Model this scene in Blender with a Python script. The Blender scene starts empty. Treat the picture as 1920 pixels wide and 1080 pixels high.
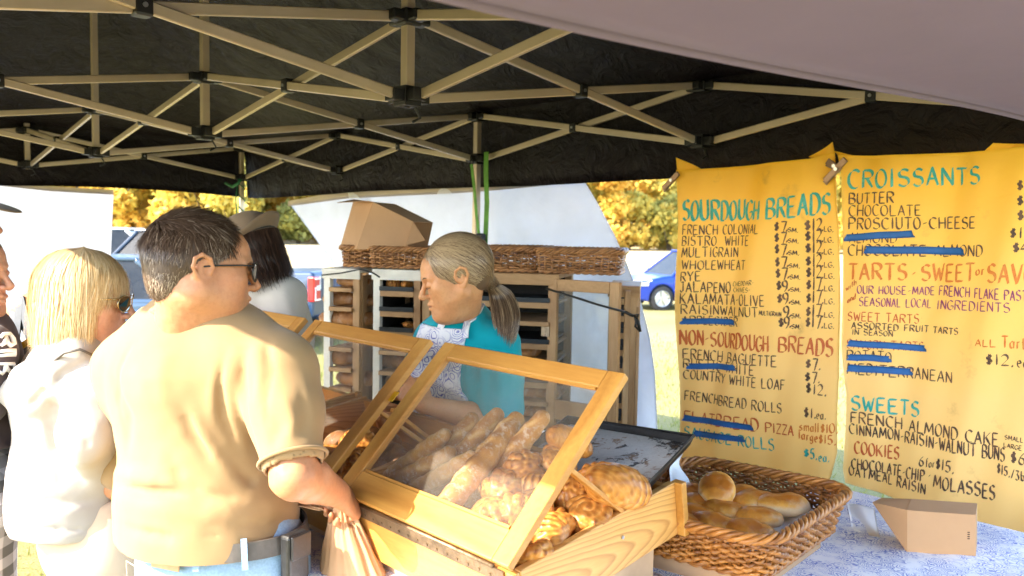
import bpy, math, random
import numpy as np
from mathutils import Vector, Matrix
C = bpy.context.scene.collection
S = bpy.context.scene
R = math.radians
rnd = random.Random(7)
# ------------------------------------------------------------------ camera
FPX = 1550.0
PITCH, ROLL = -0.068, 0.0177
cam = bpy.data.cameras.new('camera'); camo = bpy.data.objects.new('camera', cam); C.objects.link(camo)
CM = Matrix.Rotation(math.pi/2 + PITCH, 3, 'X') @ Matrix.Rotation(ROLL, 3, 'Z')
CAMZ = 1.6
camo.matrix_world = Matrix.Translation((0, 0, CAMZ)) @ CM.to_4x4()
cam.sensor_width = 36; cam.lens = 36*FPX/1920; cam.clip_start = 0.02; cam.clip_end = 900
cam.dof.use_dof = True; cam.dof.focus_distance = 2.1; cam.dof.aperture_fstop = 5.2
S.camera = camo
# ------------------------------------------------------------------ light
SUN_EL, SUN_DIR = R(36), Vector((-0.89, -0.45, 0)).normalized()     # where the sun stands, seen from the stall
w = bpy.data.worlds.new('World'); S.world = w; w.use_nodes = True
nt = w.node_tree; bg = nt.nodes['Background']
sky = nt.nodes.new('ShaderNodeTexSky'); sky.sky_type = 'NISHITA'; sky.sun_disc = False
sky.sun_elevation = SUN_EL; sky.sun_rotation = math.atan2(SUN_DIR.x, SUN_DIR.y)
sky.dust_density = 1.0; sky.air_density = 1.0; sky.ozone_density = 1.0
nt.links.new(sky.outputs[0], bg.inputs[0]); bg.inputs[1].default_value = 0.15
sl = bpy.data.lights.new('sun', 'SUN'); so = bpy.data.objects.new('sun', sl); C.objects.link(so)
sl.energy = 2.6; sl.angle = R(0.55); sl.color = (1.0, 0.88, 0.70)
sd = Vector((SUN_DIR.x*math.cos(SUN_EL), SUN_DIR.y*math.cos(SUN_EL), math.sin(SUN_EL)))
so.rotation_euler = sd.to_track_quat('Z', 'Y').to_euler(); so.location = (-6, -6, 8)
S.view_settings.view_transform = 'Standard'; S.view_settings.look = 'None'
S.view_settings.exposure = 2.95; S.view_settings.gamma = 1; S.view_settings.use_curve_mapping = False
try:
    S.cycles.max_bounces = 10; S.cycles.diffuse_bounces = 5; S.cycles.transparent_max_bounces = 16
    S.cycles.sample_clamp_indirect = 6; S.cycles.use_denoising = True
    S.cycles.caustics_reflective = False; S.cycles.caustics_refractive = False
except Exception: pass

# ------------------------------------------------------------------ measuring helpers (photo bearings turned into points of the place)
def ray(px, py):
    return CM @ Vector(((px-960)/FPX, -(py-540)/FPX, -1.0))
def W(px, py, Y):
    r = ray(px, py); t = Y/r.y
    return Vector((r.x*t, Y, CAMZ + r.z*t))
def WZ(px, py, z):
    r = ray(px, py); t = (z-CAMZ)/r.z
    return Vector((r.x*t, r.y*t, z))
def WP(px, py, p0, n):
    r = ray(px, py); o = Vector((0, 0, CAMZ)); t = (Vector(p0)-o).dot(n)/r.dot(n)
    return o + r*t
V3 = Vector
TH = 0.757
U = V3((-math.sin(TH), math.cos(TH), 0)); Vv = V3((math.cos(TH), math.sin(TH), 0)); UP = V3((0, 0, 1))

# ------------------------------------------------------------------ objects
def tagp(o, label=None, cat=None, group=None, kind=None):
    if label: o['label'] = label
    if cat: o['category'] = cat
    if group: o['group'] = group
    if kind: o['kind'] = kind
    return o
def thing(name, label, cat, loc=(0, 0, 0), group=None, rz=0.0):
    o = bpy.data.objects.new(name, None); C.objects.link(o); o.empty_display_size = 0.1
    o.location = loc; o.rotation_euler = (0, 0, rz)
    bpy.context.view_layer.update()
    return tagp(o, label, cat, group)
def link(name, me, parent=None, world=True):
    o = bpy.data.objects.new(name, me); C.objects.link(o)
    if parent is not None:
        o.parent = parent
        if world: o.matrix_parent_inverse = parent.matrix_world.inverted()
    return o
def npmesh(name, v, f, mats=(), smooth=True, attrs=None):
    v = np.asarray(v, np.float32).reshape(-1, 3)
    me = bpy.data.meshes.new(name)
    if isinstance(f, np.ndarray):
        n, k = f.shape
        me.vertices.add(len(v)); me.vertices.foreach_set('co', v.ravel())
        me.loops.add(n*k); me.loops.foreach_set('vertex_index', f.astype(np.int32).ravel())
        me.polygons.add(n); me.polygons.foreach_set('loop_start', np.arange(0, n*k, k, dtype=np.int32))
        me.update(calc_edges=True); me.validate()
    else:
        me.from_pydata(v.tolist(), [], f); me.update()
    if smooth: me.polygons.foreach_set('use_smooth', np.ones(len(me.polygons), bool))
    for m in mats: me.materials.append(m)
    for k, a in (attrs or {}).items():
        a = np.asarray(a, np.float32)
        if a.ndim == 1:
            at = me.attributes.new(k, 'FLOAT', 'POINT'); at.data.foreach_set('value', a)
        else:
            at = me.attributes.new(k, 'FLOAT_VECTOR', 'POINT'); at.data.foreach_set('vector', a.ravel())
    return me
class MB:
    def __init__(s): s.v = []; s.f = []; s.mi = []
    def add(s, vs, fs, mi=0):
        b = len(s.v); s.v += [tuple(x) for x in vs]; s.f += [[b+i for i in f] for f in fs]; s.mi += [mi]*len(fs); return s
    def frame(s, o, ax, ay, az, mi=0):
        # box from corner-centre o with full-size axis vectors
        o = V3(o); ax, ay, az = V3(ax)/2, V3(ay)/2, V3(az)/2
        vs = [o+sx*ax+sy*ay+sz*az for sx in (-1, 1) for sy in (-1, 1) for sz in (-1, 1)]
        fs = [(0, 1, 3, 2), (4, 6, 7, 5), (0, 4, 5, 1), (2, 3, 7, 6), (0, 2, 6, 4), (1, 5, 7, 3)]
        if ax.cross(ay).dot(az) < 0: fs = [f[::-1] for f in fs]
        return s.add(vs, fs, mi)
    def bar(s, a, b, w, h, side=None, mi=0):
        a, b = V3(a), V3(b); d = b-a
        if side is None:
            side = d.cross(UP)
            if side.length < 1e-6: side = V3((1, 0, 0))
        side = V3(side).normalized(); up = side.cross(d).normalized()
        return s.frame((a+b)/2, d, side*w, up*h, mi)
    def tube(s, pts, r, n=8, closed=False, caps=True, mi=0):
        pts = [V3(p) for p in pts]; m = len(pts)
        rs = r if hasattr(r, '__len__') else [r]*m
        vs = []; N = None
        for i, p in enumerate(pts):
            if closed: t = pts[(i+1) % m]-pts[i-1]
            else: t = pts[min(i+1, m-1)]-pts[max(i-1, 0)]
            if t.length < 1e-9: t = V3((0, 0, 1))
            t.normalize()
            if N is None:
                N = t.cross(UP)
                if N.length < 1e-3: N = t.cross(V3((1, 0, 0)))
            N = (N - t*N.dot(t)).normalized(); B = t.cross(N)
            for k in range(n):
                a = 2*math.pi*k/n
                vs.append(p+(N*math.cos(a)+B*math.sin(a))*rs[i])
        fs = []
        for i in range(m if closed else m-1):
            j = (i+1) % m
            for k in range(n):
                fs.append((i*n+k, i*n+(k+1) % n, j*n+(k+1) % n, j*n+k))
        if caps and not closed:
            fs.append(tuple(range(n))[::-1]); fs.append(tuple(range((m-1)*n, m*n)))
        return s.add(vs, fs, mi)
    def build(s, name, mats, parent=None, smooth=False, bevel=0, seg=2):
        me = bpy.data.meshes.new(name); me.from_pydata(s.v, [], s.f); me.update()
        if not isinstance(mats, (list, tuple)): mats = [mats]
        for m in mats: me.materials.append(m)
        me.polygons.foreach_set('material_index', s.mi)
        if smooth: me.polygons.foreach_set('use_smooth', [True]*len(me.polygons))
        o = link(name, me, parent)
        if bevel:
            b = o.modifiers.new('b', 'BEVEL'); b.width = bevel; b.segments = seg; b.limit_method = 'ANGLE'
        return o

# ------------------------------------------------------------------ distance-field modelling
def _h(a, b, k):
    return np.maximum(k-np.abs(a-b), 0.0)/k
class Vol:
    def __init__(s, lo, hi, h):
        s.h = h; s.lo = np.array(lo, float)
        s.n = [int(math.ceil((hi[i]-lo[i])/h))+1 for i in range(3)]
        s.ax = [s.lo[i]+h*np.arange(s.n[i]) for i in range(3)]
        s.d = np.full(s.n, 1.0, np.float32)
    def _sl(s, lo, hi, pad):
        sl = []
        for i in range(3):
            a = max(0, int((lo[i]-pad-s.lo[i])/s.h)); b = min(s.n[i], int((hi[i]+pad-s.lo[i])/s.h)+2)
            if b <= a: return None
            sl.append(slice(a, b))
        return tuple(sl)
    def _g(s, sl):
        return (s.ax[0][sl[0]][:, None, None].astype(np.float32), s.ax[1][sl[1]][None, :, None].astype(np.float32), s.ax[2][sl[2]][None, None, :].astype(np.float32))
    def _put(s, sl, e, k, op):
        a = s.d[sl]
        if op == 'u':
            if k <= 0: s.d[sl] = np.minimum(a, e)
            else:
                h = _h(a, e, k); s.d[sl] = np.minimum(a, e)-h*h*k*0.25
        elif op == 's':
            e = -e
            if k <= 0: s.d[sl] = np.maximum(a, e)
            else:
                h = _h(a, e, k); s.d[sl] = np.maximum(a, e)+h*h*k*0.25
    def cone(s, a, b, ra, rb, k=0.0, op='u'):
        a = np.array(a, np.float32); b = np.array(b, np.float32)
        r = max(ra, rb); lo = np.minimum(a, b)-r; hi = np.maximum(a, b)+r
        sl = s._sl(lo, hi, k+3*s.h)
        if sl is None: return s
        X, Y, Z = s._g(sl); ba = b-a; L = float(ba@ba)+1e-12
        t = np.clip(((X-a[0])*ba[0]+(Y-a[1])*ba[1]+(Z-a[2])*ba[2])/L, 0, 1)
        dx = X-a[0]-t*ba[0]; dy = Y-a[1]-t*ba[1]; dz = Z-a[2]-t*ba[2]
        e = np.sqrt(dx*dx+dy*dy+dz*dz)-(ra+(rb-ra)*t)
        s._put(sl, e, k, op); return s
    def chain(s, pts, rs, k=0.0, op='u'):
        for i in range(len(pts)-1): s.cone(pts[i], pts[i+1], rs[i], rs[i+1], k, op)
        return s
    def ell(s, c, r, rot=None, k=0.0, op='u'):
        c = np.array(c, np.float32); r = np.array(r, np.float32); m = float(r.max())
        sl = s._sl(c-m, c+m, k+3*s.h)
        if sl is None: return s
        X, Y, Z = s._g(sl); X = X-c[0]; Y = Y-c[1]; Z = Z-c[2]
        if rot is not None:
            M = np.array(rot, np.float32).T   # rot columns = local axes
            X, Y, Z = M[0, 0]*X+M[0, 1]*Y+M[0, 2]*Z, M[1, 0]*X+M[1, 1]*Y+M[1, 2]*Z, M[2, 0]*X+M[2, 1]*Y+M[2, 2]*Z
        q = np.sqrt((X/r[0])**2+(Y/r[1])**2+(Z/r[2])**2)
        g = np.sqrt((X/r[0]**2)**2+(Y/r[1]**2)**2+(Z/r[2]**2)**2)+1e-9
        e = np.where(q > 1e-4, q*(q-1.0)/g, -float(r.min()))
        s._put(sl, e, k, op); return s
    def half(s, p, n, k=0.0, within=None):
        # keep only the side where (x-p).n < 0
        p = np.array(p, np.float32); n = np.array(n, np.float32); n = n/np.linalg.norm(n)
        if within is None: sl = (slice(None),)*3
        else: sl = s._sl(np.array(within[0]), np.array(within[1]), 0)
        X, Y, Z = s._g(sl)
        e = (X-p[0])*n[0]+(Y-p[1])*n[1]+(Z-p[2])*n[2]
        s._put(sl, -e, k, 's'); return s
    def crease(s, pts, amp, width):
        # a rounded fold (amp > 0 raised, < 0 sunk) that fades to its ends
        pts = [np.array(p, np.float32) for p in pts]; n = len(pts)-1
        P = np.array(pts); sl = s._sl(P.min(0), P.max(0), 2.6*width)
        if sl is None: return s
        X, Y, Z = s._g(sl); best = None
        for i in range(n):
            a, b = pts[i], pts[i+1]; ba = b-a; L = float(ba@ba)+1e-12
            t = np.clip(((X-a[0])*ba[0]+(Y-a[1])*ba[1]+(Z-a[2])*ba[2])/L, 0, 1)
            q = (X-a[0]-t*ba[0])**2+(Y-a[1]-t*ba[1])**2+(Z-a[2]-t*ba[2])**2
            u = (i+t)/n
            if best is None: best, bu = q, u
            else:
                m = q < best; best = np.where(m, q, best); bu = np.where(m, u, bu)
        fall = np.sin(np.pi*np.clip(bu, 0.02, 0.98))**0.6
        s.d[sl] -= amp*fall*np.exp(-best/(width*width)); return s
    def hit(s, px, py):
        o = V3((0, 0, CAMZ)); r = ray(px, py).normalized(); t = np.arange(0.6, 4.2, s.h*0.4); P = np.array(o)+t[:, None]*np.array(r); I = np.rint((P-s.lo)/s.h).astype(int)
        ok = ((I >= 0) & (I < np.array(s.n))).all(1); I, t = I[ok], t[ok]; d = s.d[I[:, 0], I[:, 1], I[:, 2]]; k = np.nonzero(d < 0)[0]
        if len(k) == 0: k = [int(np.argmin(d))] if len(d) else None
        return o+r*float(t[k[0]]) if k is not None else W(px, py, 2)
    def fold(s, pts, amp, width):
        s.crease([s.hit(p[0], p[1]) for p in pts], amp, width); return s
    def noise(s, amp, scale, seed=0, band=0.05, stretch=(1, 1, 1)):
        m = np.abs(s.d) < band; I = np.nonzero(m)
        P = np.stack([s.ax[i][I[i]] for i in range(3)], 1)*np.array(stretch)/scale
        s.d[m] += amp*vnoise(P, seed).astype(np.float32); return s
    def mesh(s):
        d = s.d; ins = d < 0; nx, ny, nz = d.shape
        cnt = np.zeros((nx-1, ny-1, nz-1), np.uint8)
        for i in (0, 1):
            for j in (0, 1):
                for k in (0, 1): cnt += ins[i:nx-1+i, j:ny-1+j, k:nz-1+k]
        act = (cnt > 0) & (cnt < 8); I, J, K = np.nonzero(act); N = len(I)
        idx = np.full(act.shape, -1, np.int64); idx[I, J, K] = np.arange(N)
        cv = {}
        for i in (0, 1):
            for j in (0, 1):
                for k in (0, 1): cv[i, j, k] = d[I+i, J+j, K+k]
        acc = np.zeros((N, 3)); c = np.zeros(N)
        for a in cv:
            for ax in range(3):
                if a[ax] == 0:
                    b = list(a); b[ax] = 1; b = tuple(b); va, vb = cv[a], cv[b]
                    m = (va < 0) != (vb < 0); t = np.where(m, va/np.where(m, va-vb, 1), 0)
                    p = np.array(a, float)[None, :].repeat(N, 0); p[:, ax] += t
                    acc += p*m[:, None]; c += m
        v = acc/c[:, None]+np.stack([I, J, K], 1); v = v*s.h+s.lo
        F = []
        for ax in range(3):
            o1, o2 = [(1, 2), (2, 0), (0, 1)][ax]
            A = [slice(None)]*3; B = [slice(None)]*3; A[ax] = slice(0, -1); B[ax] = slice(1, None)
            ch = ins[tuple(A)] != ins[tuple(B)]; e = np.stack(np.nonzero(ch), 1)
            ok = (e[:, o1] > 0) & (e[:, o2] > 0) & (e[:, o1] < d.shape[o1]-1) & (e[:, o2] < d.shape[o2]-1); e = e[ok]
            flip = ins[tuple(A)][tuple(e.T)]
            def at(q1, q2):
                g = e.copy(); g[:, o1] -= q1; g[:, o2] -= q2; return idx[g[:, 0], g[:, 1], g[:, 2]]
            q = np.stack([at(1, 1), at(0, 1), at(0, 0), at(1, 0)], 1)
            q[~flip] = q[~flip][:, ::-1]; F.append(q)
        F = np.concatenate(F); F = F[(F >= 0).all(1)]
        return v, F
def vnoise(P, seed=0):
    r = np.random.RandomState(seed); T = r.rand(32, 32, 32).astype(np.float32)*2-1
    i = np.floor(P).astype(int); f = P-i; f = f*f*(3-2*f); o = 0
    for a in (0, 1):
        for b in (0, 1):
            for c in (0, 1):
                wgt = (f[:, 0] if a else 1-f[:, 0])*(f[:, 1] if b else 1-f[:, 1])*(f[:, 2] if c else 1-f[:, 2])
                o = o+wgt*T[(i[:, 0]+a) % 32, (i[:, 1]+b) % 32, (i[:, 2]+c) % 32]
    return o
def smooth_v(v, f, it=2, lam=0.5):
    e = np.concatenate([f[:, [0, 1]], f[:, [1, 2]], f[:, [2, 3]], f[:, [3, 0]]]); n = len(v)
    for _ in range(it):
        s = np.zeros((n, 3)); c = np.zeros(n)
        for ax in range(3):
            s[:, ax] = np.bincount(e[:, 0], v[e[:, 1], ax], n)+np.bincount(e[:, 1], v[e[:, 0], ax], n)
        c = np.bincount(e[:, 0], minlength=n)+np.bincount(e[:, 1], minlength=n)
        v = v+lam*(s/np.maximum(c, 1)[:, None]-v)
    return v
def join_vf(parts):
    vs, fs, b = [], [], 0
    for v, f in parts: vs.append(v); fs.append(f+b); b += len(v)
    return np.concatenate(vs), np.concatenate(fs)

# ------------------------------------------------------------------ materials
def _n(nt, t, **kw):
    n = nt.nodes.new(t)
    for k, v in kw.items(): setattr(n, k, v)
    return n
def _ramp(nt, fac, stops):
    r = _n(nt, 'ShaderNodeValToRGB'); nt.links.new(fac, r.inputs[0]); cr = r.color_ramp
    while len(cr.elements) > 1: cr.elements.remove(cr.elements[0])
    cr.elements[0].position = stops[0][0]; cr.elements[0].color = (*stops[0][1], 1)
    for p, c in stops[1:]:
        e = cr.elements.new(p); e.color = (*c, 1)
    return r.outputs[0]
def _coord(nt, scale=(1, 1, 1), rot=(0, 0, 0), kind='Object'):
    tc = _n(nt, 'ShaderNodeTexCoord'); m0 = _n(nt, 'ShaderNodeMapping'); mp = _n(nt, 'ShaderNodeMapping')
    nt.links.new(tc.outputs[kind], m0.inputs[0]); nt.links.new(m0.outputs[0], mp.inputs[0])
    m0.inputs['Rotation'].default_value = rot; mp.inputs['Scale'].default_value = scale; return mp.outputs[0]
def _noise(nt, vec, scale, detail=4, rough=0.55, dist=0.0):
    n = _n(nt, 'ShaderNodeTexNoise'); nt.links.new(vec, n.inputs['Vector'])
    n.inputs['Scale'].default_value = scale; n.inputs['Detail'].default_value = detail; n.inputs['Roughness'].default_value = rough; n.inputs['Distortion'].default_value = dist
    return n.outputs['Fac']
def _mixc(nt, fac, a, b, mode='MIX'):
    m = _n(nt, 'ShaderNodeMix', data_type='RGBA', blend_type=mode)
    for s_, v in ((m.inputs[0], fac), (m.inputs[6], a), (m.inputs[7], b)):
        if hasattr(v, 'links') or hasattr(v, 'is_linked'): nt.links.new(v, s_)
        elif isinstance(v, (tuple, list)): s_.default_value = (*v, 1)
        else: s_.default_value = v
    return m.outputs[2]
def newmat(name):
    m = bpy.data.materials.new(name); m.use_nodes = True; nt = m.node_tree
    return m, nt, nt.nodes['Principled BSDF']
def lk(nt, a, b): nt.links.new(a, b)
def bump(nt, p, h, strength=0.3, dist=0.01):
    b = _n(nt, 'ShaderNodeBump'); b.inputs['Strength'].default_value = strength; b.inputs['Distance'].default_value = dist
    lk(nt, h, b.inputs['Height']); lk(nt, b.outputs[0], p.inputs['Normal'])
def mat(name, col, rough=0.6, var=0.15, vscale=8, bscale=0, bstr=0.2, bdist=0.003, metal=0, spec=0.5, col2=None, stretch=(1, 1, 1), sheen=0, trans=0, sss=0, coat=0, detail=4):
    m, nt, p = newmat(name); vec = _coord(nt, stretch)
    c2 = col2 or tuple(min(1, c*(1-var)) for c in col); c1 = col if col2 else tuple(min(1, c*(1+var*0.6)) for c in col)
    f = _noise(nt, vec, vscale, detail); lk(nt, _ramp(nt, f, [(0.3, c2), (0.7, c1)]), p.inputs['Base Color'])
    p.inputs['Roughness'].default_value = rough; p.inputs['Metallic'].default_value = metal; p.inputs['Specular IOR Level'].default_value = spec
    if sheen: p.inputs['Sheen Weight'].default_value = sheen
    if coat: p.inputs['Coat Weight'].default_value = coat; p.inputs['Coat Roughness'].default_value = 0.08
    if sss:
        p.inputs['Subsurface Weight'].default_value = sss; p.inputs['Subsurface Radius'].default_value = (1, 0.35, 0.2); p.inputs['Subsurface Scale'].default_value = 0.008
    if bscale: bump(nt, p, _noise(nt, vec, bscale, 5), bstr, bdist)
    if trans:
        out = nt.nodes['Material Output']; t = _n(nt, 'ShaderNodeBsdfTranslucent'); mx = _n(nt, 'ShaderNodeMixShader'); mx.inputs[0].default_value = trans
        lk(nt, p.inputs['Base Color'].links[0].from_socket, t.inputs[0]); lk(nt, p.outputs[0], mx.inputs[1]); lk(nt, t.outputs[0], mx.inputs[2]); lk(nt, mx.outputs[0], out.inputs[0])
    return m
def wood(name, light, dark, axis='X', scale=9, rough=0.5, ring=2.2, rot=(0, 0, 0)):
    m, nt, p = newmat(name)
    st = {'X': (0.12, 1, 1), 'Y': (1, 0.12, 1), 'Z': (1, 1, 0.12)}[axis]
    vec = _coord(nt, st, rot); n0 = _noise(nt, vec, ring, 2, 0.4)
    ml = _n(nt, 'ShaderNodeMath', operation='MULTIPLY'); ml.inputs[1].default_value = scale; lk(nt, n0, ml.inputs[0])
    fr = _n(nt, 'ShaderNodeMath', operation='FRACT'); lk(nt, ml.outputs[0], fr.inputs[0])
    ringc = _ramp(nt, fr.outputs[0], [(0, light), (0.55, tuple(0.5*(a+b) for a, b in zip(light, dark))), (0.85, dark), (1, light)])
    fine = _noise(nt, vec, 90, 4, 0.6); blot = _noise(nt, _coord(nt), 5, 3)
    c = _mixc(nt, 0.35, ringc, _ramp(nt, fine, [(0.35, dark), (0.65, light)]))
    c = _mixc(nt, _ramp(nt, blot, [(0.4, (0, 0, 0)), (0.75, (0.35, 0.35, 0.35))]), c, dark)
    lk(nt, c, p.inputs['Base Color']); p.inputs['Roughness'].default_value = rough
    bump(nt, p, fine, 0.15, 0.002); return m
M = {}
# ------------------------------------------------------------------ the ground: one sheet out to the horizon
def gz(x, y):
    r = math.hypot(x, y)
    pts = [(0, 0), (5, 0), (9, -0.12), (14, -0.33), (24, -0.42), (36, -0.1), (60, 0.35), (90, 0.7), (400, 1.3), (900, 1.3)]
    for (a, za), (b, zb) in zip(pts, pts[1:]):
        if r <= b:
            t = (r-a)/(b-a); t = t*t*(3-2*t) if b < 100 else t; return za+(zb-za)*t
    return 1.3
def grass_material():
    m, nt, p = newmat('grass_ground'); vec = _coord(nt)
    n1 = _noise(nt, vec, 0.35, 5); n2 = _noise(nt, vec, 14, 6, 0.7); n3 = _noise(nt, vec, 60, 4, 0.7)
    green = _ramp(nt, n1, [(0.3, (0.21, 0.20, 0.08)), (0.55, (0.32, 0.285, 0.12)), (0.75, (0.40, 0.34, 0.17))])
    gr2 = _mixc(nt, _ramp(nt, n2, [(0.4, (0, 0, 0)), (0.7, (0.7, 0.7, 0.7))]), green, (0.26, 0.22, 0.07))
    gr3 = _mixc(nt, _ramp(nt, n3, [(0.5, (0, 0, 0)), (0.68, (0.6, 0.6, 0.6))]), gr2, (0.04, 0.055, 0.012))
    # far away the mown verge turns into a dry stubble field
    sx = _n(nt, 'ShaderNodeSeparateXYZ'); lk(nt, vec, sx.inputs[0])
    ad = _n(nt, 'ShaderNodeMath', operation='MULTIPLY_ADD'); lk(nt, n1, ad.inputs[0]); ad.inputs[1].default_value = 6; lk(nt, sx.outputs[1], ad.inputs[2])
    mr = _n(nt, 'ShaderNodeMapRange'); lk(nt, ad.outputs[0], mr.inputs[0]); mr.inputs[1].default_value = 27; mr.inputs[2].default_value = 33
    field = _ramp(nt, n2, [(0.3, (0.46, 0.37, 0.2)), (0.7, (0.58, 0.49, 0.29))])
    lk(nt, _mixc(nt, mr.outputs[0], gr3, field), p.inputs['Base Color']); p.inputs['Roughness'].default_value = 0.9
    p.inputs['Specular IOR Level'].default_value = 0.2
    bump(nt, p, n3, 0.6, 0.03); return m
M['grass'] = grass_material()
def build_ground():
    rs = [0, 1, 2, 3, 4, 5, 6, 7, 8, 9, 10, 12, 14, 16, 18, 20, 22, 24, 27, 30, 34, 38, 44, 50, 60, 70, 80, 95, 120, 200, 400, 850]
    n = 72; vs = [(0, 0, 0)]; fs = []
    for r in rs[1:]:
        for k in range(n):
            a = 2*math.pi*k/n; x, y = r*math.cos(a), r*math.sin(a); vs.append((x, y, gz(x, y)))
    for k in range(n): fs.append((0, 1+k, 1+(k+1) % n))
    for i in range(len(rs)-2):
        for k in range(n):
            a = 1+i*n+k; b = 1+i*n+(k+1) % n; fs.append((a, a+n, b+n, b))
    me = bpy.data.meshes.new('ground'); me.from_pydata(vs, [], fs); me.update(); me.materials.append(M['grass'])
    me.polygons.foreach_set('use_smooth', [True]*len(me.polygons))
    tagp(link('ground', me), kind='structure')
    # grass blades near the stall
    r = np.random.RandomState(3); n = 34000
    x = r.uniform(-6, 8, n); y = r.uniform(0.2, 16, n)*r.rand(n)**0.25; z = np.array([gz(a, b) for a, b in zip(x, y)])
    a = r.rand(n)*6.28; hgt = r.uniform(0.02, 0.05, n)*(1+y/20); wd = 0.003*(1+y/6); lean = r.uniform(-0.03, 0.03, (n, 2))
    v = np.zeros((n, 3, 3)); dx = np.cos(a)*wd; dy = np.sin(a)*wd
    v[:, 0] = np.stack([x-dx, y-dy, z-0.005], 1); v[:, 1] = np.stack([x+dx, y+dy, z-0.005], 1); v[:, 2] = np.stack([x+lean[:, 0], y+lean[:, 1], z+hgt], 1)
    me = npmesh('grass', v, np.arange(3*n).reshape(n, 3), [mat('grass_blade', (0.34, 0.33, 0.08), 0.7, vscale=2, col2=(0.2, 0.24, 0.05), trans=0.35)], smooth=False)
    tagp(link('grass', me), 'short yellow green grass growing around the market stall', 'grass', kind='stuff')
build_ground()

# ------------------------------------------------------------------ trees
def leaf_mat(name, stops):
    m, nt, p = newmat(name); at = _n(nt, 'ShaderNodeAttribute', attribute_name='tone'); oi = _n(nt, 'ShaderNodeObjectInfo')
    ad = _n(nt, 'ShaderNodeMath', operation='MULTIPLY_ADD'); lk(nt, oi.outputs['Random'], ad.inputs[0]); ad.inputs[1].default_value = 0.5; lk(nt, at.outputs['Fac'], ad.inputs[2])
    sb = _n(nt, 'ShaderNodeMath', operation='SUBTRACT'); lk(nt, ad.outputs[0], sb.inputs[0]); sb.inputs[1].default_value = 0.25
    c = _ramp(nt, sb.outputs[0], stops); lk(nt, c, p.inputs['Base Color']); p.inputs['Roughness'].default_value = 0.6; p.inputs['Specular IOR Level'].default_value = 0.3
    out = nt.nodes['Material Output']; t = _n(nt, 'ShaderNodeBsdfTranslucent'); lk(nt, c, t.inputs[0]); mx = _n(nt, 'ShaderNodeMixShader'); mx.inputs[0].default_value = 0.4
    lk(nt, p.outputs[0], mx.inputs[1]); lk(nt, t.outputs[0], mx.inputs[2]); lk(nt, mx.outputs[0], out.inputs[0]); return m
M['leaf_gold'] = leaf_mat('leaf_gold', [(0.0, (0.28, 0.27, 0.07)), (0.35, (0.56, 0.48, 0.11)), (0.65, (0.70, 0.53, 0.11)), (1.0, (0.66, 0.40, 0.08))])
M['leaf_green'] = leaf_mat('leaf_green', [(0.0, (0.20, 0.22, 0.07)), (0.5, (0.42, 0.40, 0.11)), (0.8, (0.56, 0.49, 0.12)), (1.0, (0.64, 0.52, 0.12))])
M['leaf_rust'] = leaf_mat('leaf_rust', [(0.0, (0.26, 0.20, 0.05)), (0.4, (0.55, 0.36, 0.07)), (0.75, (0.62, 0.34, 0.06)), (1.0, (0.55, 0.24, 0.05))])
M['bark'] = mat('bark', (0.10, 0.075, 0.055), 0.9, 0.4, 6, 30, 0.6, 0.02)
def crown_mesh(seed, H, Rr, n, m, leaf=0.25):
    r = np.random.RandomState(seed); nl = 26
    cs = []
    for i in range(nl):
        t = r.rand()**0.8; rr = Rr*(0.35+0.75*math.sin(math.pi*min(1, 0.18+t*0.8))); a = r.rand()*6.28; q = rr*math.sqrt(r.rand())*0.85
        cs.append((q*math.cos(a), q*math.sin(a), 0.5+t*(H-1.2), Rr*(0.28+0.24*r.rand())))
    cs = np.array(cs); k = r.randint(0, nl, n); d = r.normal(size=(n, 3)); d /= np.linalg.norm(d, axis=1)[:, None]
    rad = cs[k, 3]*(0.55+0.5*r.rand(n)**0.6); c = cs[k, :3]+d*rad[:, None]*np.array([1, 1, 0.75]); c[:, 2] = np.maximum(c[:, 2], 0.15)
    a = r.normal(size=(n, 3))+d*0.4; a /= np.linalg.norm(a, axis=1)[:, None]; b = np.cross(a, r.normal(size=(n, 3))); b /= np.linalg.norm(b, axis=1)[:, None]; e = np.cross(a, b)
    s = leaf*(0.6+0.8*r.rand(n))[:, None]
    v = np.stack([c-b*s, c-e*s*0.6, c+b*s, c+e*s*0.6], 1).reshape(-1, 3)
    tone = np.clip(0.5+0.25*r.normal(size=nl)[k]*0.8+0.2*r.normal(size=n)*0.7, 0.02, 0.98)
    return npmesh('crown', v, np.arange(4*n).reshape(n, 4), [m], False, {'tone': np.repeat(tone, 4)})
def trunk_mesh(seed, H):
    r = random.Random(seed); mb = MB()
    pts = [V3((0.12*math.sin(i*0.9+seed), 0.1*math.cos(i*0.7), -0.3+H*0.8*i/7)) for i in range(8)]
    mb.tube(pts, [0.22*(1-0.8*i/7) for i in range(8)], 7)
    for i in range(7):
        b = pts[1+i % 6]; a = r.random()*6.28; L = 1.2+r.random()*1.4
        mb.tube([b, b+V3((math.cos(a)*L*0.5, math.sin(a)*L*0.5, L*0.35)), b+V3((math.cos(a)*L, math.sin(a)*L, L*0.9))], [0.08, 0.05, 0.02], 5)
    me = bpy.data.meshes.new('trunk'); me.from_pydata(mb.v, [], mb.f); me.update(); me.materials.append(M['bark']); return me
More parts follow.
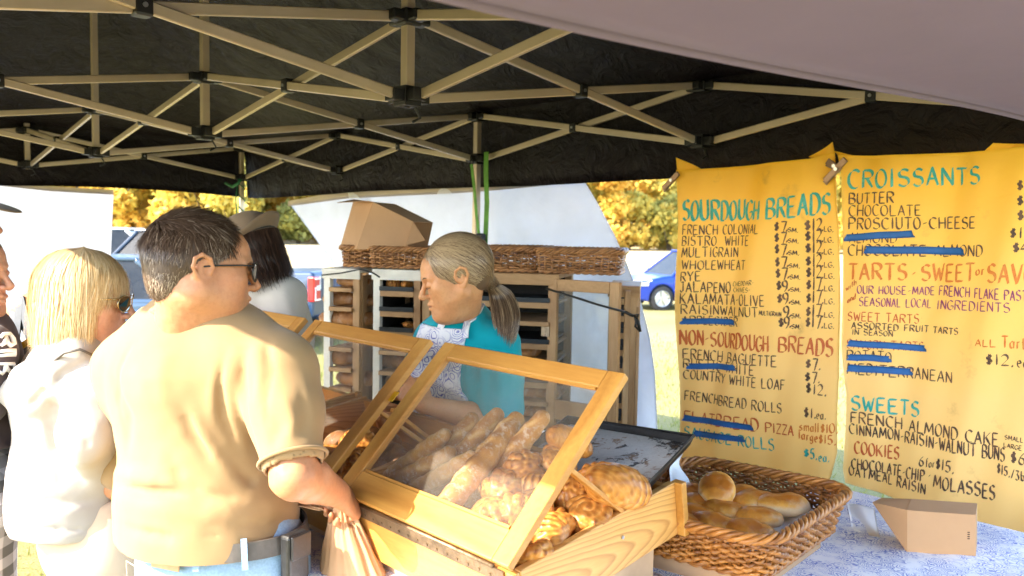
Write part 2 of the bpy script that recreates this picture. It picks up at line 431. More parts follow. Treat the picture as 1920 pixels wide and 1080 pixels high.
def build_trees():
    protos = []
    for i, (H, Rr, m, lab) in enumerate([(10, 3.2, 'leaf_gold', 'tall golden tree'), (9, 3.0, 'leaf_green', 'yellow green tree'), (8.5, 2.8, 'leaf_rust', 'orange tinged tree'), (4.6, 2.4, 'leaf_gold', 'low yellow bushy tree'), (4.0, 2.3, 'leaf_green', 'low olive bushy tree')]):
        protos.append((crown_mesh(20+i, H, Rr, 7000 if H > 5 else 4500, M[m]), trunk_mesh(i, H), lab))
    r = random.Random(11); k = 0
    order = []
    for row, (Y0, step) in enumerate([(62, 3.3), (70, 4.6), (80, 6)]):
        x = -66.0 if row < 2 else -75
        while x < 62+row*6:
            order.append((x+r.uniform(-1, 1), Y0+r.uniform(-2, 2), row)); x += step*r.uniform(0.8, 1.2)
    order = sorted([q for q in order if -250 < 960+q[0]/q[1]*FPX < 2150], key=lambda t: t[0]/t[1]); seen = {}
    sides = ['far left of the treeline', 'behind the left tarp', 'between left tarp and tent corner', 'behind the vendors', 'behind the white back tarp', 'above the blue car', 'behind the yellow banners', 'far right of the treeline']
    for (x, y, row) in order:
        px = 960+x/y*FPX
        s = sides[0 if px < -40 else 1 if px < 215 else 2 if px < 450 else 3 if px < 620 else 4 if px < 1090 else 5 if px < 1270 else 6 if px < 1920 else 7]
        ki = (r.choice([0, 1, 0, 2, 0, 0]) if row else r.choice([3, 4, 3, 3, 0]))
        cm, tm, lab = protos[ki]
        lab2 = lab+' '+s+(', front row' if row == 0 else ', second row' if row == 1 else ', rear row')
        seen[lab2] = seen.get(lab2, 0)+1; q = seen[lab2]
        if q > 1: lab2 += ', '+{2: 'second', 3: 'third', 4: 'fourth', 5: 'fifth', 6: 'sixth', 7: 'seventh'}.get(q, 'last')+' from left'
        t = thing('autumn_tree', lab2, 'tree', (x, y, gz(x, y)), 'autumn trees along the far edge of the field', r.random()*6.28)
        sc = r.uniform(0.85, 1.15)
        t.scale = (sc, sc, sc*r.uniform(0.9, 1.15))
        for nm, me in (('crown', cm), ('trunk', tm)):
            o = bpy.data.objects.new(nm, me); C.objects.link(o); o.parent = t
build_trees()

# ------------------------------------------------------------------ cars
M['tyre'] = mat('tyre', (0.02, 0.02, 0.022), 0.85, 0.2, 20); M['rim'] = mat('rim', (0.55, 0.56, 0.58), 0.3, 0.1, 10, metal=0.9)
def glass_mat(name, tint, dust=0.08, dustcol=(0.8, 0.78, 0.72), rough=0.03, refl=1.0, streak=3.0):
    m = bpy.data.materials.new(name); m.use_nodes = True; nt = m.node_tree; nt.nodes.clear()
    out = _n(nt, 'ShaderNodeOutputMaterial'); tr = _n(nt, 'ShaderNodeBsdfTransparent'); tr.inputs[0].default_value = (*tint, 1)
    gl = _n(nt, 'ShaderNodeBsdfGlossy'); gl.inputs['Roughness'].default_value = rough; gl.inputs['Color'].default_value = (refl, refl, refl, 1)
    lw = _n(nt, 'ShaderNodeLayerWeight'); lw.inputs[0].default_value = 0.5
    pw = _n(nt, 'ShaderNodeMath', operation='POWER'); lk(nt, lw.outputs['Facing'], pw.inputs[0]); pw.inputs[1].default_value = 5
    fr = _n(nt, 'ShaderNodeMath', operation='MULTIPLY_ADD'); lk(nt, pw.outputs[0], fr.inputs[0]); fr.inputs[1].default_value = 0.8; fr.inputs[2].default_value = 0.035
    m1 = _n(nt, 'ShaderNodeMixShader'); lk(nt, fr.outputs[0], m1.inputs[0]); lk(nt, tr.outputs[0], m1.inputs[1]); lk(nt, gl.outputs[0], m1.inputs[2])
    di = _n(nt, 'ShaderNodeBsdfDiffuse'); di.inputs[0].default_value = (*dustcol, 1); tl = _n(nt, 'ShaderNodeBsdfTranslucent'); tl.inputs[0].default_value = (*dustcol, 1)
    m2 = _n(nt, 'ShaderNodeMixShader'); m2.inputs[0].default_value = 0.5; lk(nt, di.outputs[0], m2.inputs[1]); lk(nt, tl.outputs[0], m2.inputs[2])
    n = _noise(nt, _coord(nt, (1, 1, 1)), streak, 5, 0.7, 1.0); rr = _ramp(nt, n, [(0.35, (dust*0.6,)*3), (0.7, (dust*1.5,)*3)])
    m3 = _n(nt, 'ShaderNodeMixShader'); lk(nt, rr, m3.inputs[0]); lk(nt, m1.outputs[0], m3.inputs[1]); lk(nt, m2.outputs[0], m3.inputs[2]); lk(nt, m3.outputs[0], out.inputs[0])
    return m
M['car_glass'] = glass_mat('car_glass', (0.10, 0.16, 0.17), 0.05)
def pmat(name, col, rough=0.25, metal=0.3, coat=1.0):
    return mat(name, col, rough, 0.06, 3, metal=metal, coat=coat)
M['tail_red'] = mat('tail_light_red', (0.42, 0.012, 0.006), 0.3, 0.2, 30, coat=0.2); M['lamp_clear'] = mat('lamp_clear', (0.8, 0.8, 0.78), 0.15, 0.15, 30, coat=1.0)
M['black_plastic'] = mat('black_plastic', (0.025, 0.025, 0.028), 0.5, 0.3, 12)
M['seat_grey'] = mat('car_seat_cloth', (0.3, 0.29, 0.28), 0.9)
def car(name, label, loc, heading, paint, L=4.4, Wd=1.8, H=1.6, wheel_r=0.34, kind='suv'):
    t = thing(name, label, 'car' if kind != 'pickup' else 'pickup truck', loc, rz=math.atan2(heading[1], heading[0]))
    # local: +x is the front, z up
    belt = H*0.60; hood = H*0.57; sill = 0.26; f, r_ = L/2, -L/2; wx1, wx2 = L/2-0.86, -L/2+0.84; ar = wheel_r+0.05
    def arch(cx): return [(cx-ar*math.cos(a), wheel_r+ar*math.sin(a)) for a in [math.pi*(1-i/8) for i in range(9)]]
    low = [(f-0.02, 0.34), (f, 0.62), (f-0.1, hood*0.86), (f-0.95, hood+0.02), (f-1.25, belt)]
    if kind == 'pickup': low += [(r_+0.05, belt+0.12), (r_, belt+0.05), (r_, 0.5)]
    else: low += [(r_+0.25, belt+0.03), (r_+0.03, belt-0.1), (r_, 0.55), (r_+0.06, 0.34)]
    low += [(wx2-ar, sill)]+[(x, z) for x, z in reversed(arch(wx2))][0:0]
    def up(cx): return [(cx-ar*math.cos(a), wheel_r-0.02+ar*math.sin(a)) for a in [math.pi*i/8 for i in range(9)]]
    low = low+[p for p in up(wx2)]+[(wx1-ar, sill)]+[p for p in up(wx1)]+[(wx1+ar, sill)]
    n = len(low); mb = MB(); hw = Wd/2
    prof = [(-hw+0.0, 0.94, 0), (hw, 0.94, 0)]
    vs = []
    for y, s in ((-hw, 1), (hw, 1)):
        for x, z in low: vs.append((x, y*(1.0 if z < belt*0.86 else 0.95), z))
    mb.add(vs, [tuple(range(n)), tuple(range(2*n-1, n-1, -1))]+[(i, i+n, (i+1) % n+n, (i+1) % n) for i in range(n)])
    body = mb.build('body', paint, None); body.parent = t
    bv = body.modifiers.new('b', 'BEVEL'); bv.width = 0.05; bv.segments = 3; bv.limit_method = 'ANGLE'; bv.angle_limit = R(28)
    # greenhouse
    if kind == 'suv': base = (f-1.15, r_+0.18); top = (f-1.95, r_+0.55)
    elif kind == 'sedan': base = (f-1.2, r_+0.35); top = (f-2.0, r_+1.15)
    else: base = (f-1.35, f-3.45); top = (f-2.05, f-3.25)
    bz, tz = belt-0.03, H-0.04; bw, tw = hw*0.93, hw*0.74
    P = lambda x, y, z: V3((x, y, z))
    b0 = [P(base[0], -bw, bz), P(base[0], bw, bz), P(base[1], bw, bz), P(base[1], -bw, bz)]
    t0 = [P(top[0], -tw, tz), P(top[0], tw, tz), P(top[1], tw, tz), P(top[1], -tw, tz)]
    g = MB()
    g.frame(((top[0]+top[1])/2, 0, tz+0.02), (top[0]-top[1]+0.08, 0, 0), (0, 2*tw+0.06, 0), (0, 0, 0.05))
    for i in range(4): g.bar(b0[i], t0[i], 0.07, 0.06)
    mid = 0.52
    for s in (-1, 1):
        for q in ((0.45,) if kind != 'pickup' else (0.5,)):
            a = P(base[0]+(base[1]-base[0])*q, s*bw, bz); b = P(top[0]+(top[1]-top[0])*q, s*tw, tz); g.bar(a, b, 0.03, 0.07, side=(0, 1, 0))
    ro = g.build('roof', paint, None, bevel=0.02); ro.parent = t
    def pane(nm, q):
        c = sum(q, V3((0, 0, 0)))/4; nrm = (q[1]-q[0]).cross(q[2]-q[0]).normalized(); m2 = MB()
        q = [c+(p-c)*0.985 for p in q]; m2.add([p+nrm*0.003 for p in q]+[p-nrm*0.003 for p in q], [(0, 1, 2, 3), (7, 6, 5, 4), (0, 4, 5, 1), (1, 5, 6, 2), (2, 6, 7, 3), (3, 7, 4, 0)])
        o = m2.build(nm, M['car_glass'], None); o.parent = t
    pane('windscreen', [b0[0], b0[1], t0[1], t0[0]]); pane('rear_window', [b0[2], b0[3], t0[3], t0[2]])
    for s in (0, 1):
        A, B, Cc, D = (b0[1], b0[2], t0[2], t0[1]) if s else (b0[0], b0[3], t0[3], t0[0])
        pane('side_window', [A, A.lerp(B, 0.45), D.lerp(Cc, 0.45), D]); pane('side_window', [A.lerp(B, 0.47), B, Cc, D.lerp(Cc, 0.47)])
    for s in (-1, 1):
        for wx in (wx1, wx2):
            m1 = MB(); pr = [(0, wheel_r-0.05), (0.015, wheel_r-0.01), (0.04, wheel_r), (0.17, wheel_r), (0.2, wheel_r-0.03)]
            y0 = s*(hw-0.01)
            rings = []
            for dy, rr in [(0.0, wheel_r*0.62)]+pr+[(0.21, wheel_r*0.6)]:
                rings.append([(wx+rr*math.cos(a), y0-s*dy, wheel_r+rr*math.sin(a)) for a in [2*math.pi*k/24 for k in range(24)]])
            vs = [p for r2 in rings for p in r2]; fs = [(i*24+k, i*24+(k+1) % 24, (i+1)*24+(k+1) % 24, (i+1)*24+k) for i in range(len(rings)-1) for k in range(24)]
            m1.add(vs, fs); o = m1.build('wheel', M['tyre'], None, True); o.parent = t
            m1 = MB(); rr = wheel_r*0.63
            m1.add([(wx+rr*math.cos(2*math.pi*k/24), y0-s*0.045, wheel_r+rr*math.sin(2*math.pi*k/24)) for k in range(24)], [tuple(range(24))])
            for k in range(5):
                a = 2*math.pi*k/5+0.3; m1.bar((wx, y0-s*0.02, wheel_r), (wx+rr*math.cos(a), y0-s*0.02, wheel_r+rr*math.sin(a)), 0.03, 0.055, side=(0, 1, 0))
            m1.tube([(wx+rr*math.cos(2*math.pi*k/24), y0-s*0.01, wheel_r+rr*math.sin(2*math.pi*k/24)) for k in range(24)], 0.014, 5, closed=True)
            q = m1.build('rim', M['rim'], None); q.parent = o
        m1 = MB(); m1.frame((wx1-0.95, s*(hw+0.004), belt-0.14), (0.17, 0, 0), (0, 0.03, 0), (0, 0, 0.035)); o = m1.build('door_handle', M['black_plastic'], None, bevel=0.008); o.parent = t
        m1 = MB(); m1.frame((f-1.42, s*(hw+0.06), belt+0.06), (0.16, 0, 0), (0, 0.2, 0), (0, 0, 0.13)); o = m1.build('wing_mirror', paint, None, bevel=0.035); o.parent = t
        m1 = MB(); m1.add([(f-0.16, s*hw*0.55, hood*0.80), (f-0.13, s*hw*0.97, hood*0.78), (f-0.55, s*(hw+0.0), hood*0.9), (f-0.5, s*hw*0.92, hood*0.95), (f-0.15, s*hw*0.56, hood*0.88)], [(0, 1, 2, 3, 4) if s > 0 else (4, 3, 2, 1, 0)])
        m1.frame((f-0.10, s*hw*0.72, hood*0.78), (0.12, 0, 0), (0, 0.5, 0), (0, 0, 0.13)); m1.frame((f-0.27, s*(hw-0.01), hood*0.80), (0.34, 0, 0), (0, 0.05, 0), (0, 0, 0.10))
        o = m1.build('headlight', M['lamp_clear'], None, bevel=0.015); o.parent = t
        m1 = MB(); hgt = 0.4 if kind == 'pickup' else 0.22
        m1.frame((r_+0.03, s*(hw-0.1), belt-0.16), (0.12, 0, 0), (0, 0.2+0.03, 0), (0, 0, hgt)); o = m1.build('tail_light', M['tail_red'], None, bevel=0.02); o.parent = t
        if kind == 'pickup':
            m1 = MB()
            for dz in (0.17, 0.02, -0.17): m1.frame((r_-0.035, s*(hw-0.1), belt-0.16+dz), (0.012, 0, 0), (0, 0.19, 0), (0, 0, 0.025))
            m1.frame((r_-0.035, s*(hw-0.18), belt-0.06), (0.012, 0, 0), (0, 0.02, 0), (0, 0, 0.2)); m1.frame((r_-0.036, s*(hw-0.12), belt-0.14), (0.012, 0, 0), (0, 0.1, 0), (0, 0, 0.08))
            m1.frame((r_-0.035, s*(hw-0.02), belt-0.24), (0.012, 0, 0), (0, 0.02, 0), (0, 0, 0.16))
            q = m1.build('lens_bar', M['lamp_clear'], None); q.parent = o
    for bx_, bl_, bw_, bh_ in ((f-0.02, 0.1, 0.7, 0.2), (r_, 0.14, 0.9, 0.16)):
        m1 = MB(); m1.frame((bx_, 0, 0.44), (bl_, 0, 0), (0, Wd*bw_, 0), (0, 0, bh_)); o = m1.build('bumper', M['black_plastic'], None, bevel=0.02); o.parent = t
    if kind != 'pickup':
        for s in (-1, 1):
            for xx in (f-2.05, f-3.0):
                m1 = MB(); m1.frame((xx, s*0.38, belt+0.0), (0.14, 0, 0), (0, 0.48, 0), (0, 0, 0.5)); m1.frame((xx, s*0.38, belt+0.33), (0.1, 0, 0), (0, 0.25, 0), (0, 0, 0.16)); o = m1.build('car_seat', M['seat_grey'], None, bevel=0.04); o.parent = t
    return t
def build_cars():
    p = WZ(1278, 566, gz(5, 23)); p = W(1292, 566, 23.0)
    car('parked_car', 'bright blue compact car parked nose left on the grass beside the sourdough banner', (p.x, p.y, gz(p.x, p.y)-0.02), (-0.95, -0.30), pmat('paint_blue', (0.002, 0.03, 0.30), 0.3, 0.2, 0.5), 4.3, 1.78, 1.6)
    p = W(215, 500, 17.5)
    car('parked_car', 'tall white and blue car parked behind the lower blue grey car at left', (p.x, p.y, gz(p.x, p.y)+0.1), (0.98, 0.2), pmat('paint_silver_white', (0.62, 0.66, 0.72), 0.3, 0.2), 4.7, 1.9, 1.82)
    p = W(250, 500, 12.5)
    car('parked_car', 'low blue grey car with dark windows nearest behind the two customers', (p.x, p.y, gz(p.x, p.y)), (0.96, 0.12), pmat('paint_grey_blue', (0.05, 0.09, 0.15), 0.3, 0.3, 0.5), 4.5, 1.8, 1.46, kind='sedan')
    p = W(330, 455, 36)
    car('parked_car', 'dark car parked far off at the field edge beside the tent corner', (p.x, p.y, gz(p.x, p.y)), (1, 0.1), pmat('paint_dark_green', (0.02, 0.05, 0.06), 0.25, 0.4), 4.5, 1.8, 1.5, kind='sedan')
    # the corner with the tail light comes out beside the left rack
    h = V3((-0.97, 0.24, 0)).normalized(); c = W(588, 540, 13.2); side = V3((-h.y, h.x, 0))
    loc = c+h*2.75-side*0.98
    car('pickup_truck', 'navy pickup truck with bright red tail light beside the left bread rack', (loc.x, loc.y, c.z-0.98), h, pmat('paint_navy', (0.008, 0.03, 0.075), 0.3, 0.2, 0.4), 5.5, 2.0, 1.86, 0.38, 'pickup')
    p = W(548, 520, 19)
    car('parked_car', 'white car parked beyond the pickup between the staff member in the hat and the rack', (p.x-1.5, p.y, -0.62), (-1, 0.1), pmat('paint_white', (0.8, 0.8, 0.8), 0.3, 0.0), 4.3, 1.78, 1.42, kind='sedan')
build_cars()
# ------------------------------------------------------------------ the black pop-up tent
P1 = V3((-0.2129, 4.765, 0)); HS, VS = 1.5, 1.583; ZT, ZS = 2.248, 2.010
def G(i, j, z): return P1+U*(HS*i)-Vv*(VS*j)+UP*z
M['alu'] = mat('champagne_aluminium', (0.64, 0.53, 0.41), 0.42, 0.10, 6, metal=0.55, col2=(0.55, 0.45, 0.33), bscale=160, bstr=0.15, bdist=0.001)
M['joint'] = mat('black_nylon', (0.008, 0.008, 0.009), 0.45, 0.3, 40)
def tent_fabric(name, col, trans=0.0, rough=0.62):
    m, nt, p = newmat(name); vec = _coord(nt); n = _noise(nt, vec, 3.2, 6, 0.6, 0.6)
    lk(nt, _ramp(nt, n, [(0.3, tuple(c*0.75 for c in col)), (0.7, tuple(c*1.25 for c in col))]), p.inputs['Base Color']); p.inputs['Roughness'].default_value = rough; p.inputs['Specular IOR Level'].default_value = 0.22
    n2 = _noise(nt, vec, 9, 7, 0.62, 1.2); bump(nt, p, n2, 0.9, 0.035)
    if trans:
        out = nt.nodes['Material Output']; t = _n(nt, 'ShaderNodeBsdfTranslucent'); lk(nt, p.inputs['Base Color'].links[0].from_socket, t.inputs[0]); mx = _n(nt, 'ShaderNodeMixShader'); mx.inputs[0].default_value = trans
        lk(nt, p.outputs[0], mx.inputs[1]); lk(nt, t.outputs[0], mx.inputs[2]); lk(nt, mx.outputs[0], out.inputs[0])
    return m
M['tent_black'] = tent_fabric('tent_black', (0.0065, 0.0038, 0.0072), 0, 0.5)
def sheet(name, fn, nu, nv, mats, parent=None, thick=0.0015, attrs=None):
    us = np.linspace(0, 1, nu+1); vs = np.linspace(0, 1, nv+1)
    P = np.array([[fn(u, v) for v in vs] for u in us], float)
    Q = P.reshape(-1, 3); F = []
    for i in range(nu):
        for j in range(nv):
            a = i*(nv+1)+j; F.append((a, a+nv+1, a+nv+2, a+1))
    F = np.array(F)
    # give the cloth its thickness
    du = np.gradient(P, axis=0); dv = np.gradient(P, axis=1); N = np.cross(du, dv).reshape(-1, 3); N /= np.linalg.norm(N, axis=1)[:, None]+1e-12
    n = len(Q); V = np.concatenate([Q+N*thick/2, Q-N*thick/2]); F2 = np.concatenate([F, F[:, ::-1]+n])
    rim = [i*(nv+1) for i in range(nu+1)]+[nu*(nv+1)+j for j in range(1, nv+1)]+[i*(nv+1)+nv for i in range(nu-1, -1, -1)]+[j for j in range(nv-1, 0, -1)]
    E = np.array([(rim[k], rim[k]+n, rim[(k+1) % len(rim)]+n, rim[(k+1) % len(rim)]) for k in range(len(rim))])
    me = npmesh(name, V, np.concatenate([F2, E[:, ::-1]]), mats if isinstance(mats, (list, tuple)) else [mats])
    uv = me.attributes.new('st', 'FLOAT2', 'POINT'); st = np.array([[u, v] for u in us for v in vs], np.float32); st = np.concatenate([st, st]); uv.data.foreach_set('vector', st.ravel())
    return link(name, me, parent)
def build_tent():
    t = thing('canopy_tent', 'black pop-up canopy tent on a lattice of pale metal scissor bars over the stall', 'tent', G(0, 1, 0))
    def node(i, j): return G(i, j, ZT), G(i, j, ZS)
    edges = []
    for i in range(-2, 2):
        edges += [((i, 0), (i+1, 0)), ((i, 2), (i+1, 2)), ((i, 1), (i+1, 1))]
    for i in (-2, -1, 0, 1, 2):
        edges += [((i, 0), (i, 1)), ((i, 1), (i, 2))]
    for a, b in edges:
        Ta, Sa = node(*a); Tb, Sb = node(*b); d = (Tb-Ta).normalized(); s = d.cross(UP).normalized()
        Ta, Sa = Ta+d*0.045, Sa+d*0.045; Tb, Sb = Tb-d*0.045, Sb-d*0.045
        for p, q, o in ((Ta, Sb, 0.010), (Sa, Tb, -0.010)):
            m = MB(); m.bar(p+s*o, q+s*o, 0.0155, 0.031, side=s); m.build('truss_bar', M['alu'], t, bevel=0.003, seg=1)
        m = MB(); mid = (Ta+Sb)/2; m.frame(mid, d*0.042, s*0.046, UP*0.05); m.build('pivot_block', M['joint'], t, bevel=0.006); m = MB(); m.tube([mid-s*0.0265, mid+s*0.0265], 0.0065, 8); m.build('bolt', M['rim'], t)
    for i in range(-2, 3):
        for j in range(3):
            corner = j != 1 and i in (-2, 0, 2); Tp, Sp = node(i, j)
            m = MB()
            m.frame(Tp, U*0.062, Vv*0.062, UP*0.05)
            for d in (U, -U, Vv, -Vv): m.frame(Tp+d*0.045, d*0.05, d.cross(UP)*0.05, UP*0.035)
            m.build('joint', M['joint'], t, bevel=0.006)
            m = MB(); m.frame(Sp, U*0.062, Vv*0.062, UP*0.06)
            for d in (U, -U, Vv, -Vv): m.frame(Sp+d*0.045, d*0.045, d.cross(UP)*0.05, UP*0.035)
            if not corner: m.tube([Sp+Vv*0.03-UP*0.03, Sp+Vv*0.05-UP*0.06, Sp+Vv*0.02-UP*0.075], 0.005, 6)
            m.build('slider', M['joint'], t, bevel=0.006)
            if corner:
                m = MB(); m.bar(G(i, j, 1.02), G(i, j, 2.22), 0.034, 0.034, side=U); m.bar(G(i, j, 0.02), G(i, j, 1.15), 0.027, 0.027, side=U)
                m.build('leg', M['alu'], t, bevel=0.003, seg=1)
                m = MB(); m.frame(G(i, j, 0.01), U*0.12, Vv*0.12, UP*0.02); m.build('foot_plate', M['alu'], t)
            elif j == 1:
                m = MB(); m.bar(G(i, j, 1.98), G(i, j, 2.98 if abs(i) < 2 else 2.3), 0.033, 0.033, side=U); m.build('roof_post', M['alu'], t, bevel=0.003, seg=1)
    # roof cloth: hipped, ridge over the middle nodes
    def zr(a, b):     # a in u metres, b in v metres behind the back eave (0..2VS)
        e = min(b, 2*VS-b)/VS; h = min(1, max(0, (3.06-abs(a))/1.56)); k = min(e, h)
        sag = 0.045*math.sin(math.pi*k)
        return ZT+0.05+(3.0-ZT-0.05)*k-sag
    zc = 0.05
    def roof(u, v):
        a = -3.05+6.1*u; b = -zc+(2*VS+zc)*v; e = max(0, min(b, 2*VS-b)/VS); h = max(0, min(1, (3.05-abs(a))/1.55)); k = min(e, h)
        fold = 0.016*math.sin(a*7+b*3)*k*(1-k)*3+0.012*math.sin(a*23-b*11+math.sin(b*9))*k*(1-k)*3+0.006*math.sin(a*41+b*31+math.sin(a*9)*2)*k
        # tension creases running to the corners
        ca = 3.05-abs(a); cr = 0.02*math.exp(-((ca-min(b, 2*VS-b)*0.98)/0.10)**2)*(k > 0.02)
        z = ZT+0.035+(3.02-ZT)*k-0.10*math.sin(math.pi*k)*0.6+fold-cr
        p = P1+U*a-Vv*b; return (p.x, p.y, z)
    sheet('canopy', roof, 150, 84, M['tent_black'], t)
    # valance skirt
    def skirt(name, A, B, sd, drop=0.44):
        L = (B-A).length; out = (B-A).normalized().cross(UP)*sd
        def fn(u, v):
            p = A.lerp(B, u); w_ = 0.010*math.sin(u*L*6)+0.012*math.sin(u*L*2.3+1)+0.004*math.sin(u*L*19)
            q = p+out*(-0.006+v*(0.02+w_*1.3)); z = ZT+0.048-v*drop-0.012*math.sin(u*math.pi*2)*v
            z -= 0.012*math.sin(u*L*1.7+1.2)*v
            return (q.x, q.y, z)
        sheet(name, fn, int(L*18), 8, M['tent_black'], t)
    c = [P1+U*3.05+Vv*zc, P1-U*3.05+Vv*zc, P1-U*3.05-Vv*(2*VS), P1+U*3.05-Vv*(2*VS)]
    skirt('valance', c[0], c[1], -1); skirt('valance', c[1], c[2], -1, 0.30); skirt('valance', c[2], c[3], -1, 0.27); skirt('valance', c[3], c[0], -1)
    return t
TENT = build_tent()
# ------------------------------------------------------------------ tarps
def cloth(name, col, trans, rough=0.85, wr=0.3, wscale=4, sub=None):
    m, nt, p = newmat(name); vec = _coord(nt); n = _noise(nt, vec, 5, 4)
    c = _ramp(nt, n, [(0.3, tuple(x*0.93 for x in col)), (0.7, col)]); lk(nt, c, p.inputs['Base Color']); p.inputs['Roughness'].default_value = rough; p.inputs['Specular IOR Level'].default_value = 0.3
    bump(nt, p, _noise(nt, vec, wscale, 6, 0.5, 0.8), wr, 0.02)
    out = nt.nodes['Material Output']; t = _n(nt, 'ShaderNodeBsdfTranslucent'); lk(nt, c, t.inputs[0]); mx = _n(nt, 'ShaderNodeMixShader'); mx.inputs[0].default_value = trans
    lk(nt, p.outputs[0], mx.inputs[1]); lk(nt, t.outputs[0], mx.inputs[2]); lk(nt, mx.outputs[0], out.inputs[0]); return m
M['tarp'] = cloth('white_tarp', (0.90, 0.91, 0.98), 0.42, 0.6, 0.8, 4); M['hem'] = cloth('tarp_hem', (0.62, 0.53, 0.44), 0.2)
M['lilac'] = cloth('lilac_canvas', (0.225, 0.175, 0.27), 0.15, 0.7, 0.5, 2)
# taped and seamed back sheet hung outside the back eave; outline follows its real cut
BN = Vv; BP = P1+Vv*0.16
def onback(px, py, off=0.0): return WP(px, py, BP+BN*off, BN)
def build_tarps():
    t = thing('back_tarp', 'large white tarp with beige hem hung behind the bread racks', 'tarp', G(0, 0, 0)+Vv*0.16)
    top = [(540, 378), (652, 358), (760, 350), (900, 343), (1080, 332), (1092, 334)]
    left = [(540, 378), (580, 432), (625, 495), (660, 545), (700, 600), (745, 680), (760, 900)]
    right = [(1092, 334), (1120, 380), (1152, 440), (1178, 500), (1200, 560), (1218, 630), (1228, 700), (1231, 760), (1233, 830), (1234, 900)]
    def interp(pl, t_):
        d = [0]
        for a, b in zip(pl, pl[1:]): d.append(d[-1]+math.hypot(b[0]-a[0], b[1]-a[1]))
        s = t_*d[-1]
        for i in range(len(pl)-1):
            if s <= d[i+1]+1e-9:
                q = (s-d[i])/(d[i+1]-d[i]+1e-9); return (pl[i][0]+(pl[i+1][0]-pl[i][0])*q, pl[i][1]+(pl[i+1][1]-pl[i][1])*q)
        return pl[-1]
    def fn(u, v):
        l = interp(left, v); r = interp(right, v); tt = interp(top, u)
        x = l[0]+(r[0]-l[0])*u; yb = l[1]+(r[1]-l[1])*u; y = yb+(tt[1]-(378+(334-378)*u))*(1-v)
        off = 0.03*math.sin(u*9+v*4)*v+0.02*math.sin(u*23-v*6)*(0.2+v)+0.012*math.sin(v*31+u*12)*v+0.10*max(0, (u-0.9)/0.1)*v*math.sin(v*9)
        off += 0.02*math.exp(-((u-0.25-v*0.35)/0.02)**2)
        p = onback(x, y, off); return tuple(p)
    sheet('sheet', fn, 120, 60, M['tarp'], t)
    def hem(u, v):
        tt = interp(top, u); nx = interp(top, min(1, u+0.01)); y = tt[1]+(v-0.1)*(10+9*math.sin(u*3.1)); p = onback(tt[0], y, -0.012-0.01*math.sin(u*20)); return tuple(p)
    sheet('hem', hem, 80, 3, M['hem'], t)
    # sunlit side sheet on the left eave
    t = thing('side_tarp', 'sun bleached white tarp hanging from the left eave of the tent', 'tarp', G(2, 1, 0))
    n2 = U; p2 = G(2, 0, 0)+U*0.12
    L1 = [(-260, 318), (0, 340), (90, 350), (213, 357)]
    def fn2(u, v):
        tt = interp(L1, u); yb = 1000; xr = tt[0]-(22*v if u > 0.0 else 0)*u*(1.0 if v < 0.35 else 1.0)
        off = 0.03*math.sin(u*26+v*3)*v+0.012*math.sin(u*61)*v
        a = WP(xr, tt[1], p2+n2*0.0, n2); b = V3((a.x, a.y, 0.25)); p = a.lerp(b, v)+n2*off
        q = WP(xr-0, tt[1]+300*v, p2, n2)
        return tuple(p)
    sheet('sheet', fn2, 70, 40, M['tarp'], t)
    def hem2(u, v):
        tt = interp(L1, u); p = WP(tt[0], tt[1]+(v-0.1)*9, p2-n2*0.012, n2); return tuple(p)
    sheet('hem', hem2, 40, 2, M['hem'], t)
build_tarps()
# ------------------------------------------------------------------ the lilac-grey canvas flap of the neighbouring awning, close overhead
def build_flap():
    t = thing('awning_flap', 'lilac grey canvas awning flap hanging close overhead at upper right', 'awning', (0.9, 1.0, 0))
    A0 = W(905, -6, 0.86); B0 = W(1925, 246, 1.74)
    d = (B0-A0); A = A0-d*0.9; B = B0+d*0.25; back = V3((0.62, -0.80, 0)).normalized()
    def fn(u, v):
        p = A.lerp(B, u); sag = 0.02*math.sin(u*math.pi*1.3+0.4); q = p+back*(v*1.9)+UP*(0.10*v+0.015*math.sin(v*5+u*3)+0.006*math.sin(v*17+u*9)-sag*(1-v))
        return tuple(q)
    sheet('canvas', fn, 70, 40, M['lilac'], t, 0.002)
    m = MB(); pts = []
    for i in range(60):
        u = i/59; q = V3(fn(u, 0)); pts.append(q+UP*-0.002)
    m.tube(pts, 0.007, 8); m.build('rolled_edge', M['lilac'], t, True)
    # its rear posts stand out of the picture and carry it
    for u in (0.15, 0.95):
        m = MB(); q = V3(fn(u, 1.0)); m.bar((q.x, q.y, 0), (q.x, q.y, q.z-0.01), 0.035, 0.035, side=(1, 0, 0)); m.build('post', M['alu'], t)
build_flap()
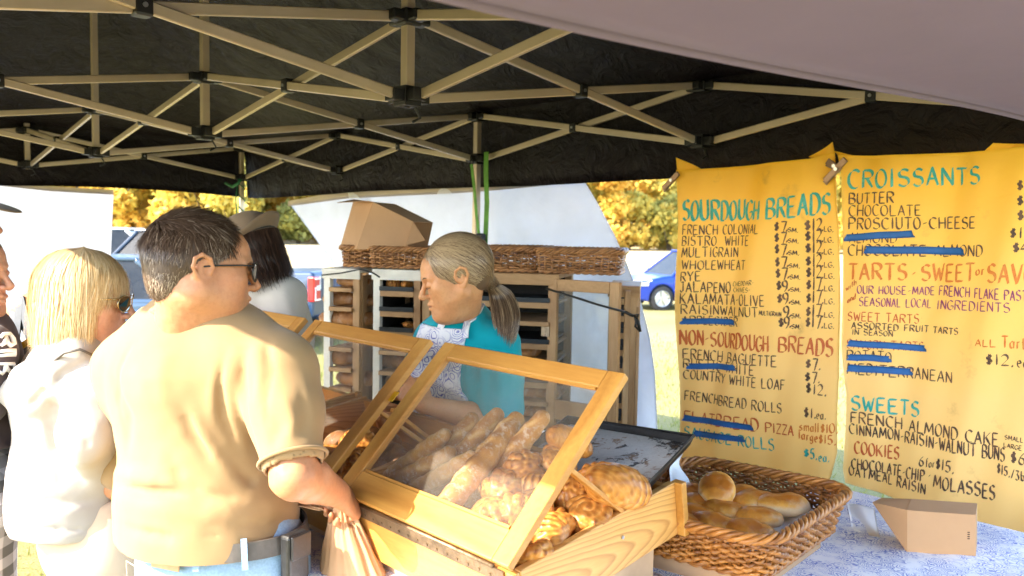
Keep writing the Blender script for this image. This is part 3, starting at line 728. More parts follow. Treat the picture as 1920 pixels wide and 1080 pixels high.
# ------------------------------------------------------------------ green ratchet straps
M['strap'] = mat('green_strap', (0.13, 0.36, 0.06), 0.7, 0.25, 20, 300, 0.3, 0.001)
def build_straps():
    t = thing('ratchet_strap', 'bright green ratchet strap tied down the middle back leg of the tent', 'strap', G(0, 0, 1.2))
    def rib(name, pts, w_=0.034, par=t):
        m = MB()
        for a, b in zip(pts, pts[1:]): m.bar(a, b+(b-a).normalized()*0.004, w_, 0.003, side=U)
        return m.build(name, M['strap'], par)
    o = -Vv*0.035
    rib('strap_band', [W(912, 285, 4.66), W(911, 320, 4.64), W(913, 380, 4.62), W(911, 430, 4.6), W(908, 512, 4.56)], 0.036)
    rib('strap_band', [W(884, 308, 4.68), W(889, 350, 4.64), W(893, 400, 4.62), W(898, 440, 4.6)], 0.022)
    rib('strap_tail', [W(896, 470, 4.58), W(903, 480, 4.57), W(909, 476, 4.56)], 0.03)
    m = MB(); q = W(900, 458, 4.58); m.frame(q, U*0.06, Vv*0.03, UP*0.11); m.frame(q+U*0.005-UP*0.07, U*0.075, Vv*0.04, UP*0.03); m.tube([q-U*0.03+UP*0.05, q+U*0.03+UP*0.05], 0.012, 8)
    m.build('ratchet', M['joint'], t, bevel=0.006)
    m = MB(); q = W(884, 305, 4.7); m.tube([q+UP*0.04, q+U*0.015, q-UP*0.03, q-U*0.015], 0.004, 6, closed=True); m.build('hook', M['joint'], t)
    t2 = thing('cord', 'dark green cord knotted round the far corner leg of the tent', 'cord', G(2, 0, 1.8))
    m = MB(); b = G(2, 0, 0)
    pts = [W(423, 343, 6.75), W(436, 350, 6.7), W(446, 344, 6.68), W(452, 336, 6.7)]
    m.tube(pts, 0.012, 6)
    pts = []
    for k in range(60):
        a = k*0.7; pts.append((b.x+0.024*math.cos(a), b.y+0.024*math.sin(a), 2.02-k*0.011))
    m.tube(pts, 0.005, 5); m.tube([W(447, 335, 6.85), W(442, 372, 6.85), W(444, 405, 6.85)], 0.006, 5)
    m.build('cord', mat('cord_green', (0.02, 0.14, 0.06), 0.7), t2, True)
build_straps()
# ------------------------------------------------------------------ tables
def uvp(a, b, z=0.0): return U*a+Vv*b+UP*z        # a along the counter, b away from the customers
rotU = (0, 0, -(math.pi/2+TH)); 
PINE, PINED = (0.66, 0.33, 0.075), (0.46, 0.19, 0.035)
def cathedral():
    m, nt, p = newmat('pine_cathedral_grain'); vec = _coord(nt, (1, 1, 1), (0, 0, -TH)); sx = _n(nt, 'ShaderNodeSeparateXYZ'); lk(nt, vec, sx.inputs[0]); n = _noise(nt, vec, 5, 3, 0.5)
    def mth(op, a, b):
        q = _n(nt, 'ShaderNodeMath', operation=op)
        for i, x in enumerate((a, b)):
            if isinstance(x, (int, float)): q.inputs[i].default_value = x
            else: lk(nt, x, q.inputs[i])
        return q.outputs[0]
    a = mth('MULTIPLY', mth('SUBTRACT', sx.outputs[0], 1.26), 1.0); b = mth('MULTIPLY', mth('SUBTRACT', mth('SUBTRACT', sx.outputs[2], 0.905), mth('MULTIPLY', a, 0.15)), 8.0)
    b2 = mth('ABSOLUTE', b, 0.0); r = mth('ADD', mth('MULTIPLY', a, 1.0), mth('MULTIPLY', mth('POWER', b2, 1.7), 0.75)); r = mth('ADD', r, mth('MULTIPLY', n, 0.11))
    fr = mth('FRACT', mth('MULTIPLY', r, 15.0), 0.0); c = _ramp(nt, fr, [(0, (0.68, 0.36, 0.10)), (0.55, (0.62, 0.31, 0.08)), (0.85, (0.42, 0.17, 0.035)), (1.0, (0.68, 0.36, 0.10))])
    f = _noise(nt, _coord(nt, (0.1, 1, 1), (0, 0, -TH)), 120, 3, 0.6); c = _mixc(nt, 0.2, c, _ramp(nt, f, [(0.35, (0.5, 0.24, 0.06)), (0.65, (0.74, 0.42, 0.14))])); lk(nt, c, p.inputs['Base Color']); p.inputs['Roughness'].default_value = 0.45; bump(nt, p, f, 0.12, 0.002); return m
M['pine_u'] = wood('pine_along_counter', PINE, PINED, 'X', 9, 0.42, rot=(0, 0, -(math.pi/2+TH)))
M['pine_v'] = wood('pine_across_counter', PINE, PINED, 'X', 9, 0.42, rot=(0, 0, -TH))
M['pine_w'] = cathedral()
M['rackwood'] = wood('rack_wood', (0.50, 0.30, 0.14), (0.30, 0.16, 0.07), 'X', 7, 0.6); M['rackwood_z'] = wood('rack_wood_upright', (0.52, 0.32, 0.16), (0.30, 0.16, 0.07), 'Z', 7, 0.6)
M['white_paint'] = mat('white_paint', (0.78, 0.76, 0.72), 0.5, 0.12, 14)
def print_cloth(name, base, ink, scale, dens=0.5, border=None, rough=0.85):
    # swirling blue block print on white cotton
    m, nt, p = newmat(name); vec = _coord(nt)
    nz = _n(nt, 'ShaderNodeTexNoise'); lk(nt, vec, nz.inputs['Vector']); nz.inputs['Scale'].default_value = scale*0.9; nz.inputs['Detail'].default_value = 1
    mx = _n(nt, 'ShaderNodeVectorMath', operation='MULTIPLY_ADD'); lk(nt, nz.outputs['Color'], mx.inputs[0]); mx.inputs[1].default_value = (0.9/scale,)*3; lk(nt, vec, mx.inputs[2])
    vo = _n(nt, 'ShaderNodeTexVoronoi', feature='DISTANCE_TO_EDGE'); lk(nt, mx.outputs[0], vo.inputs['Vector']); vo.inputs['Scale'].default_value = scale
    v2 = _n(nt, 'ShaderNodeTexVoronoi', feature='F1'); lk(nt, mx.outputs[0], v2.inputs['Vector']); v2.inputs['Scale'].default_value = scale
    ml = _n(nt, 'ShaderNodeMath', operation='MULTIPLY'); lk(nt, v2.outputs['Distance'], ml.inputs[0]); ml.inputs[1].default_value = 5.5
    fr = _n(nt, 'ShaderNodeMath', operation='FRACT'); lk(nt, ml.outputs[0], fr.inputs[0])
    ringf = _ramp(nt, fr.outputs[0], [(0.0, (0, 0, 0)), (0.55, (0, 0, 0)), (0.66, (1, 1, 1)), (0.86, (1, 1, 1)), (0.95, (0, 0, 0))])
    edge = _ramp(nt, vo.outputs['Distance'], [(0.012, (0.8, 0.8, 0.8)), (0.035, (0, 0, 0))])
    a = _mixc(nt, 1.0, ringf, edge, 'LIGHTEN')
    patch = _ramp(nt, _noise(nt, vec, scale*0.45, 3), [(0.5-dens*0.12, (0, 0, 0)), (0.5+0.03, (1, 1, 1))])
    a = _mixc(nt, 1.0, a, patch, 'MULTIPLY'); a = _mixc(nt, 1.0, a, _ramp(nt, _noise(nt, vec, scale*6, 2), [(0.3, (0.5,)*3), (0.6, (1, 1, 1))]), 'MULTIPLY')
    c = _mixc(nt, a, base, ink)
    lk(nt, c, p.inputs['Base Color']); p.inputs['Roughness'].default_value = rough; p.inputs['Specular IOR Level'].default_value = 0.2
    bump(nt, p, _noise(nt, vec, 420, 2), 0.25, 0.0008); return m
M['cloth_print'] = print_cloth('tablecloth_print', (0.90, 0.90, 0.93), (0.12, 0.19, 0.56), 34, 1.0)
M['apron_print'] = print_cloth('apron_print', (0.74, 0.73, 0.74), (0.06, 0.08, 0.40), 24, 1.0)
M['border'] = print_cloth('border_print', (0.09, 0.16, 0.50), (0.55, 0.6, 0.75), 60, 0.9)
M['table_leg'] = mat('table_leg_steel', (0.25, 0.22, 0.2), 0.5, 0.2, 10, metal=0.6)
def draped_table(name, label, clabel, u0, u1, v0, v1, z, drop=0.5):
    t = thing(name, label, 'table', tuple(uvp((u0+u1)/2, (v0+v1)/2, 0)))
    m = MB(); m.frame(uvp((u0+u1)/2, (v0+v1)/2, z-0.02), U*(u1-u0-0.02), Vv*(v1-v0-0.02), UP*0.025); m.build('table_top', M['white_paint'], t, bevel=0.004)
    for a in (u0+0.12, u1-0.12):
        for b in (v0+0.1, v1-0.1):
            m = MB(); m.tube([uvp(a, b, 0.0), uvp(a, b, z-0.03)], 0.013, 8); m.build('leg', M['table_leg'], t, True)
    tc = thing('tablecloth', clabel, 'tablecloth', tuple(uvp((u0+u1)/2, (v0+v1)/2, z)))
    lu, lv = u1-u0, v1-v0; r = random.Random(int(u0*100))
    def fn(s, q):
        a = -drop+(lu+2*drop)*s; b = -drop+(lv+2*drop)*q
        oa = max(0, -a, a-lu); ob = max(0, -b, b-lv); ca = min(max(a, 0), lu); cb = min(max(b, 0), lv)
        dr = max(oa, ob) if min(oa, ob) > 0 else oa+ob
        k = dr/drop
        wave = 0.022*k*math.sin((ca*13+cb*11)+1.3)+0.01*k*math.sin(ca*31+cb*27)
        pa = u0+ca+(1 if a > lu else -1)*min(oa, 1)*0.08*(oa > 0)+(wave if ob > 0 else 0)*0.3+(wave*(1 if a > lu else -1) if oa > 0 else 0)
        pb = v0+cb+(1 if b > lv else -1)*min(ob, 1)*0.08*(ob > 0)+(wave*(1 if b > lv else -1) if ob > 0 else 0)
        zz = z+0.006+(0.0018*math.sin(ca*23+cb*9)+0.0016*math.sin(ca*47-cb*31+2*math.sin(cb*13)))*(dr == 0)-(dr if dr > 0 else 0)*0.985+0.006*min(1, dr*30)*0
        return tuple(uvp(pa, pb, zz))
    nu, nv = int((lu+2*drop)/0.035), int((lv+2*drop)/0.035)
    o = sheet('cloth', fn, nu, nv, [M['cloth_print']], tc, 0.0015)
    # printed border band near the hem
    def band(s, q):
        x = fn(drop*0.0+s, 0); return x
    for side in range(2):
        def bf(s, q, side=side):
            if side == 0: a = fn(s*0.999, (0.05+0.09*q)/(lv+2*drop)*1.0)
            else: a = fn((0.05+0.09*q)/(lu+2*drop), s)
            p = V3(a); return tuple(p-(Vv if side == 0 else U)*0.004)
        sheet('border', bf, nu if side == 0 else nv, 3, [M['border']], tc, 0.001)
    return t
draped_table('folding_table', 'long folding table under the three wooden bread cases', 'blue and white printed tablecloth hanging below the wooden bread cases', 1.0, 3.3, 0.93, 1.56, 0.80)
draped_table('folding_table', 'folding table under the wicker roll basket and the paper bag', 'blue and white printed tablecloth under the wicker roll basket and paper bag', -0.75, 1.28, 1.68, 2.62, 0.78)
# ------------------------------------------------------------------ display cases
TILT, PHI = 0.151, 0.63
M['plexi'] = glass_mat('plexiglass', (0.98, 0.98, 0.97), 0.06, (0.80, 0.74, 0.66), 0.06, 1.0, 2.2)
M['hinge'] = mat('piano_hinge', (0.22, 0.15, 0.09), 0.45, 0.4, 30, metal=0.7, bscale=120, bstr=0.5)
M['yellow_tape'] = mat('yellow_tape', (0.75, 0.38, 0.01), 0.5)
VT = (Vv*math.cos(TILT)+UP*math.sin(TILT)); NT = (-Vv*math.sin(TILT)+UP*math.cos(TILT))
C0 = V3((0.011, 1.5, CAMZ-0.638)); CW, CD, CH, CL = 0.604, 0.51, 0.125, 0.465
LVEC = VT*math.cos(PHI)+NT*math.sin(PHI); LN = -VT*math.sin(PHI)+NT*math.cos(PHI)
def case(k, label):
    Ck = C0+U*(k*0.665)
    t = thing('display_case', label, 'display case', tuple(Ck-NT*CH), 'slant lidded wooden bread cases on the counter')
    def P(a, b, c): return Ck+U*a+VT*b+NT*c
    th = 0.018
    # the boards (front = customers' side)
    m = MB(); m.frame(P(CW/2, th/2, -CH/2), U*(CW-0.0), VT*th, NT*(CH-0.004)); m.build('front_board', M['pine_u'], t, bevel=0.002)
    m = MB(); m.frame(P(CW/2, CD-th/2, -CH/2-0.004), U*(CW-2*th-0.002), VT*th, NT*(CH-0.01)); m.build('back_board', M['pine_u'], t, bevel=0.002)
    for a in (th/2, CW-th/2):
        m = MB(); m.frame(P(a, (CD+th)/2+0.001, -CH/2-0.002), U*th, VT*(CD-th), NT*(CH+0.002)); m.build('side_board', M['pine_w'], t, bevel=0.0025)
    m = MB(); m.frame(P(-0.004, CD+0.010, -CH/2-0.003), U*0.03, VT*0.018, NT*(CH+0.004)); m.build('corner_post', M['pine_v'], t, bevel=0.002)
    m = MB(); m.tube([P(-0.0005, CD*0.62, -0.055), P(-0.003, CD*0.62, -0.055)], 0.004, 10); m.build('screw', M['rim'], t)
    m = MB(); m.frame(P(CW/2, CD/2, -CH+0.008), U*(CW-2*th-0.002), VT*(CD-2*th-0.002), NT*0.012); m.build('bottom_board', M['pine_u'], t)
    m = MB(); m.frame(P(CW/2-0.02, -0.0035, -0.012), U*(CW*0.86), VT*0.004, NT*0.026); 
    for i in range(16): m.tube([P(0.06+i*0.033, -0.0055, -0.016), P(0.06+i*0.033, -0.0075, -0.016)], 0.003, 6)
    m.build('hinge', M['hinge'], t)
    m = MB(); m.tube([P(0.05, -0.004, 0.003), P(CW-0.03, -0.004, 0.003)], 0.0045, 8); m.build('hinge_pin', M['hinge'], t, True)
    # the lid, hinged on the customers' side and propped up towards the vendor
    lid = thing('lid', None, None, tuple(Ck)); lid.parent = t; lid.matrix_parent_inverse = t.matrix_world.inverted()
    def Q(a, l, c): return Ck+U*a+LVEC*l+LN*c+NT*0.006
    rw, tk = 0.046, 0.019
    for a, w_ in ((rw/2, rw), (CW-rw/2, rw)):
        m = MB(); m.frame(Q(a, CL/2, tk/2), U*w_, LVEC*CL, LN*tk); m.build('side_rail', M['pine_v'], lid, bevel=0.003)
    m = MB(); m.frame(Q(CW/2, CL-rw/2, tk/2), U*(CW-2*rw-0.001), LVEC*(rw), LN*(tk-0.001)); m.build('top_rail', M['pine_u'], lid, bevel=0.003)
    m = MB(); m.frame(Q(CW/2, 0.034, tk/2), U*(CW-2*rw-0.001), LVEC*0.068, LN*(tk-0.001)); m.build('bottom_rail', M['pine_u'], lid, bevel=0.003)
    for (a, l, du, dl) in ((CW/2, CL-rw-0.003, CW-2*rw, 0.006), (CW/2, 0.071, CW-2*rw, 0.006)):
        m = MB(); m.frame(Q(a, l, tk*0.75), U*(du-0.012), LVEC*dl, LN*0.006); m.build('glazing_bead', M['pine_u'], lid)
    m = MB(); m.frame(Q(CW/2, (CL+0.022)/2, tk*0.5), U*(CW-2*rw-0.002), LVEC*(CL-rw-0.07), LN*0.003); m.build('pane', M['plexi'], lid)
    if k == 0:
        a, b = Q(0.023, CL*0.50, -0.002), P(0.009, 0.325, 0.0)
        m = MB(); m.bar(a, b, 0.022, 0.010, side=U); m.build('prop_stick', M['pine_v'], t, bevel=0.002)
        m = MB(); m.bar(Q(CW-0.023, CL*0.5, -0.002), P(CW-0.009, 0.325, 0), 0.022, 0.010, side=U); m.build('prop_stick', M['pine_v'], t, bevel=0.002)
    else:
        m = MB(); m.bar(Q(CW-0.023, CL*0.5, -0.002), P(CW-0.009, 0.325, 0), 0.022, 0.010, side=U); m.build('prop_stick', M['pine_v'], t, bevel=0.002)
        m = MB(); m.bar(Q(0.02, CL*0.5, -0.002), P(0.009, 0.325, 0), 0.022, 0.010, side=U); m.build('prop_stick', M['pine_v'], t, bevel=0.002)
    if k == 1:
        m = MB(); m.frame(Q(-0.009, CL*0.60, tk*0.45), U*0.018, LVEC*0.03, LN*0.002); m.build('tape_scrap', M['yellow_tape'], t)
    # riser that tips it to the customers
    m = MB(); zb = 0.809
    A = [P(0.03, 0.03, -CH-0.001), P(CW-0.03, 0.03, -CH-0.001), P(CW-0.03, CD-0.05, -CH-0.001), P(0.03, CD-0.05, -CH-0.001)]
    B = [V3((p.x, p.y, zb)) for p in A]
    m.add(A+B, [(0, 1, 2, 3), (7, 6, 5, 4), (0, 4, 5, 1), (1, 5, 6, 2), (2, 6, 7, 3), (3, 7, 4, 0)]); m.build('riser', M['riser'], t)
    return t
M['riser'] = mat('riser_plywood', (0.55, 0.36, 0.22), 0.6, 0.2, 8)
case(0, 'rightmost slant lidded pine bread case holding baguettes and twisted pastries')
case(1, 'middle slant lidded pine bread case behind the reaching arm of the man')
case(2, 'leftmost slant lidded pine case behind the heads of the customers')
def inbox(px, py, up, k=0):
    # a point of the pile: bearing met with a plane parallel to the case's rim, lifted by up
    return WP(px, py, C0+U*(k*0.665)+NT*up, NT)
# ------------------------------------------------------------------ baked goods
def crust(name, pale, gold, brown, rough=0.45, flour=0.0, fs=40, coat=0.15, lam=0):
    m, nt, p = newmat(name); at = _n(nt, 'ShaderNodeAttribute', attribute_name='bake'); vec = _coord(nt)
    n = _noise(nt, vec, 55, 5, 0.65); ad = _n(nt, 'ShaderNodeMath', operation='MULTIPLY_ADD'); lk(nt, n, ad.inputs[0]); ad.inputs[1].default_value = 0.55; lk(nt, at.outputs['Fac'], ad.inputs[2])
    sb = _n(nt, 'ShaderNodeMath', operation='SUBTRACT'); lk(nt, ad.outputs[0], sb.inputs[0]); sb.inputs[1].default_value = 0.275
    c = _ramp(nt, sb.outputs[0], [(0.08, pale), (0.42, gold), (0.85, brown)])
    if lam:
        wv = _n(nt, 'ShaderNodeTexWave', wave_type='BANDS', bands_direction='DIAGONAL'); lk(nt, vec, wv.inputs['Vector']); wv.inputs['Scale'].default_value = lam; wv.inputs['Distortion'].default_value = 9; wv.inputs['Detail'].default_value = 3; wv.inputs['Detail Scale'].default_value = 0.6
        c = _mixc(nt, _ramp(nt, wv.outputs['Fac'], [(0.6, (0,)*3), (0.95, (0.12,)*3)]), c, brown); c = _mixc(nt, _ramp(nt, wv.outputs['Fac'], [(0.0, (0.10,)*3), (0.25, (0,)*3)]), c, pale)
    if flour:
        f1 = _noise(nt, vec, fs, 6, 0.75); f2 = _noise(nt, vec, 9, 2)
        g = _mixc(nt, 1.0, _ramp(nt, f1, [(0.5, (0, 0, 0)), (0.62, (flour,)*3)]), _ramp(nt, f2, [(0.35, (0, 0, 0)), (0.6, (1, 1, 1))]), 'MULTIPLY')
        c = _mixc(nt, g, c, (0.80, 0.74, 0.64))
    lk(nt, c, p.inputs['Base Color']); p.inputs['Roughness'].default_value = rough; p.inputs['Coat Weight'].default_value = coat; p.inputs['Coat Roughness'].default_value = 0.3; p.inputs['Specular IOR Level'].default_value = 0.25
    p.inputs['Subsurface Weight'].default_value = 0.05; p.inputs['Subsurface Scale'].default_value = 0.006; p.inputs['Subsurface Radius'].default_value = (1, 0.5, 0.25)
    bump(nt, p, _noise(nt, vec, 130, 5, 0.7), 0.45, 0.0015); return m
M['c_bag'] = crust('baguette_crust', (0.66, 0.41, 0.16), (0.47, 0.215, 0.045), (0.28, 0.10, 0.018), 0.6, 0.4, 60, 0)
M['c_pas'] = crust('pastry_crust', (0.82, 0.52, 0.20), (0.62, 0.26, 0.05), (0.22, 0.06, 0.012), 0.36, 0, coat=0.12, lam=46)
M['c_roll'] = crust('roll_crust', (0.95, 0.70, 0.40), (0.90, 0.44, 0.07), (0.50, 0.15, 0.018), 0.36, 0.16, 45, 0.12)
M['c_loaf'] = crust('loaf_crust', (0.60, 0.36, 0.17), (0.40, 0.18, 0.06), (0.18, 0.07, 0.025), 0.5, 0.35, 30, 0)
def frame_from(d, up=UP):
    d = V3(d).normalized(); s = d.cross(up).normalized(); u = s.cross(d); return s, d, u
def place_me(name, me, p, rot, sc, label, cat, group):
    o = link(name, me); o.matrix_world = Matrix.Translation(p) @ rot.to_4x4() @ Matrix.Diagonal((sc, sc, sc, 1)); return tagp(o, label, cat, group)
def fin(vol, h_it=2): v, f = vol.mesh(); return smooth_v(v, f, h_it, 0.5), f
def mesh_baguette(seed, L=0.46, r=0.029):
    rr = random.Random(seed); n = 9; pts = []; rs = []
    for i in range(n):
        t = i/(n-1); x = (t-0.5)*(L-2*r*0.8); bend = 0.006*math.sin(t*math.pi)
        pts.append((bend, x, 0.0)); rs.append(r*(0.62+0.38*math.sin(math.pi*min(max(t*1.0, 0.05), 0.95))**0.45)*(1+rr.uniform(-0.04, 0.04)))
    vol = Vol((-0.06, -L/2-0.03, -0.05), (0.06, L/2+0.03, 0.05), 0.0042); vol.chain(pts, rs, 0.012)
    cuts = []
    for i in range(4):
        y = -L*0.34+i*L*0.22; cuts.append(((-r*0.55, y-0.045, r*0.86), (r*0.55, y+0.045, r*0.86)))
    for a, b in cuts:
        vol.crease([a, ((a[0]+b[0])/2+0.006, (a[1]+b[1])/2, a[2]+0.006), b], -0.0055, 0.005); vol.crease([(a[0]-0.007, a[1]+0.006, a[2]-0.004), (a[0]*0+0.0, (a[1]+b[1])/2+0.014, a[2]+0.004), (b[0]-0.007, b[1]+0.01, b[2])], 0.002, 0.006)
    vol.noise(0.0016, 0.02, seed); v, f = fin(vol)
    z = v[:, 2]/r; bake = np.clip(0.45+0.35*z, 0, 1)
    for a, b in cuts:
        a, b = np.array(a), np.array(b); ba = b-a; t = np.clip(((v-a)@ba)/(ba@ba), 0, 1); d = np.linalg.norm(v-a-t[:, None]*ba, axis=1); bake -= 0.55*np.exp(-(d/0.009)**2)
    return npmesh('baguette', v, f, [M['c_bag']], True, {'bake': np.clip(bake, 0, 1)})
def mesh_pastry(seed, kind):
    rr = random.Random(seed); h = 0.0021; vol = Vol((-0.062, -0.062, -0.04), (0.062, 0.062, 0.05), h); R_ = 0.036
    if kind == 0:      # knotted bun: bands wound round a ball
        vol.ell((0, 0, 0), (0.033, 0.031, 0.022), k=0)
        nb = 5
        for i in range(nb):
            tl = rr.uniform(-0.9, 0.9); az = i*math.pi/nb+rr.uniform(-0.2, 0.2); pts = []
            ax = V3((math.cos(az)*math.cos(tl*0.5), math.sin(az)*math.cos(tl*0.5), math.sin(tl*0.5))); e1 = ax.orthogonal().normalized(); e2 = ax.cross(e1)
            for k in range(15):
                a = 2*math.pi*k/14; p = (e1*math.cos(a)+e2*math.sin(a)); pts.append((p.x*0.037, p.y*0.036, p.z*0.027))
            vol.chain(pts, [0.0098]*15, 0.0009)
    elif kind == 1:    # laminated croissant roll: ridged crescent
        n = 12
        for i in range(n):
            t = i/(n-1); a = -1.15+2.3*t; rad = 0.042; c = (rad*math.sin(a), rad*math.cos(a)-0.03, 0.0); r = 0.010+0.021*math.sin(math.pi*t)**0.7
            tx, ty = math.cos(a), -math.sin(a)
            o = 0.0065
            vol.ell(c, (o+0.002, r, r*0.92), rot=((tx, -ty, 0), (ty, tx, 0), (0, 0, 1)), k=0.0016)
            vol.cone(c, c, r*0.86, r*0.86, 0.003)
    elif kind == 3:    # plump roll with a spiral end
        n = 8
        for i in range(n):
            t = i/(n-1); x = (t-0.5)*0.080; r = 0.018+0.016*math.sin(math.pi*t)**0.6
            vol.ell((x, 0.004*math.sin(t*5), 0), (0.0105, r, r*0.9), rot=((math.cos(0.35), -math.sin(0.35), 0), (math.sin(0.35), math.cos(0.35), 0), (0, 0, 1)), k=0.0012); vol.cone((x, 0, 0), (x, 0, 0), r*0.90, r*0.90, 0.003)
    else:              # snail of coiled dough
        pts = []; rs = []
        for k in range(46):
            t = k/45; a = t*2*math.pi*2.4; rad = 0.004+0.034*t; pts.append((rad*math.cos(a), rad*math.sin(a)*0.95, 0.012*(1-t)+0.002)); rs.append(0.0085+0.003*t)
        vol.chain(pts, rs, 0.0006); vol.ell((0, 0, -0.006), (0.04, 0.038, 0.014), k=0.004)
        for k in range(7):
            a = rr.uniform(0, 6.28); r0 = rr.uniform(0.012, 0.03); vol.crease([(r0*math.cos(a), r0*math.sin(a), 0.016), (r0*math.cos(a+0.9), r0*math.sin(a+0.9), 0.016)], 0.003, 0.005)
    base = np.array(vol.d)
    vol.noise(0.0016, 0.008, seed+3); v, f = vol.mesh(); v0 = smooth_v(v, f, 14, 0.6); v = smooth_v(v, f, 1, 0.4)
    d = np.linalg.norm(v, axis=1)-np.linalg.norm(v0, axis=1); d -= d.mean()
    bake = np.clip(0.50+d*300+0.12*v[:, 2]/0.03, 0, 1)
    return npmesh('pastry', v, f, [M['c_pas']], True, {'bake': bake})
def mesh_roll(seed):
    rr = random.Random(seed); vol = Vol((-0.075, -0.065, -0.02), (0.075, 0.065, 0.065), 0.003)
    vol.ell((0, 0, 0.004), (0.056+rr.uniform(-0.005, 0.007), 0.041+rr.uniform(-0.003, 0.003), 0.025), k=0); vol.ell((rr.uniform(-0.02, 0.02), rr.uniform(-0.006, 0.006), 0.009), (0.036, 0.028, 0.020), k=0.012)
    vol.half((0, 0, -0.006), (0, 0, -1), 0.012); vol.noise(0.004, 0.03, seed); vol.noise(0.0012, 0.008, seed+1); v, f = fin(vol, 3)
    q = vnoise(v/0.03, seed)*0.15
    bake = np.clip((v[:, 2]-0.007)/0.020, 0, 1)**0.9*0.92+q*1.6
    return npmesh('bread_roll', v, f, [M['c_roll']], True, {'bake': np.clip(bake, 0, 1)})
def mesh_loaf(seed, L=0.24, Wd=0.11, H=0.085, n=0.0048):
    rr = random.Random(seed); vol = Vol((-Wd, -L/2-0.03, -0.01), (Wd, L/2+0.03, H+0.03), n)
    vol.ell((0, 0, H*0.42), (Wd/2, L/2, H*0.58), k=0); vol.half((0, 0, 0), (0, 0, -1), 0.015)
    cuts = []
    for i in range(3):
        y = -L*0.25+i*L*0.24; cuts.append(((-Wd*0.25, y-0.02, H*0.93), (Wd*0.25, y+0.03, H*0.93)))
    for a, b in cuts: vol.crease([a, ((a[0]+b[0])/2, (a[1]+b[1])/2, H*1.02), b], -0.012, 0.008); vol.crease([(a[0], a[1]+0.014, a[2]), (0, (a[1]+b[1])/2+0.014, H*1.03), (b[0], b[1]+0.014, b[2])], 0.007, 0.008)
    vol.noise(0.003, 0.03, seed); v, f = fin(vol)
    bake = np.clip(0.35+0.5*v[:, 2]/H+vnoise(v/0.03, seed)*0.15, 0, 1)
    for a, b in cuts:
        a, b = np.array(a), np.array(b); ba = b-a; t = np.clip(((v-a)@ba)/(ba@ba), 0, 1); d = np.linalg.norm(v-a-t[:, None]*ba, axis=1); bake -= 0.45*np.exp(-(d/0.011)**2)
    return npmesh('loaf', v, f, [M['c_loaf']], True, {'bake': np.clip(bake, 0, 1)})
BAG = [mesh_baguette(s) for s in (1, 2, 3)]; PAS = [mesh_pastry(10, 0), mesh_pastry(11, 1), mesh_pastry(12, 2), mesh_pastry(13, 0), mesh_pastry(14, 3)]
ROL = [mesh_roll(s) for s in (31, 32, 33, 34)]; LOAF = [mesh_loaf(s) for s in (41, 42)]+[mesh_loaf(43, 0.17, 0.13, 0.10)]
def put_baguettes():
    L = [((806, 984, 1.62), (970, 784, 1.98), 'long floury baguette standing tallest against the open lid', 1.0),
         ((872, 950, 1.68), (992, 812, 2.0), 'baguette just right of the tallest baguette', 0.9),
         ((742, 952, 1.70), (863, 812, 2.02), 'baguette leaning left of the tallest baguette', 0.9),
         ((786, 935, 1.72), (905, 806, 2.05), 'baguette half hidden behind the tallest baguette', 0.9),
         ((690, 930, 1.72), (800, 872, 1.96), 'baguette lying low at the left inside the right case', 0.85),
         ((742, 940, 1.60), (838, 885, 1.82), 'sunlit baguette lying across the front left of the right case', 0.85),
         ((718, 905, 1.80), (800, 842, 2.05), 'baguette lying behind the left lid rail of the right case', 0.85)]
    for i, (a, b, lab, rs) in enumerate(L):
        a = inbox(a[0], a[1], -0.045 if i else -0.012); b = WP(b[0], b[1], C0-LN*(0.10 if i < 4 else 0.075), LN); s, d, u = frame_from(b-a); ln = (b-a).length
        rot = Matrix((s, d, u)).transposed() @ Matrix.Rotation(0.5*i, 3, 'Y') if i else Matrix((s, d, u)).transposed() @ Matrix.Rotation(-0.35, 3, 'Y')
        o = link('baguette', BAG[i % 3]); k = max(0.8, ln/0.46)
        o.matrix_world = Matrix.Translation((a+b)/2) @ rot.to_4x4() @ Matrix.Diagonal((rs*0.95, k, rs*0.95, 1)); tagp(o, lab, 'baguette', 'baguettes in the right bread case')
put_baguettes()
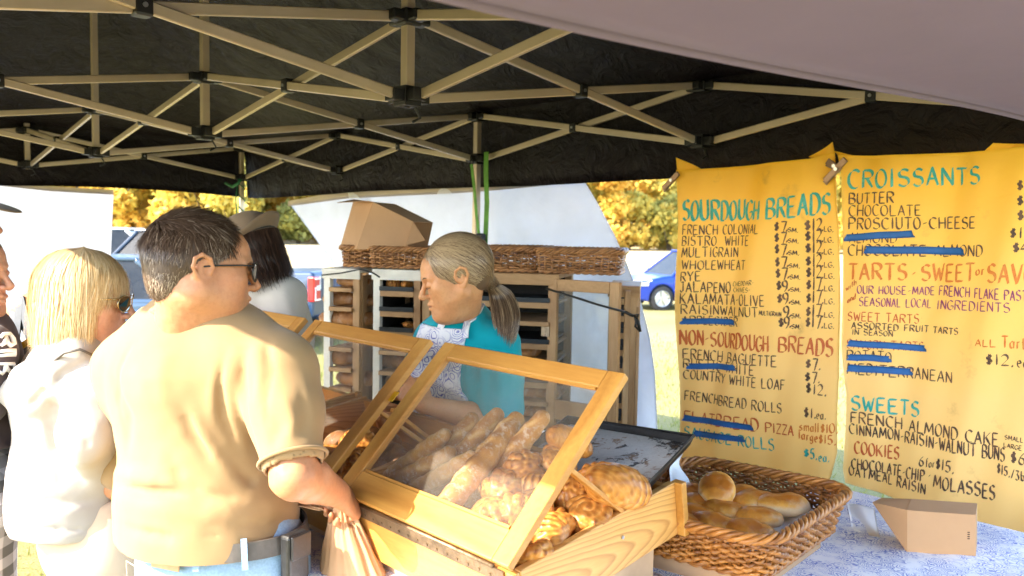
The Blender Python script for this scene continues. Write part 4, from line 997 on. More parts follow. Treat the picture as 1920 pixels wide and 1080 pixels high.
def put_pastries():
    r = random.Random(5)
    L = [(985, 885, .045, 0, 'round knotted pastry standing right beside the baguettes', 1.12), (1045, 866, .055, 2, 'coiled pastry half hidden by the right lid rail', 1.05), (1067, 829, .085, 1, 'dark crescent pastry leaning at the top left of the baking tray', 1.15),
         (943, 922, .02, 3, 'twisted pastry at the foot of the baguettes, upper left of the pile', 1.1), (1010, 915, .02, 1, 'ridged pastry in the middle of the pile below the knotted one', 1.1), (924, 972, .005, 0, 'brightly sunlit knotted pastry left in the pile', 1.15),
         (966, 968, .008, 3, 'sunlit pastry wedged between two others at the pile centre', 1.05), (880, 992, -.005, 1, 'small sunlit pastry at the front left of the pile', .95), (1000, 952, .0, 0, 'glowing pastry under the sunlit patch of the lid rail', 1.0),
         (1078, 930, .005, 0, 'knotted pastry right behind the lid rail beside the prop stick', 1.1), (1103, 966, .0, 2, 'coiled pastry just below the foot of the prop stick', 1.15), (1158, 912, .045, 4, 'largest golden pastry resting on the baking tray by the prop stick', 1.45),
         (1046, 1008, -.01, 1, 'dark ridged pastry along the right side board', 1.2), (1024, 978, -.005, 3, 'pastry under the right lid rail near the front', 1.0), (1000, 1038, -.01, 2, 'nearest pastry in the front right corner of the case', 1.05),
         (935, 1018, -.02, 0, 'pastry lying behind the bottom lid rail', 1.0), (1040, 935, -.02, 2, 'pastry buried in the right middle of the pile', 1.05), (970, 1005, -.035, 1, 'pastry at the bottom of the pile near the front', 1.0), (1120, 905, 0.035, 3, 'pastry behind the largest golden one', 1.0)]
    for i, (x, y, up, k, lab, sc) in enumerate(L):
        p = inbox(x, y, up); rot = Matrix.Rotation(r.uniform(0, 6.28), 3, 'Z'); rot = Matrix.Rotation(r.uniform(-0.6, 0.6), 3, 'X') @ Matrix.Rotation(r.uniform(-0.5, 0.5), 3, 'Y') @ rot
        if k in (0, 3): rot = Matrix.Rotation(0.8, 3, 'X') @ rot
        if k == 4: rot = Matrix.Rotation(0.35, 3, 'Y') @ Matrix.Rotation(0.5, 3, 'Z')
        place_me('pastry', PAS[k], p, rot, sc*1.06, lab, 'pastry', 'twisted pastries in the right bread case')
    for i, (x, y, up, k, lab) in enumerate([(662, 868, .0, 3, 'dark glazed pastry in the gap between the two lids'), (672, 832, .02, 1, 'pastry in the gap between the lids, above the glazed one'), (640, 895, -0.02, 0, 'pastry in the middle case beside the reaching hand'), (618, 850, 0.0, 2, 'pastry behind the pane of the middle case near the arm')]):
        place_me('pastry', PAS[k], inbox(x, y, up, 1), Matrix.Rotation(0.9*i, 3, 'X'), 1.1, lab, 'pastry', 'pastries in the middle bread case')
    a = C0+U*0.665
    for i, (u_, v_, lab) in enumerate([(0.18, 0.30, 'brown loaf in the middle case nearest the lid gap'), (0.36, 0.33, 'brown loaf in the centre of the middle case')]):
        place_me('loaf', LOAF[i], a+U*u_+VT*v_+NT*-0.1, Matrix.Rotation(0.6+i, 3, 'Z'), 1.0, lab, 'loaf', 'loaves in the middle bread case')
put_pastries()
# ------------------------------------------------------------------ burnt baking tray
def tray_mat():
    m, nt, p = newmat('burnt_tray'); vec = _coord(nt); n1 = _noise(nt, vec, 8, 5, 0.6, 0.8); n2 = _noise(nt, vec, 45, 5, 0.7, 1.0); n3 = _noise(nt, vec, 6.5, 5, 0.7, 0.5)
    base = _ramp(nt, n2, [(0.3, (0.50, 0.50, 0.48)), (0.7, (0.68, 0.67, 0.64))])
    k = _mixc(nt, 0.3, _ramp(nt, n1, [(0.0, (0,)*3), (1.0, (1,)*3)]), _ramp(nt, n2, [(0, (0,)*3), (1, (1,)*3)]))
    base = _mixc(nt, _ramp(nt, k, [(0.525, (0,)*3), (0.545, (1,)*3)]), base, (0.016, 0.018, 0.022))
    br = _mixc(nt, 0.5, _ramp(nt, n3, [(0.0, (0,)*3), (1.0, (1,)*3)]), _ramp(nt, n2, [(0, (0,)*3), (1, (1,)*3)]))
    base = _mixc(nt, _ramp(nt, br, [(0.545, (0,)*3), (0.585, (0.9,)*3)]), base, (0.26, 0.15, 0.07))
    lk(nt, base, p.inputs['Base Color']); p.inputs['Roughness'].default_value = 0.5; bump(nt, p, n2, 0.3, 0.002); return m
M['tray'] = tray_mat(); M['tray_rim'] = mat('tray_rim_black', (0.018, 0.018, 0.02), 0.4, 0.4, 20, metal=0.4, bscale=60, bstr=0.4)
def build_tray():
    a = W(1294, 832, 2.06); b = W(1192, 942, 1.74); c = W(1068, 795, 2.36)
    e1 = (c-a); e2 = (b-a); n = e2.cross(e1).normalized()
    if n.z < 0: n = -n
    t = thing('baking_tray', 'burnt black rimmed baking tray propped on the back of the right bread case', 'tray', tuple(a))
    m = MB(); q = [a, c, c+e2, b]; m.add([p for p in q]+[p-n*0.002 for p in q], [(0, 1, 2, 3), (7, 6, 5, 4), (0, 4, 5, 1), (1, 5, 6, 2), (2, 6, 7, 3), (3, 7, 4, 0)]); m.build('tray_base', M['tray'], t)
    q2 = [p+(p-(a+c+e2+c+b)/1*0)*0 for p in q]; ctr = (q[0]+q[1]+q[2]+q[3])/4
    m = MB()
    out = [p+(p-ctr).normalized()*0.012+n*0.019 for p in q]
    for i in range(4):
        j = (i+1) % 4; m.add([q[i], q[j], out[j], out[i], q[i]-n*0.003, q[j]-n*0.003, out[j]-n*0.003, out[i]-n*0.003], [(0, 1, 2, 3), (7, 6, 5, 4)])
    m.tube(out, 0.004, 8, closed=True); m.build('tray_rim', M['tray_rim'], t)
build_tray()
# ------------------------------------------------------------------ bread racks behind the vendor
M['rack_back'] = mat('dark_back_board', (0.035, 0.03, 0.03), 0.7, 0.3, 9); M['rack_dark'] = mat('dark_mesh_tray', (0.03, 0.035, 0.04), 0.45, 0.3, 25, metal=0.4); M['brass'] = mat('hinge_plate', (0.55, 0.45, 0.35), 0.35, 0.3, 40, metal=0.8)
M['rack_glass'] = glass_mat('rack_glass', (0.93, 0.95, 0.93), 0.10, (0.8, 0.8, 0.78), 0.05, 1.0, 3)
def rack(name, label, px0, px1, pyt, Y0, yaw, shelves_py, front, zb=0.62, depth=0.42, side_r=True, trays=(), dark=True):
    a = W(px0, pyt, Y0); dirx = V3((math.cos(yaw), math.sin(yaw), 0)); back = V3((-dirx.y, dirx.x, 0))
    b = WP(px1, pyt, a, back); wd = (b-a).dot(dirx); zt = a.z
    t = thing(name, label, 'bread rack', (a.x, a.y, 0), 'open wooden bread racks behind the vendor')
    def P(x, y, z): return V3((a.x, a.y, 0))+dirx*x+back*y+UP*z
    st = 0.034
    for x in (st/2, wd-st/2):
        for y in (st/2, depth-st/2):
            m = MB(); m.frame(P(x, y, (zb+zt)/2), dirx*st, back*st, UP*(zt-zb-0.04)); m.build('upright', M['rackwood_z'] if not (x < wd/2 and y < 0.1 and front == 'white') else M['white_paint'], t, bevel=0.002)
            m = MB(); m.frame(P(x, y, zb/2), dirx*st*0.9, back*st*0.9, UP*zb); m.build('leg', M['rackwood_z'], t)
    m = MB(); m.frame(P(wd/2, depth/2, zt-0.008), dirx*(wd+0.01), back*(depth+0.01), UP*0.02); m.build('top_board', M['white_paint'] if front == 'white' else M['rackwood'], t, bevel=0.002)
    m = MB(); m.frame(P(wd/2, -0.004, zt-0.025), dirx*(wd+0.01), back*0.012, UP*0.045); m.build('top_trim', M['white_paint'] if front == 'white' else M['rackwood'], t, bevel=0.002)
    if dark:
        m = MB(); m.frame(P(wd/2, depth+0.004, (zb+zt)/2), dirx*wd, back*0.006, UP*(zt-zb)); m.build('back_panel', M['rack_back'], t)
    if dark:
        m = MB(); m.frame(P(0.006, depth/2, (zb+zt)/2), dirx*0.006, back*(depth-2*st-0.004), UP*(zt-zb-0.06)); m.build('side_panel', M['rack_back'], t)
    if side_r:
        m = MB(); m.frame(P(wd+0.004, depth/2, (zb+zt)/2), dirx*0.008, back*(depth-0.04), UP*(zt-zb-0.06)); m.build('side_panel', M['rackwood_z'], t)
    lv = []
    for i, py in enumerate(shelves_py):
        z = WP(px0+4, py, a, back).z; lv.append(z)
        for x in (st*0.8, wd-st*0.8):
            m = MB(); m.frame(P(x, depth/2+0.01, z-0.010), dirx*0.016, back*(depth-0.09), UP*0.010); m.build('runner', M['rackwood'], t)
        m = MB()
        if i in trays:
            m.frame(P(wd/2, depth/2-0.01, z+0.006), dirx*(wd-2*st), back*(depth-0.02), UP*0.006); m.frame(P(wd/2, -0.004, z+0.012), dirx*(wd-2*st), back*0.01, UP*0.02); m.build('tray', M['rack_dark'], t)
            m = MB(); m.frame(P(wd/2, 0.006, z-0.012), dirx*(wd-2*st), back*0.014, UP*0.026); m.build('shelf_edge', M['rackwood'], t, bevel=0.002)
        else:
            m.frame(P(wd/2, depth/2, z), dirx*(wd-2*st-0.002), back*(depth-0.03), UP*0.014); m.frame(P(wd/2, -0.005, z-0.002), dirx*(wd-2*st), back*0.02, UP*0.02); m.build('shelf', M['rackwood'], t, bevel=0.002)
    return t, P, lv, wd, zt
yaw0 = R(-12)
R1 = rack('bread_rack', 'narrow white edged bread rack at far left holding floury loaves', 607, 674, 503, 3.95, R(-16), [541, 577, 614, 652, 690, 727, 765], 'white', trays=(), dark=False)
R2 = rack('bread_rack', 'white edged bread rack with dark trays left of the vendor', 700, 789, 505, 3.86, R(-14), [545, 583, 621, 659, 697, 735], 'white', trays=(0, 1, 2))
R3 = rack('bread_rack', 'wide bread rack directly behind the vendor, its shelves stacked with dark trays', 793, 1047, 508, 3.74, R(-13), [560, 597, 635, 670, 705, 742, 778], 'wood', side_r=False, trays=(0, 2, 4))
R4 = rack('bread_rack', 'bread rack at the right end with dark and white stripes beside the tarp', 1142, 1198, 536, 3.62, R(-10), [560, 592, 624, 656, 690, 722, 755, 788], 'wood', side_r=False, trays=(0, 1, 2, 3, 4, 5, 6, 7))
def rack_loaves():
    def put(Rk, lvl, x, y, k, rz, sc, lab):
        t, P, lv, wd, zt = Rk; p = P(wd*x, y, lv[lvl]+0.008)
        place_me('loaf', LOAF[k], p, Matrix.Rotation(rz, 3, 'Z'), sc, lab, 'loaf', 'loaves on the racks')
    put(R1, 0, 0.62, 0.08, 0, 1.35, 0.72, 'pale floury loaf on the top shelf of the leftmost rack')
    put(R1, 1, 0.30, 0.08, 0, 1.45, 0.82, 'brown loaf at the left of the second shelf of the leftmost rack'); put(R1, 1, 0.85, 0.10, 1, 1.2, 0.7, 'brown loaf at the right of the second shelf of the leftmost rack')
    put(R1, 2, 0.22, 0.06, 1, 1.2, 0.85, 'round loaf at the left of the third shelf of the leftmost rack'); put(R1, 2, 0.70, 0.07, 0, 1.5, 0.95, 'wide dark loaf on the third shelf of the leftmost rack')
    put(R1, 4, 0.35, 0.08, 2, 1.4, 1.0, 'large brown loaf low in the leftmost rack, seen through the lid'); put(R1, 5, 0.75, 0.08, 1, 1.3, 0.95, 'brown loaf on the lowest seen shelf of the leftmost rack')
    put(R2, 3, 0.38, 0.10, 2, 0.9, 0.9, 'tall split loaf at the left of the fourth shelf of the second rack'); put(R2, 3, 0.78, 0.10, 2, 0.5, 0.85, 'tall split loaf at the right of the fourth shelf of the second rack')
    put(R2, 4, 0.4, 0.1, 1, 1.3, 0.95, 'brown loaf on the fifth shelf of the second rack'); put(R2, 5, 0.6, 0.1, 0, 1.4, 0.95, 'brown loaf low in the second rack')
    for i, (x, l) in enumerate([(0.70, 5), (0.86, 5), (0.75, 6), (0.9, 6), (0.72, 3)]):
        put(R3, l, x, 0.09, i % 2, 1.2+0.2*i, 0.8, ['small loaf left of its neighbour on the sixth shelf behind the vendor', 'pale loaf at the right end of the sixth shelf behind the vendor', 'loaf left of its neighbour on the lowest shelf behind the vendor', 'loaf at the right end of the lowest shelf behind the vendor', 'dark loaf on the fourth shelf right of the vendor'][i])
    for i, (x, l) in enumerate([(0.3, 0), (0.62, 0), (0.66, 2)]):
        t, P, lv, wd, zt = R2
        place_me('pastry', PAS[i % 3], P(wd*x, 0.07, lv[l]+0.03), Matrix.Rotation(i*1.0, 3, 'Z'), 0.75, ['small pastry at the left of the top tray in the second rack', 'small pastry at the right of the top tray in the second rack', 'small pastry on the third tray of the second rack'][i], 'pastry', 'pastries on the rack trays')
rack_loaves()
def rack_door():
    a = W(1030, 522, 3.62); b = W(1164, 526, 3.42); d = V3((b.x-a.x, b.y-a.y, 0)); L = d.length; d.normalize(); n = V3((-d.y, d.x, 0)); zt = a.z; zb = 0.62
    t = thing('rack_door', 'wide open glazed wooden rack door right of the vendor', 'door', (a.x, a.y, zb))
    def P(x, y, z): return V3((a.x, a.y, 0))+d*x+n*y+UP*z
    for x, nm in ((0.024, 'stile'), (L-0.022, 'stile')):
        m = MB(); m.frame(P(x, 0, (zt+zb)/2), d*0.044, n*0.022, UP*(zt-zb)); m.build(nm, M['rackwood_z'], t, bevel=0.002)
    for z, h in ((zt-0.026, 0.050), (WP(1100, 776, a, n).z, 0.085), (zb+0.05, 0.1)):
        m = MB(); m.frame(P(L/2, 0, z), d*(L-0.092), n*0.0205, UP*h); m.build('rail', M['rackwood'], t, bevel=0.002)
    m = MB(); m.frame(P(L/2, 0.003, (zt+zb)/2), d*(L-0.094), n*0.003, UP*(zt-zb-0.02)); m.build('pane', M['rack_glass'], t)
    m = MB(); z = WP(1032, 620, a, n).z; m.frame(P(0.004, -0.0135, z), d*0.02, n*0.004, UP*0.05); m.frame(P(-0.018, -0.0135, z), d*0.018, n*0.004, UP*0.05); m.tube([P(-0.007, -0.015, z-0.025), P(-0.007, -0.015, z+0.025)], 0.004, 6); m.build('hinge', M['brass'], t)
    # slim posts standing right of the door
    for i, (px, pt, pb, w_) in enumerate([(1177, 545, 815, 0.024), (1197, 575, 810, 0.014)]):
        t2 = thing('rack_post', ['brown upright wooden post just right of the open rack door', 'thin wooden post against the tarp edge right of the racks'][i], 'post', (W(px, pt, 3.5).x, 3.5, 0))
        m = MB(); q = W(px, pt, 3.5); m.frame((q.x, q.y, q.z/2), (w_, 0, 0), (0, w_, 0), (0, 0, q.z)); m.build('post', M['rackwood_z'], t2, bevel=0.002)
rack_door()
def bungee():
    t = thing('bungee_cord', 'black bungee cord stretched across the open rack door to the tarp', 'cord', W(1026, 540, 3.50)-UP*0)
    m = MB(); m.tube([W(1024, 541, 3.50), W(1070, 555, 3.40), W(1120, 571, 3.34), W(1172, 585, 3.30)], 0.005, 6); m.build('cord', M['joint'], t, True)
    m = MB(); p = [W(1172, 585, 3.3), W(1186, 592, 3.32), W(1197, 590, 3.33), W(1192, 600, 3.31), W(1190, 592, 3.3), W(1196, 602, 3.3), W(1200, 622, 3.3)]; m.tube(p, 0.0065, 6); m.tube([W(1194, 596, 3.3), W(1191, 612, 3.3), W(1197, 618, 3.31)], 0.005, 6); m.build('knot', M['joint'], t, True)
    t = thing('bungee_cord', 'thin black cord strung along the top of the two left racks', 'cord', W(607, 515, 3.86))
    m = MB(); m.tube([W(603, 516, 3.87), W(640, 512, 3.85), W(675, 505, 3.83), W(700, 512, 3.8), W(712, 520, 3.79)], 0.004, 6); m.build('cord', M['joint'], t, True)
bungee()
# ------------------------------------------------------------------ wicker
def wick(name, a, b):
    m, nt, p = newmat(name); vec = _coord(nt); oi = _n(nt, 'ShaderNodeObjectInfo')
    n1 = _noise(nt, vec, 30, 3); n2 = _noise(nt, vec, 150, 3)
    f = _n(nt, 'ShaderNodeMath', operation='MULTIPLY_ADD'); lk(nt, oi.outputs['Random'], f.inputs[0]); f.inputs[1].default_value = 0.35; lk(nt, n1, f.inputs[2])
    lk(nt, _ramp(nt, f.outputs[0], [(0.35, b), (0.85, a)]), p.inputs['Base Color']); p.inputs['Roughness'].default_value = 0.38; bump(nt, p, n2, 0.3, 0.001); return m
M['wicker'] = wick('wicker_honey', (0.48, 0.19, 0.04), (0.17, 0.055, 0.014)); M['wicker_d'] = wick('wicker_brown', (0.44, 0.21, 0.08), (0.15, 0.06, 0.025))
def basket(label, ctr, e1, e2, L1, L2, H, rows, pitch, flare=0.04, cr=0.05, rad=0.0035, m='wicker', rim=True, sides=6, high=None, group=None):
    e1 = V3(e1).normalized(); e2 = V3(e2).normalized(); ctr = V3(ctr)
    t = thing('wicker_basket', label, 'basket', tuple(ctr), group)
    def path(s, g):   # s in 0..1 round the rounded rectangle grown by g; returns point and outward normal
        a, b = L1/2+g, L2/2+g; c = cr+g; seg = [(2*(b-c)), math.pi/2*c, 2*(a-c), math.pi/2*c]*2; tot = sum(seg); d = (s % 1)*tot
        x0 = [(a, -(b-c), 0), (a-c, b-c, 0), (a-c, b, 90), (-(a-c), b-c, 90), (-a, b-c, 180), (-(a-c), -(b-c), 180), (-(a-c), -b, 270), (a-c, -(b-c), 270)]
        for i, l in enumerate(seg):
            if d <= l or i == 7:
                x, y, an = x0[i]; an = R(an)
                if i % 2 == 0:
                    nx, ny = math.cos(an), math.sin(an); return e1*(x-ny*d)+e2*(y+nx*d), e1*nx+e2*ny, tot
                th = an+d/c; nx, ny = math.cos(th), math.sin(th); return e1*(x+c*nx)+e2*(y+c*ny), e1*nx+e2*ny, tot
            d -= l
    tot = path(0, 0)[2]; ns = int(tot/pitch); ns += (ns % 2 == 0)
    mt = M[m]; r = random.Random(int(L1*1000))
    for k in range(rows):
        h = H*(k+0.5)/rows; g = flare*h/H; N = ns*2*2 if sides > 4 else ns*2; pts = []; ph = (k % 2)
        wob = r.uniform(0, 6)
        N = ns*4
        for i in range(N):
            s = i/N; p, n, _ = path(s, g); w_ = rad*1.5*math.cos(math.pi*(i/4.0)+ph*math.pi)
            pts.append(ctr+p+n*w_+UP*(h+rad*0.35*math.sin(i*0.37+wob)+rad*0.3*math.sin(i*1.3+wob*2)))
        b = MB(); b.tube(pts, [rad*(1+0.16*math.sin(i*0.21+wob)) for i in range(N)], sides, closed=True); b.build('wicker_weaver', mt, t, True)
    b = MB()
    for i in range(ns):
        s = (i)/ns+0.0; p0, n0, _ = path(s, 0); p1, n1, _ = path(s, flare); b.tube([ctr+p0+UP*0.0, ctr+p1+UP*(H+rad)], rad*0.85, 5)
    o = b.build('wicker_stakes', mt, t, True); o['kind'] = 'stuff'
    if rim:
        for q in range(4 if sides > 4 else 3):
            N = int(tot/0.012); pts = []; Tn = tot/0.085
            for i in range(N):
                s = i/N; p, n, _ = path(s, flare); a = 2*math.pi*(s*round(Tn)+q/4.0); pts.append(ctr+p+n*(rad*2.1*math.cos(a)+rad)+UP*(H+rad*1.5+rad*1.9*math.sin(a)))
            b = MB(); b.tube(pts, rad*1.25, sides, closed=True); b.build('rim_braid', mt, t, True)
        for q in range(2):
            N = int(tot/0.012); pts = []
            for i in range(N):
                s = i/N; p, n, _ = path(s, 0); a = 2*math.pi*(s*round(tot/0.07)+q/2.0); pts.append(ctr+p+n*(rad*1.2*math.cos(a)+rad)+UP*(rad+rad*1.0*math.sin(a)))
            b = MB(); b.tube(pts, rad*1.1, sides, closed=True); b.build('base_braid', mt, t, True)
    b = MB(); a_, b_ = L1/2-0.004, L2/2-0.004; b.frame(ctr+UP*0.004, e1*(2*a_), e2*(2*b_), UP*0.006); b.build('base', mt, t)
    return t, path
# the big roll basket: corners read off the table in front of the banners
BA, BB = V3((0.655, 0.755, 0)), V3((-0.80, 0.60, 0))
BC = V3((0.555, 2.085, 0.835))
basket('large honey coloured wicker basket of rolls on the printed tablecloth', BC, BA, BB, 0.47, 0.40, 0.094, 12, 0.019, 0.030, 0.05, 0.0047, sides=7)
def basket_inside():
    M['paper'] = mat('white_paper', (0.93, 0.93, 0.93), 0.6, 0.04, 9, 60, 0.3, 0.002); M['kraft'] = mat('kraft_paper', (0.58, 0.33, 0.165), 0.7, 0.10, 5, 60, 0.3, 0.001, trans=0.15); M['card'] = mat('cardboard', (0.46, 0.275, 0.155), 0.75, 0.1, 5, 90, 0.2, 0.001)
    t = thing('cardboard_flat', 'flat piece of cardboard packing under the roll basket', 'cardboard', tuple(BC-UP*0.05)); m = MB(); m.frame(BC-BA*0.01-UP*0.026, BA*0.40, BB*0.36, UP*0.046); m.build('carton', M['card'], t, bevel=0.003)
    def pf(s, q):
        a = -0.20+0.40*s; b = -0.22+0.44*q; e = max(abs(a)/0.20, abs(b)/0.19)
        z = 0.040+0.005*math.sin(a*60+b*30)+0.005*math.sin(b*47-a*18)
        return tuple(BC+BA*a+BB*b*0.86+UP*z)
    o = sheet('paper_liner', pf, 30, 30, [M['paper']], None, 0.0008); tagp(o, 'white paper liner crumpled inside the roll basket', 'paper')
    def pf2(s, q):
        a = 0.02+0.18*s; p = WP(1240+112*s, 880-22*math.sin(s*2.2)-30*q*(0.6+0.6*math.sin(s*3.0)), BC+BB*0.20, V3((0.1, 1, 0.3)).normalized()); return tuple(p+V3((0, 0.012*math.sin(s*19+q*7), 0)))
    def pf3(s, q):
        o0 = BC+BB*0.17+BA*(-0.16+0.30*s)+UP*(0.03+0.115*q*(0.75+0.4*math.sin(s*7)))+BB*(0.03*q+0.012*math.sin(s*21+q*8)); return tuple(o0)
    o = sheet('tissue', pf3, 30, 10, [M['paper']], None, 0.0008); tagp(o, 'crumpled white tissue paper standing at the back left inside the basket', 'paper')
    r = random.Random(9)
    for i, (x, y, lab, up) in enumerate([(1344, 913, 'dark topped roll tipped up on the tissue paper at the back', .04), (1308, 946, 'floury roll below the tipped one', 0), (1288, 966, 'roll beside the pine case, second row', 0), (1283, 928, 'small roll at the back left beside the case', .01), (1360, 958, 'roll at the centre left of the basket', 0), (1338, 984, 'floury roll at the front left of the basket', 0), (1411, 938, 'glossy roll at the back centre of the basket', 0), (1463, 944, 'rightmost roll in the basket', .005), (1424, 970, 'roll at the centre right of the basket', 0), (1405, 997, 'frontmost roll in the basket', -0.003), (1272, 985, 'roll mostly hidden by the pine case corner', 0), (1376, 928, 'roll behind the centre ones', 0)]):
        p = WZ(x, y+9, BC.z+0.056+up); rot = Matrix.Rotation(math.atan2(BA.y, BA.x)+r.uniform(-0.35, 0.35)+(0.5 if i == 0 else -0.55), 3, 'Z')
        if i == 0: rot = Matrix.Rotation(0.5, 3, 'X') @ rot
        place_me('bread_roll', ROL[i % 4], p, rot, 1.26, lab, 'roll', 'bread rolls in the wicker basket')
basket_inside()
def paper_bag():
    t = thing('paper_bag', 'brown kraft paper bag lying open on the printed tablecloth', 'bag', tuple(WZ(1765, 1040, 0.79)))
    A = WZ(1701, 1036, 0.786); B = WZ(1829, 1044, 0.786); dep = V3((0.12, 0.20, 0)).normalized()
    h = 0.105; A2 = WP(1701, 957, A, (B-A).cross(UP)); B2 = WP(1829, 966, A, (B-A).cross(UP)); D = dep*0.11
    M1 = WZ(1634, 938, 0.87); M1b = M1+dep*0.08; Mb = WZ(1690, 1015, 0.787)
    m = MB(); v = [A, B, B2, A2, A+D, B+D, B2+D*1.0, A2+D*1.0]
    o1 = W(1636, 942, A.y+0.085); o2 = W(1652, 934, A.y+0.185); o3 = A+(A-B)*0.12; o4 = A+(A-B)*0.22+D
    def q(name, pts, mtl=M['kraft']):
        c = sum(pts, V3((0, 0, 0)))/len(pts); n = (pts[1]-pts[0]).cross(pts[2]-pts[0]).normalized()*0.0006; k = len(pts); b = MB()
        b.add([p+n for p in pts]+[p-n for p in pts], [tuple(range(k)), tuple(range(2*k-1, k-1, -1))]+[(i, i+k, (i+1) % k+k, (i+1) % k) for i in range(k)]); return b.build(name, mtl, t)
    q('front_panel', [A, B, B2, A2]); q('bottom_panel', [B, B+D, B2+D, B2]); q('back_panel', [A+D, A2+D, B2+D, B+D]); q('base_panel', [A, A+D, B+D, B])
    q('top_panel', [A2, B2, B2+D, A2+D]); q('mouth_flap', [A2, A2+D, o2, o1]); q('mouth_side', [A, A2, o1]); q('mouth_side', [A+D, o2, A2+D]); q('mouth_base', [A, o1.lerp(A, 0.35), o2.lerp(A+D, 0.4)+UP*-0.02, A+D])
    # small printed code on the panel
    b = MB()
    for i in range(4): b.frame(A+(B-A)*0.9+(A2-A)*(0.42+0.05*i)-dep*0.0013, (B-A)*0.035, dep*0.0004, UP*0.0025)
    b.build('printed_mark', M['ink'], t)
    o = None
    def pf(s, q_):
        p = WZ(1598+52*s-10*q_, 996-52*q_+14*s, 0.786); return (p.x, p.y, 0.7875+0.012*q_*s*math.sin(3*s)+0.0015*math.sin(s*9+q_*5))
    o = sheet('paper_sheet', pf, 12, 12, [M['paper']], None, 0.0008); tagp(o, 'loose white paper sheet between the basket and the paper bag', 'paper')
M['ink'] = mat('brown_black_ink', (0.085, 0.035, 0.02), 0.7, 0.5, 60)
paper_bag()
# low baskets along the rack tops
def top_basket(label, pxa, pxb, pyb, Y, yaw, H, depth):
    a = W(pxa, pyb, Y); dx = V3((math.cos(yaw), math.sin(yaw), 0)); bk = V3((-dx.y, dx.x, 0)); b = WP(pxb, pyb, a, bk); L = (b-a).dot(dx)
    basket(label, a+dx*L/2+bk*depth/2, dx, bk, L, depth, H, 6, 0.034, 0.012, 0.03, 0.0050, 'wicker_d', True, 5, group='low wicker baskets on top of the racks')
zr1 = R1[4]; zr3 = R3[4]
def on_top(px0, px1, Y, yaw, ztop, label, H=0.085, depth=0.3):
    p = W(px0, 480, Y); a = V3((p.x, p.y, ztop+0.006)); dx = V3((math.cos(yaw), math.sin(yaw), 0)); bk = V3((-dx.y, dx.x, 0)); b = WP(px1, 480, a, bk); L = (b-a).dot(dx)
    basket(label, a+dx*L/2+bk*depth/2, dx, bk, L, depth, H, 8, 0.030, 0.012, 0.03, 0.0050, 'wicker_d', True, 5, group='low wicker baskets on top of the racks'); return a, dx, bk, L
TB1 = on_top(643, 692, 3.93, R(-16), max(R1[4], R2[4])+0.004, 'short wicker basket end at far left under the cardboard box', 0.08, 0.3)
TB2 = on_top(695, 808, 3.86, R(-14), max(R1[4], R2[4])+0.004, 'wicker basket left of the vendor under the cardboard box', 0.08, 0.3)
TB3 = on_top(913, 1008, 3.74, R(-13), R3[4], 'wicker basket right behind the head of the vendor', 0.095, 0.3)
TB4 = on_top(1010, 1158, 3.66, R(-12), R3[4], 'long wicker basket at the right end of the rack tops', 0.092, 0.3)
def carton():
    z0 = TB1[0].z+0.11
    t = thing('cardboard_box', 'open brown cardboard box tipped on the left wicker baskets', 'box', tuple(W(700, 465, 3.9)))
    a, b, c, d = W(638, 464, 4.02), W(669, 467, 3.86), W(700, 379, 3.86), W(664, 374, 4.0)
    e, f = W(764, 467, 3.80), W(775, 416, 3.80); back = V3((0.25, 0.97, 0))*0.26
    M['card_in'] = M['card']
    def q(name, pts, mtl=None, th=0.0025):
        n = (pts[1]-pts[0]).cross(pts[2]-pts[0]).normalized()*th/2; k = len(pts); m = MB()
        m.add([p+n for p in pts]+[p-n for p in pts], [tuple(range(k)), tuple(range(2*k-1, k-1, -1))]+[(i, i+k, (i+1) % k+k, (i+1) % k) for i in range(k)]); return m.build(name, mtl or M['card'], t)
    q('side', [a, b, c, d]); q('front', [b, e, f, c]); q('back', [b+back, c+back, f+back, e+back]); q('bottom', [a, a+back*0.6, e+back, e, b])
    q('top', [c, f, f+back, c+back]); q('flap', [d, c, W(690, 377, 3.83), W(632, 380, 3.85)]); q('flap', [f, e.lerp(f, 0.15), W(762, 459, 3.72), W(797, 451, 3.7)])
    M['clear_tape'] = mat('parcel_tape', (0.62, 0.50, 0.42), 0.15, 0.1, 9, coat=0.5)
    n = (e-b).cross(c-b).normalized(); n = n if n.y < 0 else -n
    q('tape', [p+n*0.003 for p in (W(712, 467, 3.84), W(722, 467, 3.84), W(724, 437, 3.85), W(716, 433, 3.85))], M['clear_tape'], 0.0005)
carton()
